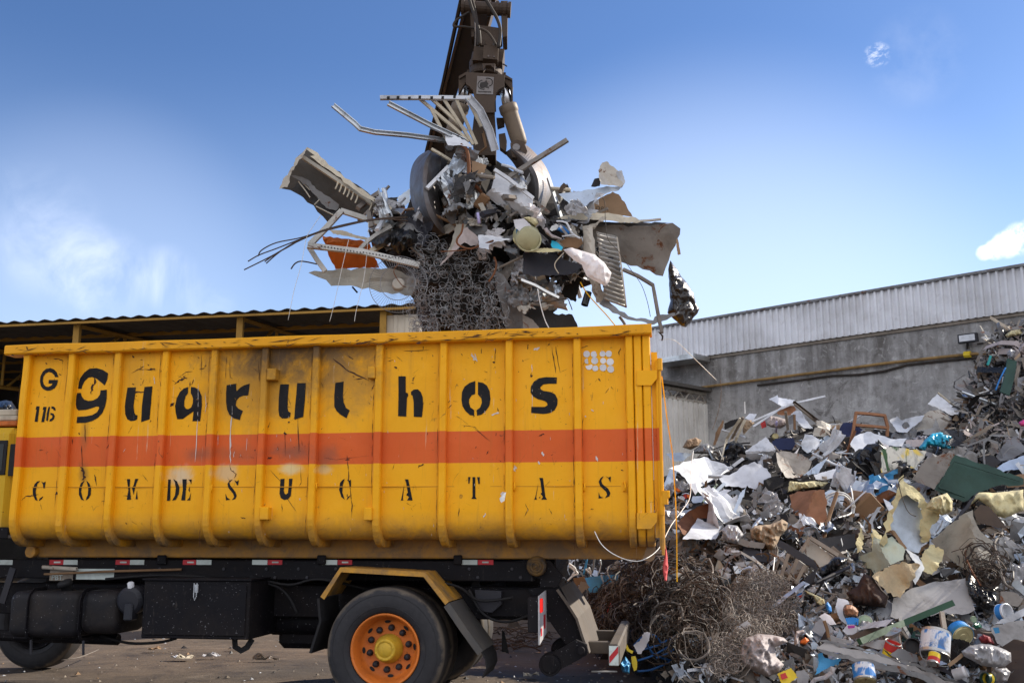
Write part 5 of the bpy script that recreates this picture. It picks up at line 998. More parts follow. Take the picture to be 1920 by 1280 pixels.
R('metal_stud', 'grey galvanised channel slanting down to the right below the white bed frame rail', 'metal strip', ZA, [(1152, 775), (1480, 945), (1620, 1010), (1745, 1068)], [9.36, 9.4, 9.42, 9.5], 'galvanised', 10, 6, prof='U')
S('crumpled_sheet', 'crumpled bright white metal strip below the bed frame slats', 'metal sheet', ZA, [(1470, 920), (1540, 960), (1640, 1010), (1740, 1060), (1790, 1110), (1700, 1090), (1600, 1090), (1570, 1010), (1490, 975)], 9.42, 'clean_white', gz=.6, cr=.05)
R('angle_bar', 'grey angle bar sticking up to the right in front of the right grapple shell', 'angle bar', ZD, [(1800, 62), (1500, 250), (1190, 450)], [9.25, 9.3, 9.4], 'taupe_sheet', 12, 7, prof='L')
S('dented_tank', 'dented shiny white metal tank side lying on the right of the load', 'metal box', ZD, [(1050, 415), (1180, 455), (1300, 550), (1445, 668), (1440, 790), (1455, 840), (1440, 868), (1330, 850), (1200, 812), (1060, 740), (948, 645), (1010, 575), (1035, 480)], 9.3, 'clean_white', gx=.1, gz=.35, cr=.045, nin=200, fold=[((1010, 580), (1440, 800), .9)])
R('folded_strip', 'white folded metal rim along the upper edge of the dented white tank', 'metal strip', ZD, [(1040, 380), (1180, 470), (1330, 590), (1446, 680)], 9.25, 'clean_white', 7, 5)
R('square_tube', 'short white square tube crossing the left grapple shell', 'tube', ZD, [(338, 578), (450, 465), (560, 352)], [9.3, 9.35, 9.5], 'clean_white', 7, 7)
R('wood_strip', 'short beige strip lying above the white square tube on the left shell', 'wood strip', ZD, [(384, 165), (480, 220), (592, 290)], [9.5, 9.5, 9.55], 'cream', 5, 5)
S('monitor_case', 'grey curved plastic monitor housing wedged beside the left shell', 'monitor case', ZD, [(563, 400), (590, 320), (645, 250), (700, 228), (748, 232), (752, 340), (700, 400), (680, 500), (630, 520), (590, 460)], 9.5, 'beige' if 0 else 'rusty_paint', gz=.4, cr=.02, fold=[((575, 380), (680, 470), 1.2)])
S('dark_screen', 'dark glass screen plate under the grey monitor housing', 'screen', ZD, [(580, 375), (660, 420), (640, 500), (575, 450)], 9.47, 'dark_sheet', cr=.008)
R('rusty_pipe', 'thick rust red pipe curving down the middle of the load', 'pipe', ZD, [(690, 120), (750, 170), (772, 300), (778, 440), (830, 530), (890, 600), (940, 720)], [9.35, 9.33, 9.3, 9.3, 9.33, 9.4, 9.5], 'rust', 7.5, prof='tube')
S('wood_board', 'tan wooden board standing upright beside the rust red pipe', 'wood board', ZD, [(800, 283), (870, 300), (957, 332), (930, 430), (897, 537), (810, 522)], 9.38, 'cardboard', gz=.1, cr=.012, th=.02)
S('steel_strip', 'narrow steel strip lying across the right grapple shell below the white tank', 'steel strip', ZD, [(1445, 690), (1480, 700), (1625, 820), (1610, 835), (1500, 760)], 9.45, 'taupe_sheet', cr=.01)
B('wooden_drum', 'brown wooden cable drum half hidden inside the left shell', 'drum', ZD, [(480, 640), (560, 600), (660, 640), (690, 800), (670, 940), (560, 1020), (530, 900), (495, 780)], 9.85, 'wood', h=.2, cr=.02)
S('black_board', 'black rectangular tray leaning below the right grapple shell', 'tray', ZD, [(1455, 785), (1490, 790), (1640, 930), (1650, 975), (1605, 1005), (1500, 935)], 9.4, 'dark_sheet', gz=.3, cr=.01, th=.02)
B('foam_block', 'pale yellow foam block right under the dented white tank', 'foam', ZD, [(1340, 880), (1400, 868), (1480, 890), (1500, 935), (1470, 975), (1390, 920)], 9.25, 'foam', h=.05)
pail = thing('plastic_pail', 'clear yellowish plastic pail with its round bottom facing out in the load', 'pail', pw(990, 450, 9.2))
c = pw(991.5, 449, 9.12); r0 = W1(23.5, 9.12); mb = MB(); mb.lathe([(0, 0), (r0 * .9, 0), (r0 * .97, .012), (r0, .03), (r0 * 1.1, .22), (r0 * 1.14, .225), (r0 * 1.14, .25), (r0 * 1.05, .25)], c, (-.1, 1, .45), 28); mb.build('bucket', mat('pail_plastic', (.56, .54, .34), .35, dirt=(.28, .24, .12), damt=.5, trans=.3, ds=5), pail, smooth=True)
mb = MB(); mb.tube([c + Vector((math.cos(a) * r0, 0, math.sin(a) * r0)) + Vector((0, .01, 0)) for a in [i * math.pi / 12 for i in range(24)]], .008, 5, closed=True); mb.build('rim', 'pail_plastic', pail, smooth=True)
S('plastic_sheet', 'torn white and blue plastic wrapper hanging over the clear pail', 'wrapper', ZD, [(1240, 900), (1350, 890), (1420, 960), (1480, 1030), (1400, 1010), (1300, 1020), (1260, 990)], 9.15, 'white_bag', gz=.5, cr=.05)
S('blue_wrapper', 'bright blue wrapper scrap at the right of the clear pail', 'wrapper', ZD, [(1640, 1115), (1690, 1130), (1755, 1190), (1740, 1225), (1640, 1190), (1630, 1160)], 9.2, 'blue' if 0 else 'cyan_bag', gz=.3, cr=.04)
S('blue_wrapper', 'small blue flag of plastic at the left of the clear pail', 'wrapper', ZD, [(1265, 1000), (1330, 985), (1335, 1040), (1268, 1065)], 9.2, 'sheet_blue', cr=.03)
S('foam_strip', 'long pale yellow foam strip under the clear pail', 'foam', ZD, [(1420, 1215), (1560, 1195), (1700, 1205), (1760, 1225), (1640, 1240), (1430, 1240)], 9.15, 'foam', gz=.4, cr=.02, th=.03)
S('tray', 'white plastic tray standing on edge left of the clear pail', 'tray', ZD, [(872, 1060), (1000, 1065), (1210, 1105), (1190, 1115), (1060, 1130), (985, 1160), (985, 1215), (880, 1190)], 9.2, 'clean_white', gz=.3, cr=.02, fold=[((872, 1080), (1210, 1120), -.8)])
S('patterned_fabric', 'pale lilac patterned fabric hanging left of the white tray', 'fabric', ZE, [(740, 60), (790, 30), (840, 80), (910, 150), (900, 230), (830, 240), (760, 200), (700, 260), (620, 340), (560, 400), (490, 460), (580, 330), (660, 210)], 9.25, 'pink_cloth', cr=.05, fr=5)
R('lilac_tube', 'short lilac plastic tube pointing down in the middle of the load', 'tube', ZD, [(866, 830), (882, 940)], 9.2, 'purple', 6, prof='tube')
S('grey_board', 'grey crushed board in the middle below the brown drum', 'board', ZD, [(700, 830), (760, 820), (850, 920), (960, 960), (1000, 1060), (900, 1050), (800, 1060), (690, 1000)], 9.45, 'grey_sheet', gz=.4, cr=.05)
S('metal_flap', 'long narrow grey metal flap twisting down beside the brown pipe', 'metal sheet', ZD, [(945, 690), (985, 700), (1060, 830), (1090, 920), (1050, 915), (980, 820)], 9.38, 'taupe_sheet', cr=.03)
S('beige_board', 'beige plastic plank slanting in the middle of the load', 'board', ZD, [(868, 735), (920, 722), (990, 880), (968, 892), (930, 850)], 9.3, 'beige', cr=.01)
S('fabric_sheet', 'pale torn sheet draped right of the left shell tip', 'sheet', ZD, [(640, 945), (760, 945), (690, 1050), (640, 1180), (590, 1260), (540, 1275), (600, 1120)], 9.3, 'beige', gz=.2, cr=.04)
R('bent_rod', 'rusty bent rod looping below the left grapple shell', 'rod', ZE, [(745, 0), (730, 90), (680, 170), (700, 230), (820, 270), (960, 225), (1080, 180)], 9.12, 'rust', 4, prof='tube')
R('bent_rod', 'rusty crowbar shaped rod in front of the bedspring right edge', 'rod', ZE, [(1085, 360), (1110, 440), (1085, 540), (1025, 630)], 9.1, 'rust', 4, prof='tube')
R('bent_rod', 'thin rusty rod running level above the bedspring', 'rod', ZE, [(500, 300), (640, 295), (780, 280)], 9.12, 'rust', 2.5, prof='tube')
# appliance casing to the upper left
ac = thing('appliance_casing', 'long torn beige air conditioner casing with a dark ribbed hollow pointing up left', 'appliance casing', pw(600, 350, 9.6))
S('casing_shell', '', '', ZC, [(275, 378), (330, 295), (400, 155), (455, 110), (560, 180), (760, 330), (1030, 515), (950, 575), (880, 560), (690, 525), (600, 608), (505, 495), (345, 390)], 9.75, 'casing_grey', par=ac, gz=-.5, cr=.02, th=.01, nin=160)
S('top_rim', '', '', ZC, [(460, 95), (500, 115), (640, 235), (780, 345), (1042, 512), (1030, 540), (990, 525), (800, 395), (660, 290), (500, 170), (440, 130)], 9.45, 'cream', par=ac, gz=.5, cr=.012, th=.02, fold=[((440, 120), (1010, 530), .5)])
S('end_cap', '', '', ZC, [(460, 95), (442, 140), (390, 215), (350, 280), (325, 370), (270, 382), (290, 330), (335, 265), (395, 160), (430, 130)], 9.45, 'rusty_paint', par=ac, cr=.03, th=.02, rag=.5)
R('inner_rail', '', '', ZC, [(430, 165), (560, 250), (700, 345), (860, 450), (960, 540)], 9.5, 'beige', 7, 7, par=ac)
for (x, y) in ((672, 330), (698, 350), (727, 368), (752, 385), (778, 405), (808, 425), (905, 475), (932, 492), (960, 510), (985, 535)): R('grille_rib', '', '', ZC, [(x, y), (x - 6, y + 25), (x - 18, y + 52)], 9.46, 'cream', 2.5, 2.5, par=ac)
S('air_duct', '', '', ZC, [(350, 290), (400, 295), (470, 320), (520, 380), (600, 430), (680, 490), (660, 530), (590, 510), (510, 420), (470, 365), (400, 320)], 9.6, 'grey_sheet', par=ac, cr=.02, gz=-.3)
S('dark_vane', '', '', ZC, [(350, 385), (400, 335), (470, 370), (520, 440), (610, 520), (690, 530), (610, 590), (510, 490)], 9.68, 'dark_sheet', par=ac, cr=.03)
for pts in ([(400, 330), (450, 395), (480, 440)], [(420, 330), (480, 390)], [(510, 490), (545, 455)], [(520, 500), (640, 560)]): R('vane_strut', '', '', ZC, pts, 9.6, 'beige', 2, 2, par=ac)
# riveted window frame
wf = thing('riveted_frame', 'grey riveted aluminium frame of joined bars open to the left of the bedspring', 'metal frame', pw(620, 430, 9.4))
for pts, w, Ys in (([(478, 765), (590, 650), (700, 530)], 11, 9.35), ([(690, 530), (860, 585), (1045, 648)], 10, 9.45), ([(1040, 640), (930, 700), (870, 745), (815, 805)], 7.5, 9.38), ([(465, 770), (840, 812), (1230, 905)], 11, 9.2), ([(472, 778), (530, 870), (585, 945)], 9, 9.32)):
    R('frame_bar', '', '', ZC, pts, Ys, 'grey_paint', w, 6, par=wf)
mb = MB()
for i in range(26): a = pw(*zc(ZC, [(560 + i * 22, 772 + i * 3.6 - (4 if i > 12 else 0))])[0], 9.175); mb.lathe([(.007, .004), (.006, -.002), (0, -.003)], a, (0, 1, 0), 6)
mb.build('rivets', 'dark_metal', wf)
S('orange_laminate', 'orange brown laminate panel behind the riveted aluminium frame', 'panel', ZC, [(565, 703), (720, 722), (880, 742), (955, 920), (800, 922), (655, 932), (600, 810)], 9.6, 'orange_panel', cr=.012, th=.02, fold=[((560, 735), (880, 770), .6)])
S('panel_strip', 'bent cream metal strip above the orange panel', 'metal strip', ZC, [(610, 660), (700, 665), (800, 700), (880, 715), (860, 732), (740, 705), (640, 690)], 9.5, 'cream', cr=.015)
S('curved_sheet', 'long curved beige panel sweeping out left under the orange panel', 'panel', ZC, [(468, 955), (600, 940), (880, 922), (1015, 922), (1110, 950), (1230, 1010), (1180, 1112), (1000, 1090), (800, 1052), (625, 1046), (590, 1005)], 9.5, 'beige', gz=-.15, cr=.02, th=.012, nin=150, fold=[((468, 955), (1100, 1050), -1.1), ((880, 990), (1100, 990), .4)])
B('black_sheeting', 'crumpled black plastic sheeting above the bedspring left corner', 'plastic sheet', ZC, [(900, 745), (960, 690), (1060, 660), (1160, 640), (1230, 690), (1220, 760), (1150, 790), (1090, 830), (1020, 770), (930, 790)], 9.4, 'black_plastic', h=.12, cr=.06)
S('rusty_flap', 'rust brown torn flap between the casing and the left shell', 'metal sheet', ZC, [(945, 575), (1040, 520), (1135, 505), (1120, 545), (1050, 590), (960, 590)], 9.5, 'rust', cr=.04, gz=.4)
S('dark_flap', 'dark grey torn sheet corner just left of the left shell', 'metal sheet', ZC, [(1080, 440), (1165, 378), (1165, 470), (1130, 500), (1090, 490)], 9.75, 'blue_white', cr=.03)
S('thin_cover', 'thin black lid above the end of the torn casing', 'lid', ZC, [(955, 447), (1085, 437), (1075, 455), (1100, 500), (1040, 505)], 9.8, 'dark_sheet', cr=.01)
bw = thing('rod_bundle', 'bundle of long rusty rods fanning out to the far left below the casing', 'rod bundle', pw(520, 470, 9.2))
for i, pts in enumerate(([(1150, 575), (900, 590), (600, 655), (400, 735), (270, 815), (180, 892)], [(1140, 580), (880, 600), (590, 665), (430, 720), (250, 790), (130, 835), (55, 878)], [(1120, 572), (860, 600), (580, 668), (380, 750), (210, 845), (28, 936)], [(600, 655), (420, 715), (250, 750), (150, 800), (125, 840)], [(1150, 600), (950, 590), (700, 640), (480, 700), (330, 780), (240, 830), (170, 880)])): R('rod', '', '', ZC, pts, [9.25 - .04 * i - .03 * j for j in range(len(pts))], 'wire_rust', 2.6, prof='tube', par=bw, n=5)
R('hooked_rod', 'short dark hooked rod poking out left of the curved beige panel', 'rod', ZC, [(350, 930), (375, 895), (410, 878), (460, 882), (528, 897)], 9.5, 'wire_rust', 2.8, prof='tube')
R('black_strip', 'short black strip hanging under the curved beige panel', 'strip', ZC, [(770, 1052), (805, 1092)], 9.6, 'dark_sheet', 3, 2)
fan = thing('fan_guard', 'round wire fan guard with a white hub in front of the bedspring left side', 'fan guard', pw(747, 533, 9.05))
c = pw(747, 533, 9.05); r1 = W1(56, 9.05); mb = MB()
for i in range(64):
    a = 2 * math.pi * i / 64; d = Vector((math.cos(a), 0, math.sin(a))); mb.tube([c + d * r1 * .2, c + d * r1 * .6 - Vector((0, .05, 0)), c + d * r1], .0016, 4, caps=False)
for rr, dy in ((1, 0), (.6, -.05)): mb.tube([c + Vector((math.cos(a) * r1 * rr, dy, math.sin(a) * r1 * rr)) for a in [i * math.pi / 24 for i in range(48)]], .003, 5, closed=True)
mb.build('guard_wires', 'wire_grey', fan); mb = MB(); mb.lathe([(0, -.03), (r1 * .17, -.03), (r1 * .2, -.02), (r1 * .23, .0), (r1 * .23, .02), (0, .02)], c, (0, 1, 0), 24); mb.build('hub', 'rusty_paint', fan)
R('hub_wire', 'rusty wire crossing the white hub of the fan guard', 'wire', ZC, [(1085, 895), (1055, 940), (1070, 985), (1110, 1040), (1140, 1055)], 8.98, 'rust', 1.8, prof='tube', n=5)
# bedspring: coils tied into a sheet
bs = thing('bedspring', 'dark wire bedspring of many coils hanging down from the load into the container', 'bedspring', pw(860, 540, 9.2))
def springs(name, u0, v0, nx_, nz_, du, dv, Y, shear, gz, rr, mm, par, clip=None, jit=.2, turns=3, seed=5):
    r = random.Random(seed); cs = []
    for j in range(nz_):
        for i in range(nx_):
            u, v = u0 + i * du + j * shear + r.uniform(-1, 1) * du * jit + (du * .5 if j % 2 else 0) * 0, v0 + j * dv + i * gz + r.uniform(-1, 1) * dv * jit
            u += 9 * noise.noise(Vector((i * .45, j * .45, seed + 2))); v += 8 * noise.noise(Vector((i * .45, j * .45, seed + 8)))
            if clip and not inside(clip, u, v) or r.random() < .07: continue
            cs.append((i, j, u, v))
    pos = {}
    mb = MB()
    for (i, j, u, v) in cs:
        y = Y + .10 * noise.noise(Vector((i * .5, j * .5, seed))) + r.uniform(-.03, .03); c = pw(u, v, y); R0 = W1(rr, y) * r.uniform(.8, 1.12); t = Vector((r.gauss(0, .3), 1, r.gauss(.1, .3))); a = t.orthogonal().normalized(); b = t.cross(a); ph = r.uniform(0, 6); pt = []
        for k in range(turns * 11 + 1):
            q = k / (turns * 11); rad = R0 * (1 - .42 * math.sin(math.pi * q)); ang = ph + 2 * math.pi * turns * q; pt.append(c + (a * math.cos(ang) + b * math.sin(ang)) * rad + t * .16 * q)
        mb.tube(pt, .0027, 4, caps=False); pos[(i, j)] = (c, R0)
    for (i, j), (c, R0) in pos.items():
        for d in ((1, 0), (0, 1)):
            if (i + d[0], j + d[1]) in pos and r.random() < .6:
                e = pos[(i + d[0], j + d[1])][0]; s_ = Vector((0, 0, R0)) if d[0] else Vector((R0, 0, 0)); mb.tube([c + s_, (c + e) / 2 + s_ + Vector((r.uniform(-.01, .01), r.uniform(-.02, .02), r.uniform(-.01, .01))), e + s_], .0017, 3, caps=False)
    return mb.build(name, mm, par)
clip = [(766, 452), (800, 440), (850, 450), (905, 468), (935, 500), (945, 545), (952, 600), (948, 640), (768, 640), (772, 600), (764, 540)]
springs('coil_net', 752, 446, 13, 16, 17.2, 13.6, 9.28, .9, .8, 8.6, 'wire_grey', bs, clip); springs('coil_net', 760, 440, 13, 14, 17.5, 15, 9.65, .6, .6, 8.2, 'wire_grey', bs, clip, seed=11)
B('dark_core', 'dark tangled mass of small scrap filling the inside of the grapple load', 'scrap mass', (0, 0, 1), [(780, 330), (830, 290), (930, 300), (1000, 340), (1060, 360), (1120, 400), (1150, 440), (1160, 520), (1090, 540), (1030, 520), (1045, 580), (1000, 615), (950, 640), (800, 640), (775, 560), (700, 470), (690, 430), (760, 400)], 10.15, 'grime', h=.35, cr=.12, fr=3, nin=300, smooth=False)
S('tank_wall', 'dark grey curved steel sheet hanging right of the bedspring', 'metal sheet', ZE, [(1090, 500), (1190, 560), (1300, 720), (1335, 850), (1350, 880), (1530, 975), (1480, 1000), (1560, 1135), (1230, 1200), (1190, 980), (1120, 760)], 9.45, 'dark_sheet' if 0 else 'grey_sheet', gz=-.3, gx=.2, cr=.04, nin=150)
S('tarp', 'dark green grey canvas hanging low at the right above the container rim', 'canvas', ZF, [(60, 1010), (140, 1040), (220, 1098), (330, 1100), (368, 1180), (300, 1240), (80, 1240), (0, 1120)], 9.5, 'dark_sheet', cr=.06, nin=120)
S('brown_sheet', 'brown bent panel corner over the container rim right of the bedspring', 'panel', ZF, [(0, 1100), (60, 1130), (110, 1185), (120, 1240), (0, 1240)], 9.35, 'taupe_sheet', cr=.03)
R('thin_pipe', 'thin bright metal rail slanting down right under the clutter', 'rail', ZF, [(-10, 870), (80, 905), (160, 950), (242, 990)], 9.2, 'aluminium', 5, 4)
R('white_wire', 'white wire hanging down to the container rim', 'wire', ZF, [(100, 930), (120, 1040), (150, 1140), (175, 1190)], 9.0, 'white_cable', 2.2, prof='tube', n=5)
R('black_cable', 'black cable curving level over the dark canvas', 'cable', ZF, [(70, 1020), (180, 1015), (290, 995), (315, 1030), (330, 1070)], 9.2, 'hose', 2, prof='tube', n=5)
S('dark_fabric', 'black ragged fabric flap hanging under the right clutter', 'fabric', ZF, [(232, 830), (300, 825), (385, 830), (375, 930), (352, 1018), (290, 990), (215, 928)], 9.4, 'black_cloth', cr=.05, rag=.4)
can('bottle', 'small dark blue bottle dangling from a yellow cord', 'bottle', zc(ZF, [(412, 1040)])[0], 9.2, 7, 4, (.3, .1, 1), ['glass_dark'], bands=[(1, 0)])
R('yellow_rope', 'yellow cord and thin wire hanging down right of the black fabric', 'cord', ZF, [(385, 885), (430, 960), (500, 1040), (560, 1105), (618, 1175)], 9.1, 'yellow_strap', 2.4, prof='tube', n=5)
R('hooked_wire', 'pale twisted wire in front of the right clutter', 'wire', ZE, [(1850, 310), (1760, 410), (1750, 470), (1790, 540)], 9.05, 'cream', 2.2, prof='tube', n=5)
S('torn_rack', 'shallow grey mangled metal tray full of bits under the clear pail', 'metal tray', ZF, [(0, 830), (60, 845), (200, 838), (330, 830), (395, 790), (400, 770), (300, 740), (200, 700), (100, 690), (0, 690)], 9.28, 'dark_metal', gz=.5, cr=.05)
# right wing
S('bent_sheet', 'blue grey bent metal sheet jutting right above the wooden board', 'metal sheet', ZF, [(240, 298), (300, 290), (480, 265), (560, 245), (665, 245), (640, 275), (560, 295), (490, 325), (430, 370), (368, 415), (300, 350)], 9.3, 'blue_white', gz=.6, cr=.03, fold=[((245, 300), (370, 415), .8)])
pb = thing('hardboard_sheet', 'rounded brown hardboard panel with small black printing standing behind the beige strip', 'wood panel', pw(1140, 390, 9.6))
S('board', '', '', ZF, [(395, 395), (480, 340), (600, 283), (640, 300), (690, 370), (732, 447), (560, 432), (430, 432)], 9.6, 'cardboard', par=pb, cr=.01, th=.012)
fo = text('print', 'IZOPA', .055, 'dark_sheet', pb, 1.3); fo.location = pw(1104, 392, 9.57) - Vector(pb['_org']); fo.rotation_euler = (math.pi / 2, .1, 0)
S('crushed_can', 'crushed white plastic container sitting highest on the right wing of the load', 'container', ZF, [(505, 140), (530, 90), (560, 80), (590, 110), (640, 145), (670, 185), (682, 225), (650, 252), (590, 240), (520, 235), (510, 190)], 9.4, 'rusty_paint', cr=.06, nin=150, rag=.3, gz=.3, fold=[((510, 150), (600, 240), -1.)])
S('white_flap', 'pale folded flap at the right tip of the crushed container', 'metal sheet', ZF, [(620, 150), (660, 140), (685, 215), (660, 260), (640, 200)], 9.35, 'white_sheet', cr=.03)
S('dark_box', 'small dark box left of the crushed white container', 'box', ZF, [(455, 248), (480, 195), (522, 190), (515, 245), (480, 252)], 9.5, 'dark_metal', cr=.01, th=.08)
R('white_pipe', 'short white pipe stub at the right rim of the right shell', 'pipe', ZF, [(190, 262), (250, 266), (320, 272)], 9.6, 'cream', 8, prof='tube')
R('dark_lump', 'dark splintered lump on the short white pipe stub', 'lump', ZF, [(250, 290), (265, 255), (285, 235)], 9.5, 'brown_iron', 8, 6)
fp = thing('fridge_shell', 'large grey fridge side panel with a cream top edge spread out at the right', 'fridge panel', pw(1180, 450, 9.5))
S('panel', '', '', ZF, [(400, 490), (470, 500), (780, 485), (1000, 490), (1052, 528), (1020, 640), (975, 740), (935, 846), (800, 800), (640, 745), (520, 700), (400, 560)], 9.55, 'taupe_sheet', par=fp, gz=-.35, cr=.035, th=.012, nin=220)
S('top_edge', '', '', ZF, [(230, 460), (330, 425), (430, 418), (600, 430), (755, 455), (790, 480), (760, 492), (500, 470), (300, 465)], 9.35, 'cream', par=fp, gz=.5, cr=.015, th=.02)
S('under_edge', '', '', ZF, [(230, 462), (400, 470), (760, 492), (1000, 490), (780, 510), (480, 510), (300, 490)], 9.42, 'dark_sheet', par=fp, cr=.01)
R('corner_strip', '', '', ZF, [(780, 478), (850, 474), (922, 466)], 9.5, 'rusty_paint', 4, 3, par=fp)
S('corrugated_strip', 'narrow rusty grey ribbed sheet hanging left of the corrugated panel', 'metal sheet', ZF, [(395, 512), (465, 512), (480, 640), (545, 1010), (515, 1025), (490, 1020), (440, 860), (410, 680)], 9.2, 'rusty_paint', cr=.01, fold=[((430, 512), (500, 1020), .7)])
cp = zc(ZF, [(492, 545), (625, 580)]); cq = zc(ZF, [(545, 1000), (690, 1055)])
a, b, c2, d2 = pw(*cp[0], 9.2), pw(*cp[1], 9.35), pw(*cq[0], 9.1), pw(*cq[1], 9.25); vs = []; ni, nj = 90, 6
for i in range(ni + 1):
    t = i / ni
    for j in range(nj + 1):
        s = j / nj; p = a.lerp(c2, t).lerp(b.lerp(d2, t), s); vs.append(p + Vector((.01 * noise.noise(Vector((t * 4, s * 3, 1))), .03 * math.sin(t * 2 * math.pi * 15) + .05 * noise.noise(Vector((t * 3, s * 2, 4))), 0)))
ff = [(i * (nj + 1) + j, i * (nj + 1) + j + 1, (i + 1) * (nj + 1) + j + 1, (i + 1) * (nj + 1) + j) for i in range(ni) for j in range(nj)]
v2, f2 = shellmesh(vs, [v + Vector((0, .006, 0)) for v in vs], ff); tag(link('corrugated_sheet', v2, f2, mat('old_corrugated', (.46, .44, .41), .5, .3, dirt=(.10, .07, .05), damt=.7, ds=4), smooth=True), 'light grey corrugated sheet hanging upright with a white bag over its left edge', 'corrugated sheet')
R('edge_strip', 'rusty vertical edge strip on the right of the hanging corrugated sheet', 'metal strip', ZF, [(628, 585), (660, 800), (690, 1055)], 9.2, 'rusty_paint', 3, 2)
B('white_bag', 'translucent white plastic bag billowing in front of the corrugated sheet', 'plastic bag', ZF, [(270, 668), (330, 655), (390, 675), (480, 700), (540, 750), (592, 822), (580, 880), (550, 912), (490, 880), (430, 850), (395, 770), (340, 740)], 9.0, 'white_bag', h=.10, cr=.035)
R('steel_pipe', 'rusty bent steel pipe hanging at the far right of the load', 'pipe', ZF, [(668, 800), (770, 845), (868, 905), (882, 980), (905, 1110), (928, 1222)], [9.3, 9.28, 9.2, 9.2, 9.15, 9.1], 'wire_dust', 6, 6)
S('gutter', 'bent grey metal trough hanging lowest at the right over the container corner', 'gutter', ZF, [(510, 1030), (545, 990), (620, 1050), (705, 1112), (870, 1140), (880, 1115), (1042, 1078), (1045, 1092), (875, 1168), (700, 1135), (600, 1090)], 9.15, 'grey_sheet', cr=.02, gz=.4)
R('pipe_stub', 'short brown pipe stub under the bent trough', 'pipe', ZF, [(645, 1115), (668, 1145), (682, 1168)], 9.2, 'wire_dust', 6, prof='tube')
R('twisted_wire', 'twisted wire knot at the bottom end of the hanging steel pipe', 'wire', ZF, [(905, 1215), (920, 1230), (932, 1250), (928, 1275), (935, 1245), (915, 1225)], 9.05, 'wire_rust', 2.5, prof='tube', n=5)
B('black_bag', 'glossy dark brown torn plastic bag hanging alone at the far right', 'plastic bag', ZF, [(985, 740), (1010, 775), (1060, 850), (1110, 910), (1140, 960), (1155, 1030), (1178, 1065), (1165, 1095), (1140, 1120), (1090, 1186), (1060, 1178), (1030, 1150), (990, 1115), (965, 1090), (985, 1010), (975, 900), (970, 800)], 9.3, 'brown_plastic', h=.10, cr=.04, fr=6)
S('wood_chunk', 'small splintered wood chunk at the right corner of the fridge panel', 'wood', ZF, [(1022, 600), (1035, 595), (1055, 700), (1035, 705), (1025, 650)], 9.35, 'cardboard', cr=.01, th=.03)
R('hanging_wire', 'thin dark wire hanging down across the fridge panel', 'wire', ZF, [(530, 320), (548, 360), (552, 480), (570, 600), (640, 680), (720, 800), (790, 900), (830, 1010), (852, 1115)], 9.0, 'hose', 1.2, prof='tube', n=5)
for i, pts in enumerate(([(555, 560), (500, 640), (455, 720), (420, 900), (370, 1080), (330, 1280)], [(745, 730), (700, 920), (650, 1150), (615, 1290)], [(880, 610), (875, 760), (850, 990), (800, 1200), (785, 1290)])): R('loose_string', ['thin string hanging down from the casing, leftmost of three', 'thin string hanging in front of the orange panel, middle of three', 'pale string hanging beside the fan guard, rightmost of three'][i], 'string', ZC, pts, 8.95, 'white_cable', 1.1, prof='tube', n=4)
S('pan_cover', 'flat round grey pan lid at the right of the clear pail', 'lid', ZD, [(1615, 1005), (1640, 965), (1690, 945), (1715, 970), (1690, 1005), (1640, 1020)], 9.3, 'tin', cr=.01, th=.02)
B('navy_cloth', 'dark blue cloth bundle right of the grey pan lid', 'cloth', ZD, [(1690, 1010), (1720, 965), (1770, 970), (1830, 1030), (1820, 1060), (1760, 1045)], 9.35, 'blue', h=.05)
B('red_cloth', 'reddish twisted rag right of the clear pail', 'rag', ZD, [(1550, 990), (1590, 985), (1640, 1050), (1745, 1095), (1730, 1110), (1640, 1095), (1580, 1050)], 9.2, 'pink_cloth', h=.04)
S('wood_tray', 'tan box corner with orange edge right of the blue wrapper', 'box', ZF, [(245, 615), (300, 585), (390, 590), (402, 630), (365, 660), (280, 650)], 9.25, 'wood', cr=.02, th=.03)
R('bent_tube', 'white bent tube chair frame right of the navy cloth', 'tube frame', ZF, [(225, 480), (290, 490), (330, 560), (385, 595)], 9.2, 'clean_white', 4, prof='tube')
R('short_tube', 'short white tube lying level under the bent chair frame', 'tube', ZF, [(262, 580), (350, 570)], 9.2, 'clean_white', 3.5, prof='tube')
# ------------------------------------------------------------------ the heap: pieces one can pick out
ZG = (1220, 700, 4.267); ZH = (1560, 600, 4.267); ZI = (1220, 960, 4.); ZJ = (1560, 880, 3.2); ZL = (1240, 880, 9.6); ZM = (1420, 1000, 9.6); ZN = (1520, 1110, 7.53); ZO = (1720, 1110, 7.53); ZQ = (1720, 920, 6.735); ZR = (1060, 1030, 9.6)
# crest, left
S('bent_sheet', 'white bent sheet crowning the left peak of the heap', 'metal sheet', ZG, [(945, 205), (1015, 170), (1020, 190), (1155, 215), (1145, 255), (1050, 262), (1000, 235)], None, 'clean_white', gz=.3, cr=.03, fold=[((1015, 170), (1020, 250), 1.)])
R('white_batten', 'long thin white batten pointing up right from the left peak', 'batten', ZG, [(810, 385), (1140, 240), (1395, 182)], [17.2, 17.4, 17.6], 'clean_white', 3.5, 2.5)
R('white_batten', 'second white batten below the long one on the left peak', 'batten', ZG, [(820, 425), (980, 320), (1060, 265)], [17.0, 17.1, 17.2], 'white_sheet', 3.5, 2.5)
R('dark_angle', 'pair of dark angle irons running down right from the left peak', 'angle iron', ZG, [(1145, 228), (1300, 350), (1440, 455), (1560, 590)], None, 'brown_iron', 5, 4, prof='L')
R('dark_angle', 'thin pale edge iron just under the dark angle irons', 'angle iron', ZG, [(1150, 245), (1320, 385), (1440, 500), (1536, 590)], None, 'grey_wood', 3, 3)
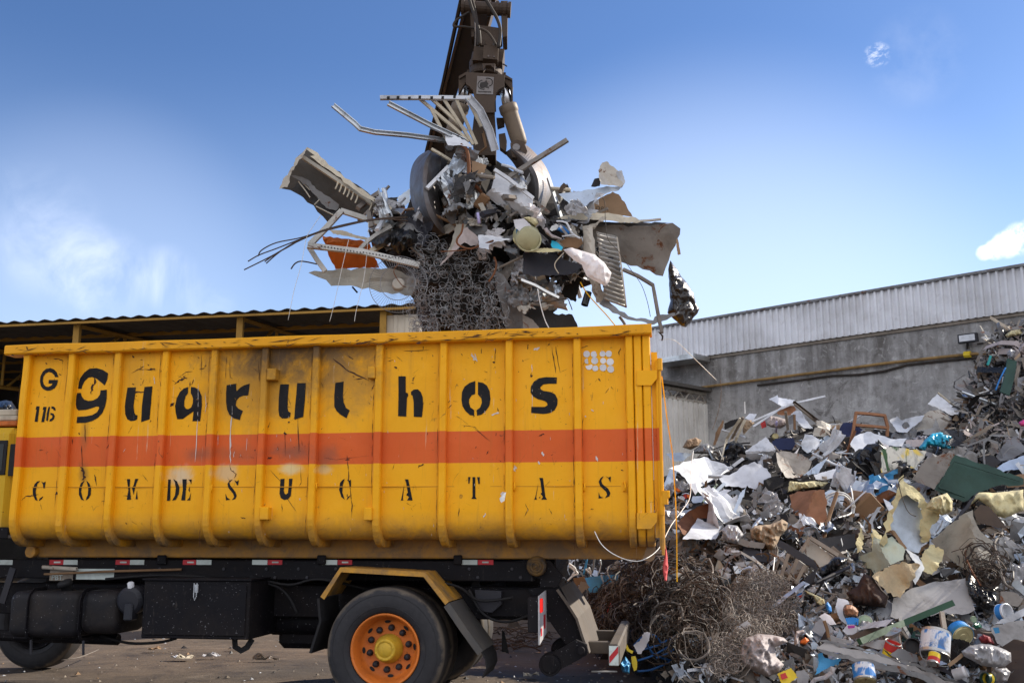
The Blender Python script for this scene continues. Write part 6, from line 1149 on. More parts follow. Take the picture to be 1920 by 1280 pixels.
S('brown_board', 'brown rounded board under the white peak sheet', 'board', ZG, [(1000, 290), (1050, 260), (1150, 262), (1165, 290), (1110, 335), (1020, 330)], None, 'brown_leather', cr=.03)
B('pink_bag', 'pale pink plastic sack below the left peak', 'sack', ZG, [(915, 385), (950, 335), (1030, 350), (1130, 385), (1090, 410), (1040, 440), (960, 430), (925, 410)], None, 'pink_cloth', h=.12)
S('white_scrap', 'white crumpled sheet on the right shoulder of the left peak', 'metal sheet', ZG, [(1110, 310), (1200, 295), (1240, 370), (1300, 440), (1220, 435), (1170, 380)], None, 'white_sheet', cr=.06, gz=.3)
S('grey_wedge', 'dark grey bent plate standing beside the white crumpled shoulder sheet', 'metal sheet', ZG, [(1085, 370), (1140, 325), (1155, 400), (1110, 410)], None, 'grey_sheet', cr=.02)
S('red_case', 'small red plastic case left of the pink sack', 'case', ZG, [(878, 400), (915, 375), (928, 425), (890, 440)], None, 'red', cr=.02, th=.05)
R('post', 'short upright wooden stick below the left peak', 'stick', ZG, [(1150, 330), (1152, 450)], None, 'wood', 4, 3)
R('lilac_stick', 'short upright lilac tube below the pink sack', 'tube', ZG, [(1008, 385), (1005, 470)], None, 'purple', 4, prof='tube')
can('small_tin', 'small pale yellow tin below the pink sack', 'tin', zc(ZG, [(998, 500)])[0], None, 6, .8, (.1, 1, -.4), ['gold_tin', 'gold_tin'], lid='gold_tin')
R('shutter_slats', 'bundle of pale wooden slats standing left of the peak, first from the left', 'wood slat', ZG, [(570, 700), (610, 520), (720, 360)], None, 'cream', 5, 3); R('shutter_slats', 'wooden slat next to the first pale slat left of the peak', 'wood slat', ZG, [(610, 680), (650, 520), (740, 350)], None, 'grey_wood', 5, 3); R('shutter_slats', 'wooden slat nearest the peak in the leaning bundle', 'wood slat', ZG, [(650, 620), (690, 510), (755, 370)], None, 'cream', 5, 3)
R('grey_rail', 'short light rail across the leaning wooden slats', 'rail', ZG, [(570, 450), (660, 480), (755, 510)], None, 'white_sheet', 3.5, 3)
B('tan_cushion', 'tan roll of cloth right of the leaning slats', 'cloth roll', ZG, [(745, 380), (790, 360), (830, 395), (790, 440), (745, 490), (735, 460)], None, 'burlap', h=.1)
S('brown_plank', 'dark brown plank standing on end at the left of the leaning slats', 'plank', ZG, [(580, 370), (585, 400), (520, 570), (500, 575), (520, 470)], None, 'wood', cr=.01, th=.03)
S('white_slab', 'small bright white sheet between slats and peak', 'metal sheet', ZG, [(755, 355), (790, 320), (850, 325), (820, 375), (780, 370)], None, 'clean_white', gz=.4)
S('grey_box', 'dark upholstered box left above the leaning slats', 'box', ZG, [(590, 400), (640, 375), (700, 360), (690, 400), (620, 440), (590, 450)], None, 'black_cloth', cr=.02, th=.2)
R('bare_branch', 'thin white rod standing upright behind the leaning slats', 'rod', ZG, [(752, 225), (755, 320)], [17.3, 17.3], 'white_cable', 2, 2)
S('navy_board', 'dark navy blue board in the middle of the left slope', 'board', ZG, [(970, 550), (1000, 520), (1140, 512), (1160, 560), (1130, 610), (1000, 612)], None, 'navy', cr=.01, th=.02)
S('folded_sheet', 'white folded sheet with a raised flap left of the navy board', 'metal sheet', ZG, [(755, 625), (830, 570), (920, 505), (1005, 605), (995, 630), (920, 690), (800, 690), (765, 670)], None, 'white_sheet', gz=.3, cr=.03, fold=[((755, 632), (1005, 612), 1.6)])
S('white_dish', 'white round dented basin right of the navy board', 'basin', ZG, [(1205, 560), (1235, 485), (1290, 490), (1350, 530), (1355, 570), (1310, 620), (1250, 635), (1210, 600)], None, 'white_sheet', gz=.3, cr=.05)
S('crumpled_sheet', 'large grey crumpled panel below the navy board', 'metal panel', ZG, [(1000, 625), (1060, 620), (1210, 645), (1290, 700), (1260, 790), (1180, 840), (1080, 830), (1020, 730)], None, 'taupe_sheet', gz=.4, cr=.05, fold=[((1020, 640), (1180, 830), -1.)])
S('blue_white_fin', 'pointed pale blue sheet right of the large grey panel', 'metal sheet', ZG, [(1420, 665), (1340, 800), (1220, 815), (1300, 750)], None, 'blue_white', gz=.2, cr=.02)
S('white_board', 'flat white board with a lilac tint right of the pointed blue sheet', 'board', ZG, [(1305, 810), (1480, 760), (1490, 830), (1380, 850), (1320, 845)], None, 'clean_white', gz=.5, cr=.015)
S('white_hood', 'big white crumpled car bonnet shaped sheet at the left foot of the slope', 'metal sheet', ZG, [(115, 770), (200, 735), (350, 680), (430, 665), (510, 700), (640, 745), (540, 830), (480, 865), (340, 925), (290, 860), (230, 790), (160, 760)], None, 'white_sheet', gz=.45, cr=.04, nin=180, fold=[((430, 665), (520, 860), -.8)])
S('white_hood', 'white crumpled sheet with torn lower edge right of the bonnet shaped sheet', 'metal sheet', ZG, [(545, 840), (650, 800), (750, 730), (830, 705), (930, 760), (965, 830), (910, 870), (890, 930), (780, 910), (600, 905)], None, 'clean_white', gz=.45, cr=.035, nin=180, rag=.35)
S('white_edge', 'narrow white folded edge left of the bonnet shaped sheet', 'metal sheet', ZG, [(108, 880), (150, 770), (215, 760), (190, 880), (150, 930), (110, 920)], None, 'blue_white', cr=.03, gz=.2)
R('steel_bar', 'long pale steel bar leaning between the two white crumpled sheets', 'steel bar', ZG, [(430, 1045), (510, 960), (590, 880)], None, 'galvanised', 6, 4)
R('steel_bar', 'white bar lying over the right edge of the bonnet shaped sheet', 'steel bar', ZG, [(520, 845), (620, 770), (740, 680)], None, 'clean_white', 6, 4)
S('dark_tarp', 'dark crumpled rubber mat right of the two white sheets', 'mat', ZG, [(905, 850), (990, 820), (1070, 840), (1060, 900), (1000, 920), (940, 970), (900, 950)], None, 'black_cloth', cr=.06)
B('grey_bag', 'grey plastic sheet bundle above the bonnet shaped sheet', 'plastic sheet', ZG, [(335, 620), (400, 570), (450, 560), (510, 590), (500, 650), (420, 640), (350, 640)], None, 'grey_sheet', h=.1)
B('tan_foam', 'tan crumpled paper lump at the foot of the ribbed gate', 'paper', ZG, [(255, 590), (290, 530), (360, 510), (410, 535), (380, 580), (320, 610)], None, 'cardboard', h=.1, cr=.05)
S('pale_sheet', 'pale flat sheet beside the tan paper lump', 'metal sheet', ZG, [(120, 640), (230, 630), (330, 640), (260, 700), (180, 700)], None, 'blue_white', gz=.5)
S('brown_leather', 'large brown torn leather hide hanging on the middle slope', 'leather', ZG, [(1110, 970), (1180, 940), (1300, 930), (1390, 930), (1410, 1010), (1405, 1180), (1300, 1280), (1185, 1270), (1200, 1190), (1140, 1110)], None, 'brown_leather', gz=.25, cr=.06, nin=180, fold=[((1310, 940), (1200, 1260), 1.2)])
B('wool_roll', 'white fluffy insulation roll above the brown leather hide', 'insulation', ZG, [(1095, 950), (1110, 860), (1200, 870), (1300, 860), (1420, 870), (1380, 905), (1290, 920), (1200, 930)], None, 'foam', h=.1, cr=.06)
S('rust_box', 'rusty brown folded box panel left of the middle slope', 'metal box', ZL, [(470, 765), (700, 650), (870, 610), (980, 815), (890, 870), (680, 880), (640, 920), (560, 1060), (410, 1180), (290, 1010), (300, 940)], None, 'rust', gz=.2, cr=.02, nin=170, fold=[((470, 765), (640, 930), -1.8)])
S('blue_plate', 'small pale blue plate left of the rusty folded box', 'metal sheet', ZL, [(235, 800), (380, 740), (560, 705), (470, 770), (330, 890)], None, 'blue_white', gz=.4, cr=.015)
S('white_door', 'long white door panel below the rusty folded box', 'panel', ZL, [(655, 870), (900, 985), (1100, 1000), (1040, 1130), (980, 1250), (380, 1250), (520, 1080)], None, 'white_sheet', gz=.35, cr=.02, nin=160, fold=[((655, 890), (1100, 1015), -1.2)])
S('small_plate', 'small white torn plate left of the long white door panel', 'metal sheet', ZL, [(200, 1065), (330, 1090), (400, 1180), (350, 1245), (270, 1240)], None, 'blue_white', cr=.03)
S('blue_board', 'pale blue flat sheet above the rusty folded box', 'metal sheet', ZL, [(560, 480), (820, 465), (740, 590), (570, 600), (540, 560)], None, 'blue_white', gz=.5, cr=.01)
S('painted_fin', 'pale blue peeling sheet standing on edge right of the rusty folded box', 'metal sheet', ZL, [(1530, 310), (1500, 420), (1350, 750), (1290, 850), (1240, 860), (1330, 660), (1420, 420)], None, 'blue_white', cr=.02, gz=.1)
can('bottle', 'white bottle with a blue cap hanging over the bonnet shaped sheet', 'bottle', zc(ZL, [(800, 330)])[0], None, 3, 6, (.05, .3, 1), ['clean_white', 'blue'], bands=[(.75, 0), (.8, 1), (1, 1)])
R('orange_scrap', 'bright orange plastic splinter behind the yellow strap', 'plastic', ZL, [(245, 335), (320, 390)], None, 'orange_plastic', 5, 3)
S('orange_scrap', 'orange plastic shard left of the pale blue flat sheet', 'plastic', ZL, [(460, 440), (530, 460), (510, 520), (465, 500)], None, 'orange_plastic', cr=.02); S('red_scrap', 'dark red plastic shard beside the orange shard', 'plastic', ZL, [(400, 450), (450, 430), (455, 520), (390, 530)], None, 'red', cr=.02)
R('green_rod', 'green rod slanting below the bonnet shaped sheet', 'rod', ZL, [(620, 460), (770, 320)], None, 'green_wood', 4, 3); R('green_rod', 'longer green rod leaning under the pale steel bar', 'rod', ZL, [(750, 590), (1000, 270)], None, 'green_wood', 4, 3)
B('burlap_sack', 'tan dusty burlap sack left of the brown leather hide', 'sack', ZI, [(745, 130), (780, 100), (900, 90), (985, 50), (1030, 80), (1020, 130), (970, 180), (940, 260), (900, 295), (830, 230), (760, 200)], None, 'burlap', h=.1, cr=.06, fr=8)
B('clear_plastic', 'clear plastic covered lump left of the burlap sack', 'plastic', ZI, [(530, 130), (580, 90), (650, 100), (700, 170), (660, 240), (570, 220)], None, 'clear_bag', h=.12, cr=.05)
S('slate_plate', 'slate grey flat plate under the burlap sack', 'metal plate', ZI, [(700, 262), (900, 310), (895, 380), (680, 350)], None, 'dark_metal', gz=.2, cr=.01)
S('beige_slab', 'small bright beige slab on top of the rusty wire net', 'slab', ZI, [(690, 370), (800, 362), (800, 430), (760, 430), (720, 400)], None, 'cream', gz=.3, cr=.02, th=.05)
# grid chair back and rusty framed plate
gc = thing('slatted_frame', 'dark painted slatted panel leaning right of the rusty wire net', 'slatted panel', pw(1480, 1050, hity(1480, 1055) - .3))
yy = hity(1480, 1055) - .75
S('top_board', '', '', ZM, [(385, 110), (560, 190), (1020, 480), (1060, 560), (1030, 640), (860, 540), (520, 310), (350, 220)], yy, 'dark_metal', par=gc, gz=.3, cr=.012, th=.03)
for a, b in (((560, 360), (430, 760)), ((720, 460), (560, 830)), ((860, 560), (690, 900))): R('slat', '', '', ZM, [a, b], yy - .05, 'grey_wood', 6, 4, par=gc)
S('side_leg', '', '', ZM, [(870, 780), (1030, 650), (1040, 490), (1090, 600), (1030, 820), (1000, 1030), (850, 1010)], yy - .1, 'dark_metal', par=gc, cr=.02, th=.02)
fr_ = thing('framed_plate', 'rusty brown plate in a pale worn frame right of the slatted panel', 'framed plate', pw(1545, 1040, hity(1545, 1050) - .3)); yy = hity(1545, 1050) - .6
S('plate', '', '', ZM, [(940, 110), (1250, 330), (1340, 440), (1270, 540), (1120, 600), (1040, 480), (820, 350)], yy, 'rusty_paint', par=fr_, gz=.2, cr=.01)
R('frame_bar', '', '', ZM, [(790, 330), (940, 70)], yy - .04, 'grey_wood', 6, 5, par=fr_); R('frame_bar', '', '', ZM, [(940, 70), (1100, 170), (1450, 390)], yy - .04, 'grey_wood', 7, 5, par=fr_)
S('black_board', 'wide black plank behind the rusty framed plate', 'plank', ZM, [(1080, 110), (1300, 60), (1760, -10), (1765, 240), (1500, 330), (1250, 240)], None, 'dark_sheet', gz=.3, cr=.01, th=.04, off=.25)
R('steel_pipe', 'thick grey steel pipe slanting below the rusty framed plate', 'pipe', ZM, [(1030, 900), (1300, 770), (1650, 600)], None, 'dark_metal', 7, prof='tube')
R('steel_pipe', 'thin pale rod lying below the thick grey pipe', 'rod', ZM, [(1060, 970), (1250, 1060), (1460, 1110)], None, 'wire_dust', 4, prof='tube')
B('black_sheeting', 'black plastic sheeting behind the thick grey pipe', 'plastic sheet', ZM, [(1100, 640), (1400, 400), (1650, 440), (1600, 560), (1300, 720), (1120, 780)], None, 'black_plastic', h=.1, cr=.05)
R('tan_stick', 'thin tan stick in front of the slatted panel', 'stick', ZM, [(230, 350), (380, 430), (620, 580)], None, 'wood', 3, 3); R('white_rod', 'thin white rod standing before the slatted panel', 'rod', ZM, [(310, 430), (280, 700), (255, 920)], None, 'white_cable', 2.5, prof='tube')
R('wire_stick', 'thin bent wire across the rusty framed plate', 'wire', ZM, [(1260, 340), (1500, 510), (1640, 600), (1880, 770)], None, 'wire_dust', 1.6, prof='tube', n=5)
# chair frame on the crest and things to the right
ch = thing('chair_skeleton', 'brown empty wooden chair frame standing on the crest against the wall', 'chair frame', pw(1632, 800, hity(1632, 810) - .2)); yy = hity(1630, 812) - .2
for pts in ([(148, 975), (170, 880), (192, 735)], [(185, 742), (300, 750), (430, 765)], [(420, 760), (445, 850), (440, 930)], [(190, 840), (320, 850), (440, 862)]): R('frame_bar', '', '', ZH, pts, yy, 'rusty_paint' if 0 else 'brown_leather', 5, 5, par=ch)
S('navy_tarp', 'dark blue tarp lump left of the wooden chair frame', 'tarp', ZH, [(55, 880), (90, 820), (165, 815), (250, 880), (210, 920), (110, 935)], None, 'navy', cr=.06); S('tan_cone', 'tan card cone at the far left of the wooden chair frame', 'card', ZH, [(0, 850), (60, 835), (65, 890), (40, 925), (0, 920)], None, 'cardboard', cr=.03)
S('white_tarp', 'large white sheet of metal lying below the wooden chair frame', 'metal sheet', ZH, [(145, 990), (180, 930), (280, 890), (370, 915), (480, 950), (600, 945), (560, 1010), (430, 1000), (380, 1040), (340, 1110), (220, 1100)], None, 'clean_white', gz=.5, cr=.05, nin=180, off=.3)
S('white_tarp', 'white crumpled car panel right of the wooden chair frame', 'metal sheet', ZH, [(460, 800), (520, 770), (560, 800), (650, 775), (740, 760), (720, 800), (640, 860), (600, 900), (520, 890)], None, 'white_sheet', gz=.4, cr=.05)
S('pale_hood', 'pale rounded torn car panel left of the leaning brown boards', 'car panel', ZH, [(600, 900), (680, 790), (780, 725), (850, 715), (930, 760), (985, 820), (960, 870), (870, 880), (830, 780), (800, 860), (700, 880), (640, 920)], None, 'rusty_paint', gz=.3, cr=.05, nin=150)
S('bright_sheet', 'bright shiny white sheet tilted up on the crest beside the leaning brown boards', 'metal sheet', ZH, [(765, 668), (840, 590), (930, 660), (1020, 720), (1010, 750), (950, 760), (870, 715)], None, 'clean_white', gz=.25, cr=.03, off=.35, fold=[((765, 668), (1010, 750), .8)])
R('white_trim', 'thin cream trim strip along the top of the bright shiny sheet', 'trim', ZH, [(848, 580), (940, 655), (1030, 725)], None, 'cream', 2.5, 2, off=.35)
R('leaning_board', 'thick brown board leaning against the dark shredded pile', 'board', ZH, [(915, 875), (1060, 720), (1215, 560)], None, 'wood', 7, 4); R('leaning_board', 'dark beam leaning just left of the thick brown board', 'beam', ZH, [(1010, 930), (1035, 780), (1030, 680)], None, 'brown_iron', 3, 3); R('leaning_board', 'dark thin iron crossing the pale torn car panel', 'iron', ZH, [(880, 710), (960, 770), (1020, 800)], None, 'brown_iron', 3.5, 3)
R('white_stick', 'white stick rising above the bright shiny sheet near the dark pile', 'stick', ZH, [(1045, 660), (1090, 590), (1135, 508)], None, 'clean_white', 3.5, 2.5)
B('cyan_bag', 'bright turquoise plastic bag with orange print on the crest', 'plastic bag', ZH, [(695, 1020), (740, 960), (800, 905), (870, 895), (960, 920), (995, 960), (1000, 1040), (930, 1040), (850, 1010), (770, 1000), (740, 1045)], None, 'cyan_bag', h=.14, cr=.06, off=.6)
S('pink_board', 'dull pink flat board left of the turquoise bag', 'board', ZH, [(590, 960), (735, 950), (720, 1010), (590, 1020)], None, 'pink_cloth', gz=.3, cr=.01)
wr = thing('wire_rack', 'white wire rack grid standing right of the turquoise bag', 'wire rack', pw(1810, 835, hity(1815, 845) - .3)); yy = hity(1815, 845) - .3; mb = MB()
for a, b in (((985, 980), (1140, 1100)), ((1035, 930), (1190, 1040)), ((1060, 900), (1165, 960)), ((1000, 1060), (1090, 905)), ((1050, 1095), (1150, 945)), ((1100, 1100), (1195, 995)), ((1000, 940), (1160, 945))): mb.tube([pw(*zc(ZH, [a])[0], yy), pw(*zc(ZH, [b])[0], yy + .05)], .012, 5)
mb.build('rack_wires', 'white_cable', wr)
mc = thing('painted_cabinet', 'grey cabinet side smeared with yellow and green paint below the turquoise bag', 'cabinet', pw(1690, 870, hity(1690, 890) - .35)); yy = hity(1690, 890) - .35
m_, nt, N, L, P = nodes('smeared_paint'); g = G(nt); co = g.coord(); c = g.mix(g.mr(g.noise(co, 3.4, 6, .6, .8), .42, .52), (.33, .32, .29), (.62, .60, .52)); c = g.mix(g.mr(g.noise(co, 2.1, 4, .6, 1.), .54, .6), c, (.70, .52, .10)); c = g.mix(g.mr(g.noise(g.coord(True, (3, 3, .8)), 2.0, 6, .6, .5), .53, .6), c, (.03, .09, .025)); c = g.mix(g.mr(g.noise(co, 5, 6), .6, .66), c, (.03, .03, .03)); g.put(P.inputs['Base Color'], c); P.inputs['Roughness'].default_value = .6; MATS['smeared_paint'] = m_
S('front_panel', '', '', ZH, [(380, 1045), (470, 1010), (600, 1025), (760, 1050), (740, 1100), (640, 1210), (540, 1260), (420, 1290), (390, 1200)], yy, 'smeared_paint', par=mc, gz=.3, cr=.02)
S('side_panel', '', '', ZH, [(378, 1045), (392, 1050), (402, 1290), (378, 1300)], yy - .02, 'dark_sheet', par=mc, cr=.01)
gd = thing('green_cabinet', 'dark green painted metal cabinet lying tilted on the right slope', 'cabinet', pw(1800, 900, hity(1800, 930) - .4)); yy = hity(1800, 930) - .5
S('door', '', '', ZJ, [(612, 118), (690, 0), (740, -90), (900, -35), (1150, 55), (1150, 90), (1000, 95), (900, 130), (790, 195)], yy, 'green_paint', par=gd, gz=.25, cr=.008, th=.03)
S('side', '', '', ZJ, [(480, 60), (560, -60), (700, -105), (742, -88), (690, 0), (612, 120)], yy + .02, 'taupe_sheet', par=gd, gz=.3, cr=.01)
for a, b in (((640, 105), (735, -50)), ((735, -50), (1130, 70)), ((640, 105), (800, 165))): R('door_bead', '', '', ZJ, [a, b], yy - .06, 'green_paint', 2.2, 2, par=gd)
R('cream_rail', 'cream rail lying across the lower edge of the green cabinet', 'rail', ZJ, [(712, 126), (850, 110), (1045, 82)], None, 'cream', 4.5, 3, off=.6)
S('wicker_sheet', 'brown wicker panel at the right edge beside the green cabinet', 'wicker', ZJ, [(1025, 40), (1160, 25), (1160, 100), (1050, 110)], None, 'wood', gz=.3, cr=.02, off=.5); 
S('blue_hood', 'pale blue car panel at the right edge above the wicker panel', 'car panel', ZH, [(1280, 1205), (1400, 1130), (1560, 1075), (1560, 1190), (1440, 1195), (1340, 1215)], None, 'blue_white', gz=.5, cr=.02, off=.4)
S('grey_plate', 'grey speckled dark board under the wire rack', 'board', ZH, [(1175, 1110), (1240, 1060), (1360, 1130), (1290, 1195)], None, 'dark_sheet', gz=.4, cr=.02, off=.3); S('grey_plate', 'flat light grey sheet right of the white wire rack', 'metal sheet', ZH, [(1310, 1090), (1400, 960), (1470, 930), (1560, 1040), (1420, 1120), (1340, 1130)], None, 'grey_sheet', gz=.4, cr=.02, off=.3)
R('broken_beam', 'peeling white broken wooden beam right of the wire rack', 'beam', ZH, [(1270, 1075), (1310, 1010), (1350, 930)], None, 'rusty_paint', 9, 5, off=.4)
R('white_loop', 'white cable looping across the light grey sheet at the right', 'cable', ZH, [(1200, 1050), (1330, 1040), (1460, 1020), (1560, 990)], None, 'white_cable', 2, prof='tube', off=.5)
S('yellow_crate', 'grey ribbed crate lid below the dark shredded pile', 'crate lid', ZH, [(1240, 920), (1370, 850), (1445, 890), (1300, 975)], None, 'taupe_sheet', gz=.4, cr=.01, off=.3); S('white_cup', 'white broken plastic trough right of the ribbed crate lid', 'trough', ZH, [(1430, 905), (1480, 870), (1520, 950), (1495, 990)], None, 'clean_white', cr=.03, off=.3)
# foam torn fridge and bent car panel on the right slope
def FE(nm, a_, b_, Z, pts, Y, m, h=.05, cr=.05, par=None, off=.5): return S(nm, '', '', Z, pts, Y, m, gz=.25, cr=cr, th=h, rag=.7, fr=5, par=par, nin=260, off=off)
fd = thing('torn_fridge', 'torn fridge shell with pale yellow foam and light blue liner on the right slope', 'fridge', pw(1700, 1030, hity(1700, 1040) - .6)); yy = hity(1690, 1040) - .65
S('blue_liner', '', '', ZJ, [(400, 180), (440, 110), (500, 170), (560, 300), (560, 420), (520, 500), (450, 480), (370, 370), (340, 360)], yy, 'blue_white', par=fd, gz=.25, cr=.04, nin=160)
S('blue_liner', '', '', ZJ, [(138, 525), (240, 490), (250, 400), (300, 420), (360, 400), (440, 480), (430, 540), (350, 570), (240, 640)], None, mat('pale_green_liner', (.50, .56, .46), .5, dirt=(.4, .33, .15), damt=.7, ds=4), par=fd, gz=.2, cr=.06, nin=200, off=.45, fold=[((250, 400), (350, 570), 1.)])
FE('foam_edge', '', '', ZJ, [(395, 60), (430, 30), (460, 90), (560, 180), (540, 200), (450, 150), (400, 190), (350, 330), (310, 460), (285, 440), (330, 300), (385, 150)], yy - .1, 'foam', h=.07, cr=.06, par=fd)
FE('foam_edge', '', '', ZJ, [(500, 170), (560, 190), (640, 210), (640, 300), (600, 330), (580, 430), (540, 440), (525, 340), (540, 270)], yy - .12, 'foam', h=.08, cr=.07, par=fd)
B('foam_lump', '', '', ZJ, [(560, 230), (600, 170), (690, 140), (725, 190), (720, 250), (660, 275)], yy - .2, 'foam', h=.12, cr=.06, par=fd)
FE('foam_edge', '', '', ZJ, [(240, 350), (300, 400), (330, 470), (280, 480), (240, 480)], None, 'foam', h=.05, cr=.05, par=fd)
S('foam_slab', '', '', ZJ, [(240, 640), (350, 575), (440, 555), (530, 570), (470, 690), (410, 770), (330, 740), (280, 690)], None, mat('brown_foam', (.46, .36, .22), .9, damt=.4, bump=.9, bs=30), gz=.1, cr=.09, nin=260, par=fd, th=.06, off=.6, rag=.6, fr=5)
FE('foam_edge', '', '', ZJ, [(530, 530), (590, 450), (670, 480), (660, 550), (600, 630), (540, 600)], None, 'foam', h=.07, cr=.06, par=fd, off=.5)
S('brown_flap', '', '', ZJ, [(355, 360), (375, 365), (450, 470), (430, 490)], yy - .14, 'cardboard', cr=.01, par=fd)
S('foil', '', '', ZJ, [(440, 475), (520, 520), (555, 590), (500, 690), (470, 640), (500, 560)], None, 'aluminium', cr=.06, par=fd, off=.7)
FE('foam_edge', '', '', ZJ, [(145, 430), (175, 345), (190, 400), (180, 480), (150, 500)], None, 'foam', h=.05, cr=.05, par=fd)
R('black_wire', 'black wire hooked over the torn fridge', 'wire', ZJ, [(500, 0), (410, 60), (405, 110), (440, 220), (470, 265), (505, 280)], [yy - .25] * 6, 'hose', 1.8, prof='tube', n=5)
S('crushed_bonnet', 'large beige bent car panel with a round opening right of the torn fridge', 'car panel', ZQ, [(165, 630), (420, 420), (600, 280), (700, 240), (730, 380), (830, 540), (960, 640), (900, 760), (960, 880), (700, 1040), (540, 950), (340, 790)], None, 'rusty_paint' if 0 else 'beige', gz=.15, cr=.03, nin=220, off=.75, fold=[((640, 260), (820, 1000), .7)])
S('folded_strip', 'dark folded edge along the top of the beige bent car panel', 'metal strip', ZQ, [(205, 580), (450, 380), (640, 150), (770, 0), (720, 100), (620, 240), (430, 420), (250, 570)], None, 'dark_metal', cr=.02, off=.78)
B('foam_slab', 'long torn pale yellow foam slab at the right edge above the beige car panel', 'foam', ZQ, [(640, 170), (720, 60), (780, 20), (1000, 20), (1340, -20), (1345, 250), (1100, 345), (960, 300), (920, 210), (760, 110), (670, 180)], None, 'foam', h=.12, cr=.06, off=.8, nin=260)
S('dark_drum', 'dark curved tyre inner seen inside the opening of the beige car panel', 'drum', ZQ, [(715, 260), (800, 170), (900, 190), (1000, 300), (1140, 470), (1000, 460), (800, 410), (740, 360)], None, 'brown_iron', cr=.03, off=.6)
R('bent_tube', 'pale bent tube standing at the right of the beige car panel', 'tube', ZQ, [(1075, 530), (980, 650), (1000, 800), (1070, 1050), (1110, 1170), (1200, 1230)], None, 'wire_dust', 4.5, prof='tube', off=.85)
R('rusty_hook', 'rusty hooked rod lying on the beige car panel', 'rod', ZQ, [(790, 665), (640, 735), (600, 790), (640, 900), (700, 1030), (800, 1190)], None, 'rust', 3, prof='tube', off=.9)
R('rust_vine', 'thin rusty wire trailing down the beige car panel', 'wire', ZQ, [(420, 440), (450, 580), (480, 750), (530, 850), (525, 920)], None, 'wire_rust', 1.6, prof='tube', n=5, off=.88)
# lower right
S('white_slab', 'broad dusty white board under the torn fridge', 'board', ZJ, [(350, 880), (370, 770), (480, 710), (620, 670), (800, 650), (830, 740), (860, 840), (780, 870), (640, 860), (500, 900), (420, 905)], None, 'dusty_white', gz=.5, cr=.015, off=.4, th=.02)
R('green_beam', 'dark green painted beam slanting across the lower right heap', 'beam', ZJ, [(165, 1032), (430, 920), (724, 800)], None, 'green_wood', 11, 8, off=.75)
B('black_bag', 'black torn plastic bag right of the broad dusty white board', 'plastic bag', ZJ, [(800, 670), (830, 620), (900, 690), (1000, 700), (1010, 850), (930, 860), (860, 800), (815, 760)], None, 'black_plastic', h=.12, cr=.06, off=.4)
B('brown_hide', 'dark brown fur hide left of the torn fridge foot', 'hide', ZJ, [(85, 740), (150, 700), (190, 620), (250, 650), (300, 720), (340, 760), (320, 830), (240, 820), (130, 810)], None, mat('dark_fur', (.035, .02, .016), .9, dirt=(.15, .06, .02), damt=.45, bump=.8, bs=30), h=.18, cr=.05, off=.4)
gt = thing('metal_gutter', 'long grey sheet metal gutter lying across the bottom right corner', 'gutter', pw(1640, 1240, 9.6))
for nm, pts, y_, mm in (('back_wall', [(100, 680), (220, 665), (700, 770), (1100, 905), (1500, 1000), (2200, 1300), (2200, 1350), (1480, 1040), (1000, 905), (700, 810), (200, 705)], 9.42, 'grey_sheet'), ('trough', [(80, 790), (200, 705), (700, 810), (1000, 905), (1480, 1040), (2200, 1360), (2180, 1480), (1500, 1120), (980, 990), (640, 930), (300, 840)], 9.36, 'dusty_white'), ('front_lip', [(78, 795), (300, 842), (640, 932), (980, 992), (1500, 1122), (2180, 1482), (2150, 1560), (1500, 1200), (1000, 1085), (640, 985), (200, 870)], 9.28, 'grey_sheet')): S(nm, '', '', ZN, pts, y_, mm, gz=.5 if nm == 'trough' else .1, cr=.012, th=.006, par=gt, nin=140)
m_, nt, N, L, P = nodes('bucket_print'); g = G(nt); co = g.coord(); c = g.mix(g.mr(g.noise(g.coord(True, (1, 1, .6)), 7, 3, .5, .5), .47, .5), (.02, .17, .48), (.55, .57, .62)); c = g.mix(g.mr(g.noise(co, 9, 6, .7), .56, .64), c, (.03, .14, .36)); c = g.mix(g.mr(g.noise(co, 5, 8, .7), .55, .72, 0, .7), c, (.10, .09, .08)); c = g.mix(g.mr(g.noise(co, 30, 4), .64, .68), c, (.55, .53, .5)); g.put(P.inputs['Base Color'], c); P.inputs['Roughness'].default_value = .4; MATS['bucket_print'] = m_
can('paint_bucket', 'blue and white paint bucket lying open with a small tin inside', 'paint bucket', zc(ZO, [(240, 895)])[0], 9.3, 26, 1.75, (.30, .35, .95), ['tin', 'bucket_print'], bands=[(.12, 0), (.14, 1), (.88, 1), (.9, 0), (1, 0)], openend=True, handle=True)
can('small_tin', 'small red and yellow tin lying inside the blue paint bucket', 'tin', zc(ZO, [(222, 1010)])[0], 9.16, 10.5, 2.0, (.42, .5, .8), ['tin', 'red', 'yellow'], bands=[(.1, 0), (.14, 1), (.5, 1), (.55, 2), (.95, 2), (1, 0)], lid='tin')
can('paint_tin', 'wide gold lidded tin facing out with a blue rim right of the blue paint bucket', 'paint tin', zc(ZO, [(645, 620)])[0], 9.75, 21, .9, (-.1, 1, .45), ['sheet_blue', 'blue'], bands=[(.3, 0), (1, 1)], lid='gold_tin')
can('paint_tin', 'grey tin with a pale green lid left of the dark green beam', 'paint tin', zc(ZN, [(765, 410)])[0], 10.3, 13.5, .9, (.35, 1, -.65), ['tin', 'dark_metal'], bands=[(.2, 0), (1, 1)], lid=mat('green_lid', (.30, .38, .26), .5, damt=.5))
can('paint_tin', 'upright red and yellow tin behind the sheet metal gutter', 'paint tin', zc(ZN, [(1175, 700)])[0], 9.62, 14, 2.0, (-.25, .35, -1), ['tin', 'red', 'yellow'], bands=[(.05, 0), (.1, 1), (.55, 1), (.6, 2), (1, 2)])
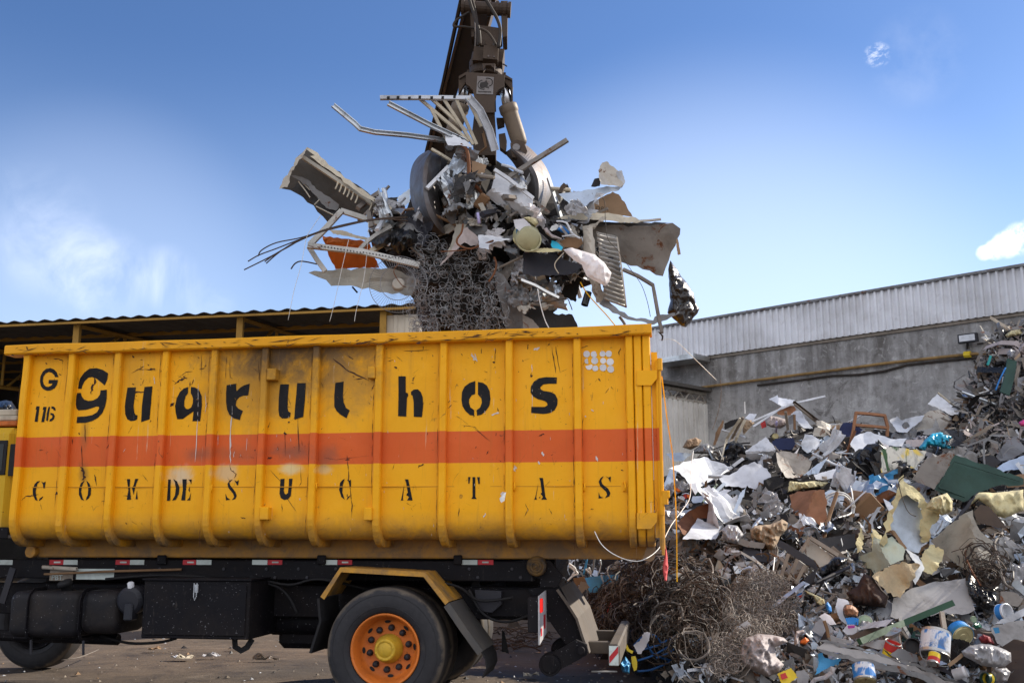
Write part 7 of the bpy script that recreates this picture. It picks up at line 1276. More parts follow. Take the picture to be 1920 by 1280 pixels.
can('paint_bucket', 'blue and white bucket at the bottom edge below the sheet metal gutter', 'paint bucket', zc(ZN, [(770, 1260)])[0], 9.2, 20, 1.5, (.1, .55, .95), ['tin', 'bucket_print'], bands=[(.1, 0), (.12, 1), (1, 1)], lid='gold_tin')
can('paint_bucket', 'bucket with a glassy dark mouth and blue side at the right edge', 'paint bucket', zc(ZO, [(1275, 270)])[0], 10.0, 15, 1.1, (-.45, 1, -.2), ['clean_white', 'blue'], bands=[(.2, 0), (.3, 1), (1, 1)], openend=True)
S('toilet_seat', 'pale green white plastic ring lying at the left of the lower tins', 'plastic ring', ZN, [(350, 200), (385, 75), (460, 90), (530, 120), (545, 160), (480, 180), (455, 240), (465, 320), (490, 380), (520, 470), (470, 430), (400, 360)], 10.4, 'clean_white', gz=.2, cr=.02, th=.04)
B('brown_shoe', 'brown leather shoe between the pale plastic ring and the grey tin', 'shoe', ZN, [(455, 235), (500, 180), (580, 175), (640, 220), (675, 265), (660, 345), (560, 340), (480, 320)], 10.3, 'brown_leather', h=.08)
S('blue_carton', 'blue carton flap below the brown shoe', 'carton', ZN, [(485, 362), (600, 350), (680, 372), (670, 460), (520, 450)], 10.2, 'blue', cr=.015); S('white_carton', 'white and purple carton below the blue carton flap', 'carton', ZN, [(450, 540), (520, 455), (620, 455), (665, 500), (640, 590), (520, 600)], 10.1, 'clean_white', cr=.03); S('purple_flap', 'small purple flap on the white carton', 'carton flap', ZN, [(520, 465), (625, 460), (620, 500), (530, 510)], 10.05, mat('magenta', (.38, .05, .28), .5, damt=.2), cr=.01)
S('old_tray', 'shallow dark oval tray in front of the grey tin', 'tray', ZN, [(470, 650), (640, 570), (850, 500), (1040, 490), (1030, 540), (900, 590), (700, 640), (540, 660)], 10.0, 'brown_iron', gz=.6, cr=.01, th=.02)
S('foam_sheet', 'grey white foam sheet with a brown stick left of the tins', 'foam sheet', ZN, [(20, 540), (70, 420), (160, 360), (270, 450), (290, 560), (240, 650), (130, 610)], 10.1, 'clear_bag', cr=.05); S('wing_foam', 'white torn foam wing above the grey white foam sheet', 'foam', ZN, [(110, 340), (200, 290), (280, 330), (365, 450), (280, 460), (200, 400)], 10.0, 'white_bag', cr=.03, th=.03)
R('brown_stick', 'brown stick standing against the grey white foam sheet', 'stick', ZN, [(190, 400), (230, 510), (255, 640)], [9.95, 9.95, 9.95], 'wood', 5, 4)
B('blue_lump', 'bright blue plastic lump left of the pale plastic ring', 'plastic', ZN, [(205, 160), (240, 130), (290, 200), (300, 270), (260, 300), (220, 240)], 10.3, 'blue', h=.08); B('cream_cloth', 'knotted cream cloth left of the bright blue lump', 'cloth', ZN, [(80, 150), (130, 80), (190, 100), (205, 160), (150, 190)], 10.3, 'foam', h=.06)
S('newspaper', 'crumpled white newspaper strip behind the red and yellow tin', 'newspaper', ZN, [(790, 700), (1080, 660), (1070, 740), (1030, 800), (930, 800), (800, 760), (300, 700), (270, 600), (400, 640), (600, 690)], 9.7, 'dusty_white', gz=.5, cr=.04)
S('ribbed_rubber', 'grey ribbed rubber mat right of the red and yellow tin', 'mat', ZN, [(1120, 880), (1230, 790), (1300, 800), (1500, 880), (1510, 990), (1300, 970), (1180, 910)], 9.55, 'grey_sheet', gz=.4, cr=.03)
B('clear_sheet', 'large clear plastic sheet heaped at the bottom right', 'plastic sheet', ZO, [(620, 830), (740, 750), (900, 725), (1050, 740), (1180, 780), (1320, 850), (1330, 980), (1240, 1050), (1090, 1060), (900, 1030), (760, 950), (660, 900)], 9.35, 'clear_bag', h=.12, cr=.05); B('clear_sheet', 'trailing end of the clear plastic sheet at the bottom edge', 'plastic sheet', ZO, [(1080, 1070), (1250, 1060), (1320, 1120), (1270, 1250), (1150, 1300), (1080, 1240), (1120, 1150)], 9.2, 'clear_bag', h=.08, cr=.05)
S('appliance_cover', 'speckled white appliance lid at the bottom right edge', 'appliance lid', ZO, [(1030, 500), (1100, 460), (1510, 390), (1520, 1100), (1380, 1050), (1250, 800), (1130, 720), (1060, 580)], 9.75, 'dusty_white', gz=.35, cr=.012, th=.03)
S('blue_label', 'torn blue label on the speckled white lid', 'label', ZO, [(1065, 500), (1150, 490), (1165, 570), (1100, 580)], 9.68, 'sheet_blue', cr=.01); B('red_sack', 'dark red net sack left of the speckled white lid', 'net sack', ZO, [(860, 640), (930, 590), (1030, 620), (1090, 730), (900, 720)], 9.8, mat('dark_red_net', (.20, .025, .03), .7, damt=.3), h=.08)
S('pale_sheet', 'pale flat sheet corner at the far right edge above the speckled lid', 'metal sheet', ZO, [(1090, 450), (1180, 380), (1380, 290), (1510, 220), (1515, 330), (1300, 430)], 9.9, 'white_sheet', gz=.4, cr=.02); B('green_bottle', 'crushed dark green bottle above the gold lidded tin', 'bottle', ZO, [(770, 480), (800, 420), (880, 430), (920, 500), (840, 530)], 9.75, mat('bottle_green', (.01, .10, .06), .15, damt=.2, bump=.4), h=.06)
can('green_tin', 'small pale green tin next to the crushed green bottle', 'tin', zc(ZO, [(800, 385)])[0], 9.95, 5.5, 1.0, (.2, 1, .1), [MATS['green_lid']], lid=MATS['green_lid']); S('metal_sheet', 'dusty grey bent sheet standing at the right edge', 'metal sheet', ZO, [(1160, 150), (1180, -20), (1380, 0), (1500, 90), (1420, 200), (1300, 180)], 10.3, 'taupe_sheet', gz=.3, cr=.03)
R('paint_brush', 'orange brown brush handle right of the blue paint bucket', 'brush', ZO, [(440, 1030), (540, 960), (630, 880)], [9.25, 9.25, 9.3], 'cardboard', 6, 4); can('jar', 'dirty glass jar with a white base at the bottom centre', 'jar', zc(ZO, [(700, 1110)])[0], 9.1, 10, 2.4, (-.8, .5, -.35), ['clear_bag', 'clean_white'], bands=[(.2, 1), (1, 0)]); can('label_tin', 'green and yellow labelled tin at the bottom edge', 'tin', zc(ZO, [(950, 1210)])[0], 9.05, 10, 1.8, (.9, .5, -.15), ['green_paint', 'yellow'], bands=[(.4, 0), (.45, 1), (.8, 1), (1, 0)])
can('black_pot', 'black round pot mouth behind the blue paint bucket', 'pot', zc(ZO, [(-60, 760)])[0], 9.7, 15, .8, (.1, 1, -.3), ['dark_sheet'], openend=True); R('wood_post', 'grey broken wooden post standing behind the gold lidded tin', 'post', ZO, [(395, 620), (370, 450), (345, 285)], [9.7, 9.8, 9.9], 'grey_wood', 8, 6)
B('mesh_sack', 'pale pinkish cloth sack wrapped in wire mesh below the rusty net', 'sack', ZI, [(670, 1060), (700, 950), (800, 910), (920, 920), (1000, 940), (1030, 970), (930, 1010), (940, 1080), (1000, 1140), (960, 1200), (880, 1235), (780, 1190), (690, 1150)], None, 'dull_plastic', h=.12, cr=.07, fr=8, off=.3)
S('flyer', 'yellow and red crumpled packet at the bottom edge', 'packet', ZI, [(950, 1210), (1050, 1165), (1110, 1230), (1040, 1280), (980, 1280)], 9.3, 'yellow', gz=.4, cr=.02); S('flyer_patch', 'red patch on the yellow packet', 'packet print', ZI, [(970, 1215), (1010, 1200), (1030, 1240), (985, 1255)], 9.25, 'red', gz=.4, cr=.005); S('white_plate', 'crumpled grey plate right of the yellow packet', 'plate', ZI, [(1090, 1190), (1150, 1180), (1190, 1220), (1180, 1280), (1100, 1280)], 9.3, 'clear_bag', cr=.03)
S('blue_wrap', 'torn sky blue plastic below the left end of the gutter', 'plastic', ZN, [(100, 870), (170, 850), (200, 920), (330, 950), (430, 930), (400, 1010), (250, 1060), (130, 1130), (60, 1160), (110, 1000)], 9.4, 'sheet_blue', cr=.07, rag=.5); S('blue_wrap', 'pale blue plastic shreds at the left end of the gutter', 'plastic', ZN, [(0, 720), (50, 690), (100, 730), (80, 800), (20, 800)], 9.5, 'blue_white', cr=.06)
R('belt_loop', 'grey white curved band at the bottom edge left of the blue bucket', 'band', ZN, [(320, 1050), (300, 1130), (200, 1200), (60, 1230), (20, 1290)], [9.25] * 5, 'clear_bag', 9, 3, up=(0, -.4, 1))
B('red_cloth', 'crumpled orange red packet right of the rusty net', 'packet', ZI, [(1125, 960), (1160, 935), (1190, 960), (1160, 995), (1120, 985)], 10.0, 'orange_plastic', h=.05); B('pale_fur', 'dirty white cloth wisp standing right of the mesh wrapped sack', 'cloth', ZI, [(1075, 960), (1090, 890), (1150, 880), (1155, 900), (1110, 930), (1110, 990), (1080, 1010)], 9.9, 'pink_cloth', h=.05)
S('floral_carton', 'red and blue printed carton at the right end of the rusty net', 'carton', ZM, [(650, 1110), (820, 1040), (850, 1090), (820, 1230), (700, 1240)], None, 'clean_white', cr=.02, off=.3); S('carton_print', 'blue stripe on the printed carton by the rusty net', 'print', ZM, [(655, 1110), (820, 1045), (800, 1085), (690, 1130)], None, 'blue', cr=.005, off=.36); S('carton_print', 'red stripe on the printed carton by the rusty net', 'print', ZM, [(740, 1120), (820, 1095), (810, 1140), (760, 1150)], None, 'red', cr=.005, off=.36)
B('fur_scrap', 'frayed cream cloth at the right end of the rusty net', 'cloth', ZM, [(840, 1010), (940, 1050), (1060, 1110), (1200, 1170), (1210, 1240), (1060, 1240), (1000, 1130), (900, 1090)], None, 'foam', h=.06, cr=.05, off=.35)
# behind the lorry's tail
bl = thing('blue_case', 'shiny blue ribbed metal case behind the lorry tail', 'metal case', pw(1130, 1090, 13.2)); S('front', '', '', ZR, [(345, 505), (630, 460), (950, 440), (1000, 440), (1180, 600), (1160, 620), (960, 680), (800, 760), (440, 770), (400, 640)], 13.0, 'sheet_blue', par=bl, gz=.3, cr=.03, th=.02); S('inside', '', '', ZR, [(140, 510), (350, 480), (390, 590), (280, 570), (200, 700), (150, 560)], 13.2, 'wood', par=bl, cr=.02)
for a, b in (((640, 455), (720, 690)), ((960, 440), (1000, 670))): R('seam', '', '', ZR, [a, b], 12.95, 'blue_white', 3, 3, par=bl)
S('wood_block', 'broken grey wooden block leaning before the blue metal case', 'wood block', ZR, [(190, 780), (280, 565), (380, 590), (440, 680), (360, 720), (240, 860)], 12.6, 'grey_wood', cr=.02, th=.08); S('plastic_cover', 'dark rounded plastic lid under the rear end of the skid', 'lid', ZR, [(610, 430), (640, 180), (900, 180), (920, 350), (820, 420), (650, 440)], 13.8, 'dark_metal', cr=.03); R('red_tube', 'short red tube in the dark wire coils', 'tube', ZR, [(770, 1130), (830, 970)], 11.9, 'red_cloth', 5, prof='tube')
for i, pts in enumerate(([(40, 560), (140, 470), (220, 420), (70, 300)], [(60, 250), (180, 350), (120, 470)], [(330, 180), (385, 175), (330, 450)], [(360, 350), (470, 440), (420, 320)], [(500, 170), (520, 180), (480, 420)], [(620, 180), (640, 300), (600, 440)])): R('rack_rod', ['bent pale rack wire left of the blue metal case', 'second bent rack wire beside the lorry hook plate', 'sky blue bent tube under the skid', 'pale zigzag rod right of the sky blue tube', 'grey strap bar right of the zigzag rod', 'pale upright rod beside the dark plastic lid'][i], 'rod', ZR, pts, 13.3, ['white_cable', 'white_cable', 'sheet_blue', 'white_cable', 'grey_sheet', 'galvanised'][i], 4, prof='tube')
# wire tangles
def tangle(name, label, cat, n, path_fn, r, mats, group=None):
    mb = MB()
    for i in range(n): mb.tube(path_fn(i), r * rt.choice((.55, .7, .85, 1, 1.2, 1.9)), 4, caps=False, k=i % len(mats))
    return tag(mb.build(name, mats, None), label, cat, group)
rt = random.Random(21)
def loopfn(poly, off, r0, r1, dz):
    px = zc(*poly); xs = [p[0] for p in px]; ys = [p[1] for p in px]
    def fn(i):
        while True:
            u, v = rt.uniform(min(xs), max(xs)), rt.uniform(min(ys), max(ys))
            if inside(px, u, v): break
        y = (hity(u, v) if off >= 0 else -off) ; y -= abs(off) * rt.random() if off >= 0 else 0; c = pw(u, v, y); R0 = rt.uniform(r0, r1); t = Vector((rt.gauss(0, .7), -1, rt.gauss(.3, .7))).normalized(); a = t.orthogonal().normalized(); b = t.cross(a); ph = rt.uniform(0, 6); tn = rt.uniform(.35, 1.3); k = 12; w = rt.uniform(.0, .35)
        return [c + (a * math.cos(ph + 6.28 * tn * q / k) * (1 + w * math.sin(q)) + b * math.sin(ph + 6.28 * tn * q / k)) * R0 + t * (dz * (q / k - .5) + w * .1 * math.sin(q * 1.7)) for q in range(k + 1)]
    return fn
tangle('wire_tangle', 'dark tangled coils of rusty wire behind the lorry bumper', 'wire tangle', 700, loopfn(((0, 0, 1), [(1110, 1150), (1160, 1085), (1210, 1060), (1290, 1060), (1335, 1085), (1345, 1120), (1320, 1200), (1290, 1225), (1200, 1220), (1150, 1195)]), .7, .05, .22, .12), .0052, ['wire_rust', 'hose', 'wire_dust', 'wire_rust'])
tangle('wire_tangle', 'heap of thin wire scraps below the blue metal case', 'wire tangle', 260, loopfn(((0, 0, 1), [(1085, 1130), (1110, 1105), (1160, 1100), (1190, 1130), (1170, 1170), (1110, 1165)]), .5, .03, .14, .1), .0055, ['wire_dust', 'wire_rust'])
nclip = [(1330, 1240), (1350, 1130), (1390, 1080), (1430, 1062), (1480, 1085), (1500, 1130), (1498, 1185), (1420, 1200), (1390, 1250), (1340, 1262)]
nt_ = thing('spring_net', 'mound of rusty mattress springs in front of the heap', 'spring mattress', pw(1420, 1200, 10.4))
def net(seed, off):
    r = random.Random(seed); mb = MB(); pos = {}
    for j in range(26):
        for i in range(30):
            u, v = 1318 + i * 7.2 + (j % 2) * 3.4 + r.uniform(-2, 2), 1056 + j * 8.4 + r.uniform(-2, 2)
            if not inside(nclip, u, v): continue
            y = (hit(u, v) or 10) - off - .35 * math.sin(math.pi * max(0, min(1, (u - 1325) / 180))) ; c = pw(u, v, y); R0 = .034; t = Vector((r.gauss(0, .3), -1, r.gauss(.25, .3))).normalized(); a = t.orthogonal().normalized(); b = t.cross(a); ph = r.uniform(0, 6)
            mb.tube([c + (a * math.cos(ph + .571 * q) + b * math.sin(ph + .571 * q)) * R0 * (1 - .018 * q) - t * .007 * q for q in range(24)], .0038, 3, caps=False, k=r.choice((0, 0, 1))); pos[i, j] = c
    for (i, j), c in pos.items():
        for d in ((1, 0), (0, 1)):
            e = pos.get((i + d[0], j + d[1]))
            if e is not None and (e - c).length < .5: mb.tube([c, (c + e) / 2 + Vector((r.uniform(-.02, .02), -.02, r.uniform(-.02, .02))), e], .003, 3, caps=False, k=1)
    return mb.build('spring_layer', [mat('spring_dust', (.34, .30, .265), .7, .2, damt=.5, bump=0) if 'spring_dust' not in MATS else 'spring_dust', 'wire_dust'], nt_)
net(3, .12); net(8, .3)
tangle('wire_tangle', 'loose rusty wire curls over and around the mattress springs', 'wire tangle', 50, loopfn(((0, 0, 1), nclip), .75, .04, .16, .12), .0045, ['wire_dust', 'wire_rust', 'wire_dust'])
tangle('wire_tangle', 'dark wire nest and twigs below the beige bent car panel', 'wire tangle', 90, loopfn((ZQ, [(640, 780), (960, 660), (1050, 900), (1000, 1150), (820, 1180), (700, 1000)]), 1.0, .06, .22, .1), .005, ['wire_rust', 'hose'])
for i in range(2):
    rr_ = (hit(1570, 950) or 13) - .3; mb = MB(); c = pw(1572 + i * 2, 951, rr_); R0 = .21 - .03 * i; mb.tube([c + Vector((math.cos(q * .3) * R0, .03 * i + .03 * math.sin(q), math.sin(q * .3) * R0 * .9)) for q in range(24)], .012, 6); tag(mb.build('hose_loop', 'white_cable', None, smooth=True), ['outer loop of white hose coiled on the middle of the heap', 'inner loop of white hose coiled on the middle of the heap'][i], 'hose')
R('white_rod', 'white rod standing through the white hose coil', 'rod', ZJ, [(110, 90), (125, 180), (115, 260), (30, 290)], None, 'white_cable', 3, prof='tube', off=.35)
# blue tubular frame at the foot
bt = thing('tube_rack', 'crushed bright blue tube frame lying behind the lorry bumper', 'tube frame', pw(1230, 1225, 9.9))
for pts in ([(1420, 1110), (1540, 1070), (1680, 985), (1760, 900)], [(1400, 1040), (1560, 1000), (1700, 930), (1760, 930)], [(1480, 960), (1540, 1060), (1640, 1100), (1680, 1110)], [(1390, 1000), (1480, 920), (1560, 930), (1600, 990)], [(1560, 1090), (1640, 1060), (1760, 980)], [(1420, 1190), (1520, 1180), (1640, 1130), (1740, 1070)]): R('tube', '', '', K, pts, [9.9 + .05 * j for j in range(len(pts))], 'tube_blue', 4., prof='tube', par=bt)
S('yellow_wrap', 'torn yellow and blue packet hanging on the blue tube frame', 'packet', K, [(1375, 1080), (1405, 1075), (1420, 1120), (1415, 1180), (1395, 1190), (1378, 1130)], 9.7, 'yellow', cr=.03); B('blue_bag', 'crumpled blue and white plastic at the end of the lorry bumper', 'plastic', K, [(1285, 1130), (1330, 1080), (1370, 1130), (1360, 1210), (1310, 1200)], 9.6, 'sheet_blue', h=.08, cr=.06); S('white_wrap', 'torn white plastic shred on the blue tube frame', 'plastic', K, [(1390, 1000), (1440, 960), (1470, 900), (1515, 900), (1510, 960), (1450, 1060), (1420, 1060)], 9.85, 'white_bag', cr=.06, rag=.5); R('yellow_strip', 'yellow strip at the left end of the blue tube frame', 'strip', K, [(1320, 970), (1350, 1030), (1385, 1050)], 9.8, 'yellow', 5, 3)
# straps, ropes and cloth
R('yellow_strap', 'long yellow strap hanging down from the container rear to the wire tangle', 'strap', (0, 0, 1), [(1241, 705), (1250, 780), (1261, 850), (1267, 940), (1269, 1010), (1269.5, 1090)], [8.35, 8.4, 8.5, 8.6, 8.6, 8.6], 'yellow_strap', 2., .8)
R('white_hose', 'white hose sagging in a loop from the container side to the heap', 'hose', (0, 0, 1), [(1115, 996), (1128, 1020), (1150, 1038), (1180, 1050), (1206, 1049), (1235, 1028), (1258, 985), (1280, 955), (1294, 930), (1296, 880), (1300, 845)], [8.22, 8.15, 8.1, 8.1, 8.15, 8.4, 8.8, 9.3, 9.8, 10.5, 11], 'white_cable', 1.5, prof='tube')
B('red_cloth', 'red knotted cloth strip hanging below the container rear corner', 'cloth', (0, 0, 1), [(1248, 1020), (1251, 1040), (1253, 1062), (1250, 1089), (1246, 1088), (1242, 1064), (1246, 1040)], 8.5, 'red_cloth', h=.03, cr=.02)
R('thin_wire', 'pale wire arching from the steel pipe end towards the warehouse wall', 'wire', (0, 0, 1), [(1236, 637), (1258, 636), (1272, 643), (1300, 670), (1343, 712)], [9.1, 9.1, 9.2, 9.4, 9.6], 'white_cable', 1.2, prof='tube', n=5)
R('thin_wire', 'thin brown cord drooping against the concrete wall', 'cord', (0, 0, 1), [(1351, 712), (1352, 740), (1346, 775), (1336, 805)], 14.5, 'wood', .9, prof='tube', n=5)
S('cardboard', 'tan cardboard piece jammed under the container rear corner', 'cardboard', K, [(1460, 350), (1500, 235), (1555, 232), (1558, 290), (1545, 355), (1510, 372)], 8.4, 'cardboard', cr=.01, th=.02)
# ------------------------------------------------------------------ litter on the yard
R('white_stick', 'thin white stick lying on the ground beside the stabiliser roller', 'stick', K, [(1075, 1192), (1270, 1192)], [9.6, 9.6], 'white_cable', 3, prof='tube')
def ground_at(u, v): r = ray(u, v); t = -CAMZ / r.z; return r * t + Vector((0, 0, CAMZ))
def litter(label, cat, u, v, w, d, m, seed):
    c = ground_at(u, v); r = random.Random(seed); n = 7; vs = []
    for i in range(n):
        for j in range(n): x, y = (i / (n - 1) - .5) * w, (j / (n - 1) - .5) * d; vs.append((c.x + x + r.uniform(-.1, .1) * w / n, c.y + y, .035 + abs(noise.noise(Vector((x * 14, y * 14, seed)))) * w * .55))
    t = [(i * n + j, i * n + j + 1, (i + 1) * n + j + 1, (i + 1) * n + j) for i in range(n - 1) for j in range(n - 1) if r.random() > .12]
    v2, f2 = shellmesh([Vector(q) for q in vs], [Vector(q) - Vector((0, 0, .004)) for q in vs], t); tag(link('paper_litter', v2, f2, m), label, cat)
litter('crumpled cream paper on the ground under the tool box', 'paper', 347, 1239, .16, .14, 'cream', 1); litter('small white paper scrap left of the crumpled cream paper', 'paper', 327, 1238, .09, .08, 'clean_white', 2); litter('torn pale plastic strip right of the crumpled cream paper', 'paper', 396, 1236, .2, .07, 'white_sheet', 3)
litter('orange brown wrapper on the ground under the fuel tank', 'wrapper', 289, 1222, .14, .1, 'cardboard', 4); litter('white and tan crumpled wrapper in front of the stabiliser roller', 'wrapper', 996, 1272, .16, .12, 'cream', 5); litter('small white scrap under the rubber loop of the tool box', 'paper', 437, 1221, .12, .08, 'clean_white', 6); litter('flat brown scrap on the ground left of the rear wheel', 'wrapper', 498, 1242, .3, .06, 'grey_wood', 7)
R('wire_mesh', 'thin sticks scattered on the ground left of the fuel tank shadow', 'stick', (0, 0, 1), [(115, 1237), (150, 1231), (185, 1217)], [11.3, 11.5, 12.3], 'wire_dust', 1.5, prof='tube', n=5)
tangle('wire_tangle', 'thin rusty wires spread flat on the ground behind the rear wheel', 'wire tangle', 30, lambda i: (lambda c: [c + Vector((.25 * math.cos(i * 1.7) * (q - 4) / 3 + .06 * math.sin(q), .4 * math.sin(i * 1.7) * (q - 4) / 3, .05 + .05 * abs(math.sin(q * 1.1 + i)))) for q in range(9)])(ground_at(rt.uniform(925, 1010), rt.uniform(1180, 1225))), .006, ['wire_rust'])
rag_ = S('rag', 'dark grey crumpled sacking on the ground behind the rear wheel', 'sack', K, [(435, 860), (480, 810), (500, 790), (560, 870), (540, 860), (470, 865)], 12.0, 'grey_sheet', cr=.05)
S('black_flap', 'narrow black rubber flap hanging behind the rear mudguard', 'rubber flap', K, [(405, 875), (425, 900), (458, 1060), (402, 1042)], 9.4, 'black_rubber', cr=.01)
B('bag_pile', 'black and white plastic sacks lying under the open shed behind the cab', 'plastic sacks', (0, 0, 1), [(-20, 772), (0, 752), (12, 750), (22, 752), (30, 764), (34, 790), (0, 800), (-20, 790)], 15, 'black_plastic', h=.3, cr=.1)
# ------------------------------------------------------------------ smaller loose scrap that fills the heap and the grapple
HERO = [o for o in LAB if o.get('category') not in ('lorry', 'warehouse', 'shed')]
def label_near(o, what, pos, used, pool):
    u, v = proj(pos); c = []
    for h, (hu, hv) in pool:
        d = math.hypot(hu - u, hv - v); c.append((d, h, hu, hv))
    c.sort(key=lambda q: q[0])
    for d, h, hu, hv in c[:14]:
        side = ('left of' if hu > u else 'right of') if abs(hu - u) > abs(hv - v) else ('above' if hv > v else 'below')
        ref = h['label'].split(); k = 9
        for st in (' beside', ' below', ' above', ' under', ' behind', ' right', ' left', ' in front', ' on the', ' at the', ' lying', ' standing', ' leaning', ' hanging', ' slanting', ' of the', ' with a'):
            i = (' ' + h['label']).find(st + ' ') if st.count(' ') == 1 else (' ' + h['label']).find(st)
            if i > 8: k = min(k, len(h['label'][:i].split()))
        core = ' '.join(ref[:max(2, min(k, 7))]); lab = what + ' ' + side + ' the ' + core
        if lab not in used and len(lab.split()) <= 16: used.add(lab); return lab
    return None
def centre(o):
    if o.type == 'MESH':
        vs = o.data.vertices; return sum((v.co for v in vs), Vector()) / len(vs) + o.location
    return Vector(o.location) + Vector((0, 0, .1))
POOL = [(h, proj(centre(h))) for h in HERO if centre(h).y > 1]
USED = set(o['label'] for o in LAB)
rf = random.Random(99)
def rsheet(w, h, seed, th=.006):
    r = random.Random(seed); n = 9; A_ = [r.uniform(-1, 1) for _ in range(6)]; vs = []
    sk = r.uniform(-.3, .3); cut = r.random()
    for i in range(n):
        for j in range(n):
            x, y = (i / (n - 1) - .5), (j / (n - 1) - .5); z = .42 * A_[0] * abs(x - .3 * A_[1]) + .42 * A_[2] * abs(y - .3 * A_[3]) + .22 * noise.noise(Vector((x * 2.6, y * 2.6, seed))) + .12 * abs(noise.noise(Vector((x * 5, y * 5, seed + 7))))
            e = 1 - .25 * abs(noise.noise(Vector((x * 6, y * 6, seed + 3)))) * (1 if max(abs(x), abs(y)) > .45 else 0)
            vs.append(Vector((((x + sk * y) * e) * w, y * e * h * (1 - (.5 * (x + .5) if cut < .35 else 0)), z * (w + h) * .5)))
    t = [(i * n + j, i * n + j + 1, (i + 1) * n + j + 1, (i + 1) * n + j) for i in range(n - 1) for j in range(n - 1) if 0 < i < n - 2 and 0 < j < n - 2 or r.random() > .22]
    return shellmesh(vs, [v - Vector((0, 0, th)) for v in vs], t)
KINDS = {
 'torn': (['grey_sheet'] * 4 + ['galvanised'] * 3 + ['taupe_sheet'] * 3 + ['white_sheet'] * 2 + ['dark_sheet'] * 3 + ['blue_white', 'rusty_paint', 'aluminium', 'dark_metal'], 'torn_sheet', 'metal sheet', ''),
 'sheet': (['white_sheet'] * 8 + ['clean_white'] * 3 + ['blue_white'] * 6 + ['grey_sheet'] * 5 + ['taupe_sheet'] * 3 + ['rusty_paint'] * 3 + ['rust'] + ['dark_sheet'] * 2 + ['galvanised'] * 4 + ['green_paint', 'sheet_blue'], 'bent_sheet', 'metal sheet', 'bent sheet scraps in the heap'),
 'bar': (['galvanised'] * 4 + ['rust'] * 1 + ['wire_dust'] * 3 + ['white_sheet'] * 5 + ['dark_metal'] * 2 + ['grey_wood'] * 2 + ['wood'] * 2 + ['cream'], 'scrap_bar', 'bar', 'loose bars in the heap'),
 'rag': (['black_cloth'] * 3 + ['dusty_white'] * 2 + ['pink_cloth'] * 2 + ['clear_bag'] * 4 + ['white_bag'] * 3 + ['black_plastic'] * 4 + ['grey_sheet'] * 2 + ['navy', 'grey_sheet', 'burlap', 'clear_bag'], 'crumpled_rag', 'rag', 'crumpled rags and bags in the heap'),
 'box': (['grey_sheet', 'dark_metal', 'tin', 'dark_metal', 'white_sheet', 'taupe_sheet', 'wood', 'rusty_paint', 'cardboard', 'dark_sheet', 'gold_tin'], 'crushed_box', 'box', 'crushed boxes and tins in the heap')}
ADJ = {'white_sheet': 'dusty white', 'clean_white': 'bright white', 'blue_white': 'pale blue', 'grey_sheet': 'dark grey', 'taupe_sheet': 'brownish grey', 'rusty_paint': 'rust blotched', 'rust': 'rusty brown', 'beige': 'beige', 'dark_sheet': 'black', 'galvanised': 'shiny grey', 'green_paint': 'green', 'sheet_blue': 'blue', 'wire_dust': 'dusty brown', 'dark_metal': 'dark', 'grey_wood': 'weathered', 'wood': 'wooden', 'cream': 'cream', 'black_cloth': 'black cloth', 'burlap': 'tan', 'pink_cloth': 'pinkish', 'clear_bag': 'greyish plastic', 'white_bag': 'white plastic', 'black_plastic': 'black plastic', 'cardboard': 'brown card', 'blue': 'bright blue', 'navy': 'navy blue', 'red_cloth': 'red', 'teal': 'teal', 'foam': 'yellow foam', 'tin': 'grey tin', 'gold_tin': 'gold tin'}
ADJ['aluminium'] = 'silvery'; ADJ['dusty_white'] = 'dusty white'
NOUN = {'torn': 'torn sheet', 'sheet': 'bent sheet', 'bar': 'thin bar', 'rag': 'crumpled scrap', 'box': 'crushed box'}
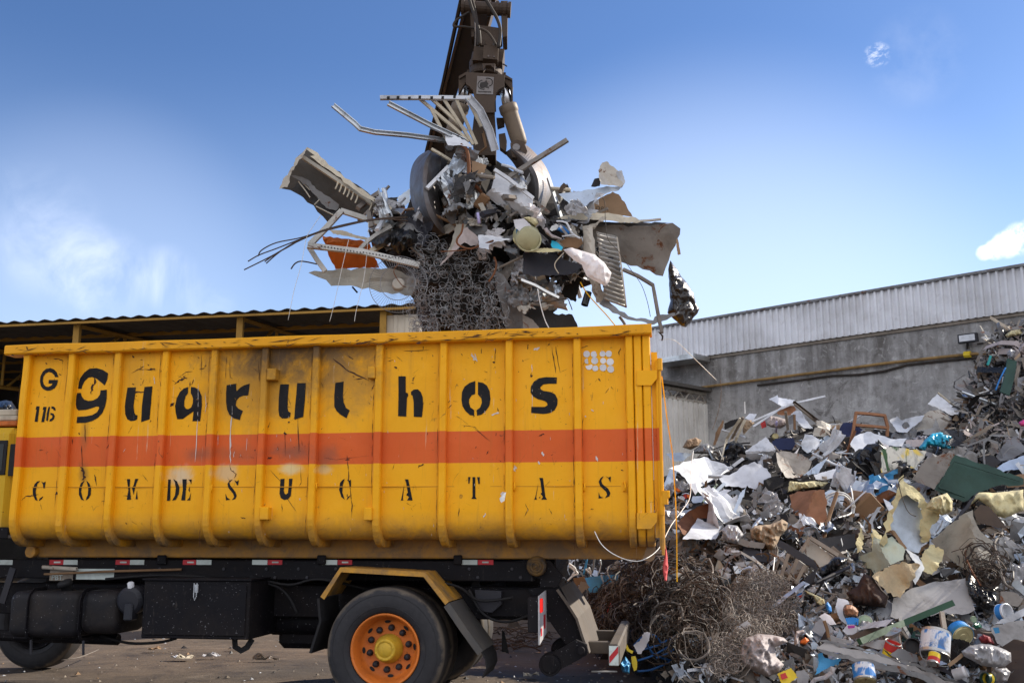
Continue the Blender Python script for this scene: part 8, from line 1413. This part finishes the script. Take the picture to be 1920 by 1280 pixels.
def fill(kind, pos, size, seed, group, nrm=Vector((0, -.6, .8))):
    ms, nm, cat, g0 = KINDS[kind]; r = random.Random(seed); m = r.choice(ms); q = Vector((r.gauss(0, .45), 0, 0)) + nrm + Vector((0, r.gauss(0, .4), r.gauss(0, .4))); M_ = q.to_track_quat('Z', 'Y').to_matrix() @ Matrix.Rotation(r.uniform(0, 6.3), 3, 'Z')
    if kind in ('sheet', 'torn'): vs, fs = rsheet(size, size * r.uniform(.35, 1.), seed)
    elif kind == 'bar':
        mb = MB(); L = size * r.uniform(1.2, 2.4); b = r.gauss(0, .12) * L; w = r.uniform(.018, .05)
        if r.random() < .45: mb.tube([(-L / 2, 0, 0), (-L * .1, b, b * .3), (L * .15, b * .8, 0), (L / 2, 0, b * .2)], w / 2, 7)
        else: mb.bar([(-L / 2, 0, 0), (0, b, b * .3), (L / 2, 0, 0)], w, w * r.uniform(.4, 1), prof=PROF['L'](w * 1.3, w) if r.random() < .5 else None, up=(0, 0, 1))
        vs, fs = mb.v, mb.f
    elif kind == 'rag':
        n = 13; vs = []
        for i in range(n):
            for j in range(n): x, y = i / (n - 1) - .5, j / (n - 1) - .5; d = 1 - .35 * abs(noise.noise(Vector((x * 3, y * 3, seed)))); vs.append(Vector((x * d, y * d, .30 * (.5 - x * x * 2 - y * y * 2) + .24 * (1 - 2 * abs(noise.noise(Vector((x * 3.5, y * 3.5, seed + 5))))) + .13 * (1 - 2 * abs(noise.noise(Vector((x * 9, y * 7, seed + 8))))))) * size)
        t = [(i * n + j, i * n + j + 1, (i + 1) * n + j + 1, (i + 1) * n + j) for i in range(n - 1) for j in range(n - 1) if math.hypot(i - 6, j - 6) < 6.5 + r.uniform(-1, 1)]; vs, fs = shellmesh(vs, [v - Vector((0, 0, .006)) for v in vs], t)
    else:
        mb = MB(); s = size * .6
        if m in ('tin', 'gold_tin', 'blue'): mb.lathe([(0, 0), (s * .4, 0), (s * .42, .01), (s * .38, s * .2), (s * .41, s * .5), (s * .36, s * .8), (s * .41, s * .95), (0, s * .95)], (0, 0, 0), (.3, .1, 1), 16)
        else: mb.box((-s / 2, -s * .35, -s * .3), (s / 2, s * .35, s * .3), bev=.015)
        vs = [v + Vector((noise.noise(v * 4 + Vector((seed, 0, 0))), noise.noise(v * 4 + Vector((0, seed, 0))), noise.noise(v * 4 + Vector((0, 0, seed))))) * s * .14 for v in mb.v]; fs = mb.f
    vs = [M_ @ v + pos for v in vs]; o = link(nm, vs, fs, m); lab = label_near(o, ADJ[m] + ' ' + NOUN[kind], pos, USED, POOL)
    if lab is None: bpy.data.objects.remove(o); return None
    tag(o, lab, cat, group or g0); return o
cnt = 0; tries = 0
while cnt < 250 and tries < 9000:
    tries += 1; u, v = rf.uniform(1246, 1915), rf.uniform(745, 1275)
    if v > 1050 and u < 1380: continue
    if any(inside(q, u + a, v + b) for q in OUTL for a, b in ((0, 0), (17, 0), (-17, 0), (0, 15), (0, -15))) and rf.random() < .85: continue
    y = hit(u, v)
    if y is None: continue
    r_ = ray(u, v); p = Vector((r_.x * y / r_.y, y, CAMZ + r_.z * y / r_.y)); dens = .55 if v < 1000 else .8
    if rf.random() > dens: continue
    k = rf.choices(('sheet', 'bar', 'rag', 'box'), (5, 4.2, 2.6, 1.2))[0]; s = rf.uniform(.25, .85) * (1 if v < 1000 else .5)
    if fill(k, p + Vector((0, -.03, .05)), s, 1000 + tries, None): cnt += 1
gc_ = 0
GPOLY = [(845, 285), (900, 275), (960, 300), (985, 380), (1000, 400), (1060, 375), (1160, 410), (1150, 510), (1090, 520), (1060, 540), (1020, 600), (960, 560), (930, 480), (880, 450), (840, 450), (835, 400)]
for i in range(2400):
    u, v = rf.uniform(690, 1150), rf.uniform(270, 620)
    if not inside(GPOLY, u, v) and not inside([(690, 370), (768, 390), (790, 440), (770, 470), (700, 455)], u, v): continue
    y = rf.uniform(9.25, 9.75); k = rf.choices(('torn', 'bar', 'rag', 'box'), (6, 4, 1.6, .8))[0]
    if fill(k, pw(u, v, y), rf.uniform(.12, .34), 5000 + i, 'small scrap held in the grapple', Vector((0, -.8, .5))): gc_ += 1
    if gc_ > 170: break
# crumbs nobody could count: shards, strips and shreds over the heap
def crumbs(name, label, n, region, size, mats, strip=.3, seed=1, lift=.06, zlo=0, clumps=None):
    r = random.Random(seed); mb = MB(); k = 0
    while k < n:
        u, v = region(r)
        if any(inside(q, u, v) for q in OUTL): k += .3; continue
        y = hit(u, v)
        if y is None: k += .2; continue
        ry = ray(u, v); c = Vector((ry.x * y / ry.y, y, CAMZ + ry.z * y / ry.y)) + Vector((r.gauss(0, .05), -r.random() * lift, r.random() * lift)); s = size * math.exp(r.gauss(0, .5)); mi = int(abs(r.gauss(0, .42)) * len(mats)) % len(mats)
        a = Vector((r.gauss(0, 1), r.gauss(0, .8), r.gauss(0, .8))).normalized(); b = a.cross(Vector((r.gauss(0, .5), -1, r.gauss(.5, .5)))).normalized(); q = a.cross(b)
        if r.random() < strip:
            L, w = s * r.uniform(1.6, 3.4), s * r.uniform(.05, .2); g1, g2, g3 = r.gauss(0, .45), r.gauss(0, .5), r.gauss(0, .6); p = [c + a * L * (t - .5) + q * s * (g1 * math.sin(3 * t) + g2 * t * t) + b * s * g3 * math.sin(4 * t) for t in (0, .25, .5, .75, 1)]; mb.add([x + (b + q * (g1 * .6)) * w * e for x in p for e in (-1, 1)], [(i * 2, i * 2 + 1, i * 2 + 3, i * 2 + 2) for i in range(4)], mi)
        else:
            p = [c + a * s * r.uniform(.4, 1) + q * s * r.gauss(0, .25), c + b * s * r.uniform(.3, 1), c - a * s * r.uniform(.4, 1) + q * s * r.gauss(0, .25), c - b * s * r.uniform(.3, 1), c + q * s * .25 * r.uniform(-1, 1)]; mb.add(p, [(0, 1, 4), (1, 2, 4), (2, 3, 4), (3, 0, 4)], mi)
        k += 1
    o = mb.build(name, mats, None); o['kind'] = 'stuff'; return tag(o, label, 'scrap litter')
mats_ = ['dark_sheet', 'grey_sheet', 'taupe_sheet', 'blue_white', 'grey_wood', 'white_sheet', 'brown_iron', 'dark_metal', 'wire_dust', 'white_sheet', 'black_cloth', 'wood', 'galvanised', 'beige', 'blue_white', 'cardboard', 'white_bag']
crumbs('scrap_crumbs', 'small shards and strips of scrap strewn over the whole heap', 6500, lambda r: (r.uniform(1240, 1925), 745 + 540 * r.random() ** .8), .06, mats_, .45, 4, .06)
def dk(r):
    while True:
        u, v = r.uniform(1780, 1935), r.uniform(590, 870)
        if v > 600 + max(0, (1870 - u)) * .9: return u, v
crumbs('shredded_scrap', 'dark shredded rags and strips hanging over the tall pile at the right edge', 4200, dk, .085, ['taupe_sheet', 'grey_sheet', 'dark_sheet', 'grey_wood', 'pink_cloth', 'black_plastic', 'clear_bag', 'black_cloth', 'burlap', 'white_cable', 'brown_iron', 'blue_white'], .88, 9, .35)
crumbs('scrap_crumbs', 'small crumbs around the tail of the lorry at the foot of the heap', 1200, lambda r: (r.uniform(1060, 1330), r.uniform(1050, 1200)), .05, mats_, .5, 12, .1)
crumbs('scrap_crumbs', 'larger shards strewn over the heap past the right side', 2600, lambda r: (r.uniform(1915, 2500), 560 + 740 * r.random()), .13, mats_, .4, 14, .1)
R('striped_strip', 'long dark green striped strip hanging on the tall shredded pile', 'strip', ZH, [(1440, 320), (1420, 450), (1380, 590)], [16.2, 16.1, 16.0], 'teal' if 0 else 'green_paint', 18, 3); R('blue_rope', 'blue cord on the tall shredded pile', 'cord', ZH, [(1390, 380), (1340, 480), (1310, 560)], [15.9, 15.9, 15.9], 'blue', 3, prof='tube'); R('teal_stick', 'teal stick at the left edge of the tall shredded pile', 'stick', ZH, [(1270, 285), (1245, 360)], [16.5, 16.5], 'teal', 4, 3)
B('white_bundle', 'pale plastic bundle near the top of the tall shredded pile', 'plastic', ZH, [(1400, 260), (1430, 230), (1470, 250), (1460, 300), (1410, 310)], 16.3, 'clear_bag', h=.12, cr=.06); B('pale_rags', 'pale rag bundle at the right edge of the tall shredded pile', 'rags', ZH, [(1490, 230), (1540, 170), (1570, 190), (1560, 270), (1510, 280)], 16.3, 'pink_cloth', h=.14, cr=.07)
B('cream_bag', 'cream plastic lump on the very top of the tall shredded pile', 'plastic', ZH, [(1385, 120), (1430, 85), (1500, 75), (1540, 110), (1470, 130), (1400, 140)], 17.2, 'foam', h=.12, cr=.06); B('pink_bag', 'bright pink plastic bag at the right edge under the tall shredded pile', 'plastic bag', ZH, [(1490, 820), (1530, 795), (1560, 800), (1560, 850), (1510, 850)], 14.9, mat('hot_pink', (.75, .08, .28), .4, damt=.1), h=.1, cr=.05)
# light bits dropping from the load
for i, (u, v, y) in enumerate(((1002, 845, 8.1), (942, 931, 8.0), (990, 880, 8.1), (1018, 852, 8.1), (957, 876, 8.05))): 
    if i == 1: S('falling_scrap', 'shiny scrap of foil in front of the container near the letter T', 'foil', (0, 0, 1), [(937, 935), (945, 924), (949, 922), (946, 938), (940, 942)], 8.0, 'aluminium', cr=.01)

# grit and crumbs on the yard
rg = random.Random(77); mb = MB()
for i in range(900):
    y = 9 + 9 * rg.random() ** 1.5; x = rg.uniform(-6.5, 1.3) if i % 3 else rg.gauss(1.2, .7); s = rg.uniform(.006, .02) * (2.2 if i % 17 == 0 else 1); c = Vector((x, y, .02)); q = [c + Vector((s * rg.uniform(.5, 1.4) * a, s * rg.uniform(.5, 1.4) * b, 0)) for a, b in ((1, 0), (0, 1), (-1, 0), (0, -1))] + [c + Vector((0, 0, s * rg.uniform(.3, 1)))]; mb.add(q, [(0, 1, 4), (1, 2, 4), (2, 3, 4), (3, 0, 4)], rg.choice((0, 0, 1, 2, 3)))
o = mb.build('yard_grit', ['grey_wood', 'dark_sheet', 'white_sheet', 'cardboard'], None); o['kind'] = 'stuff'; tag(o, 'small grit and crumbs scattered over the yard ground', 'grit')
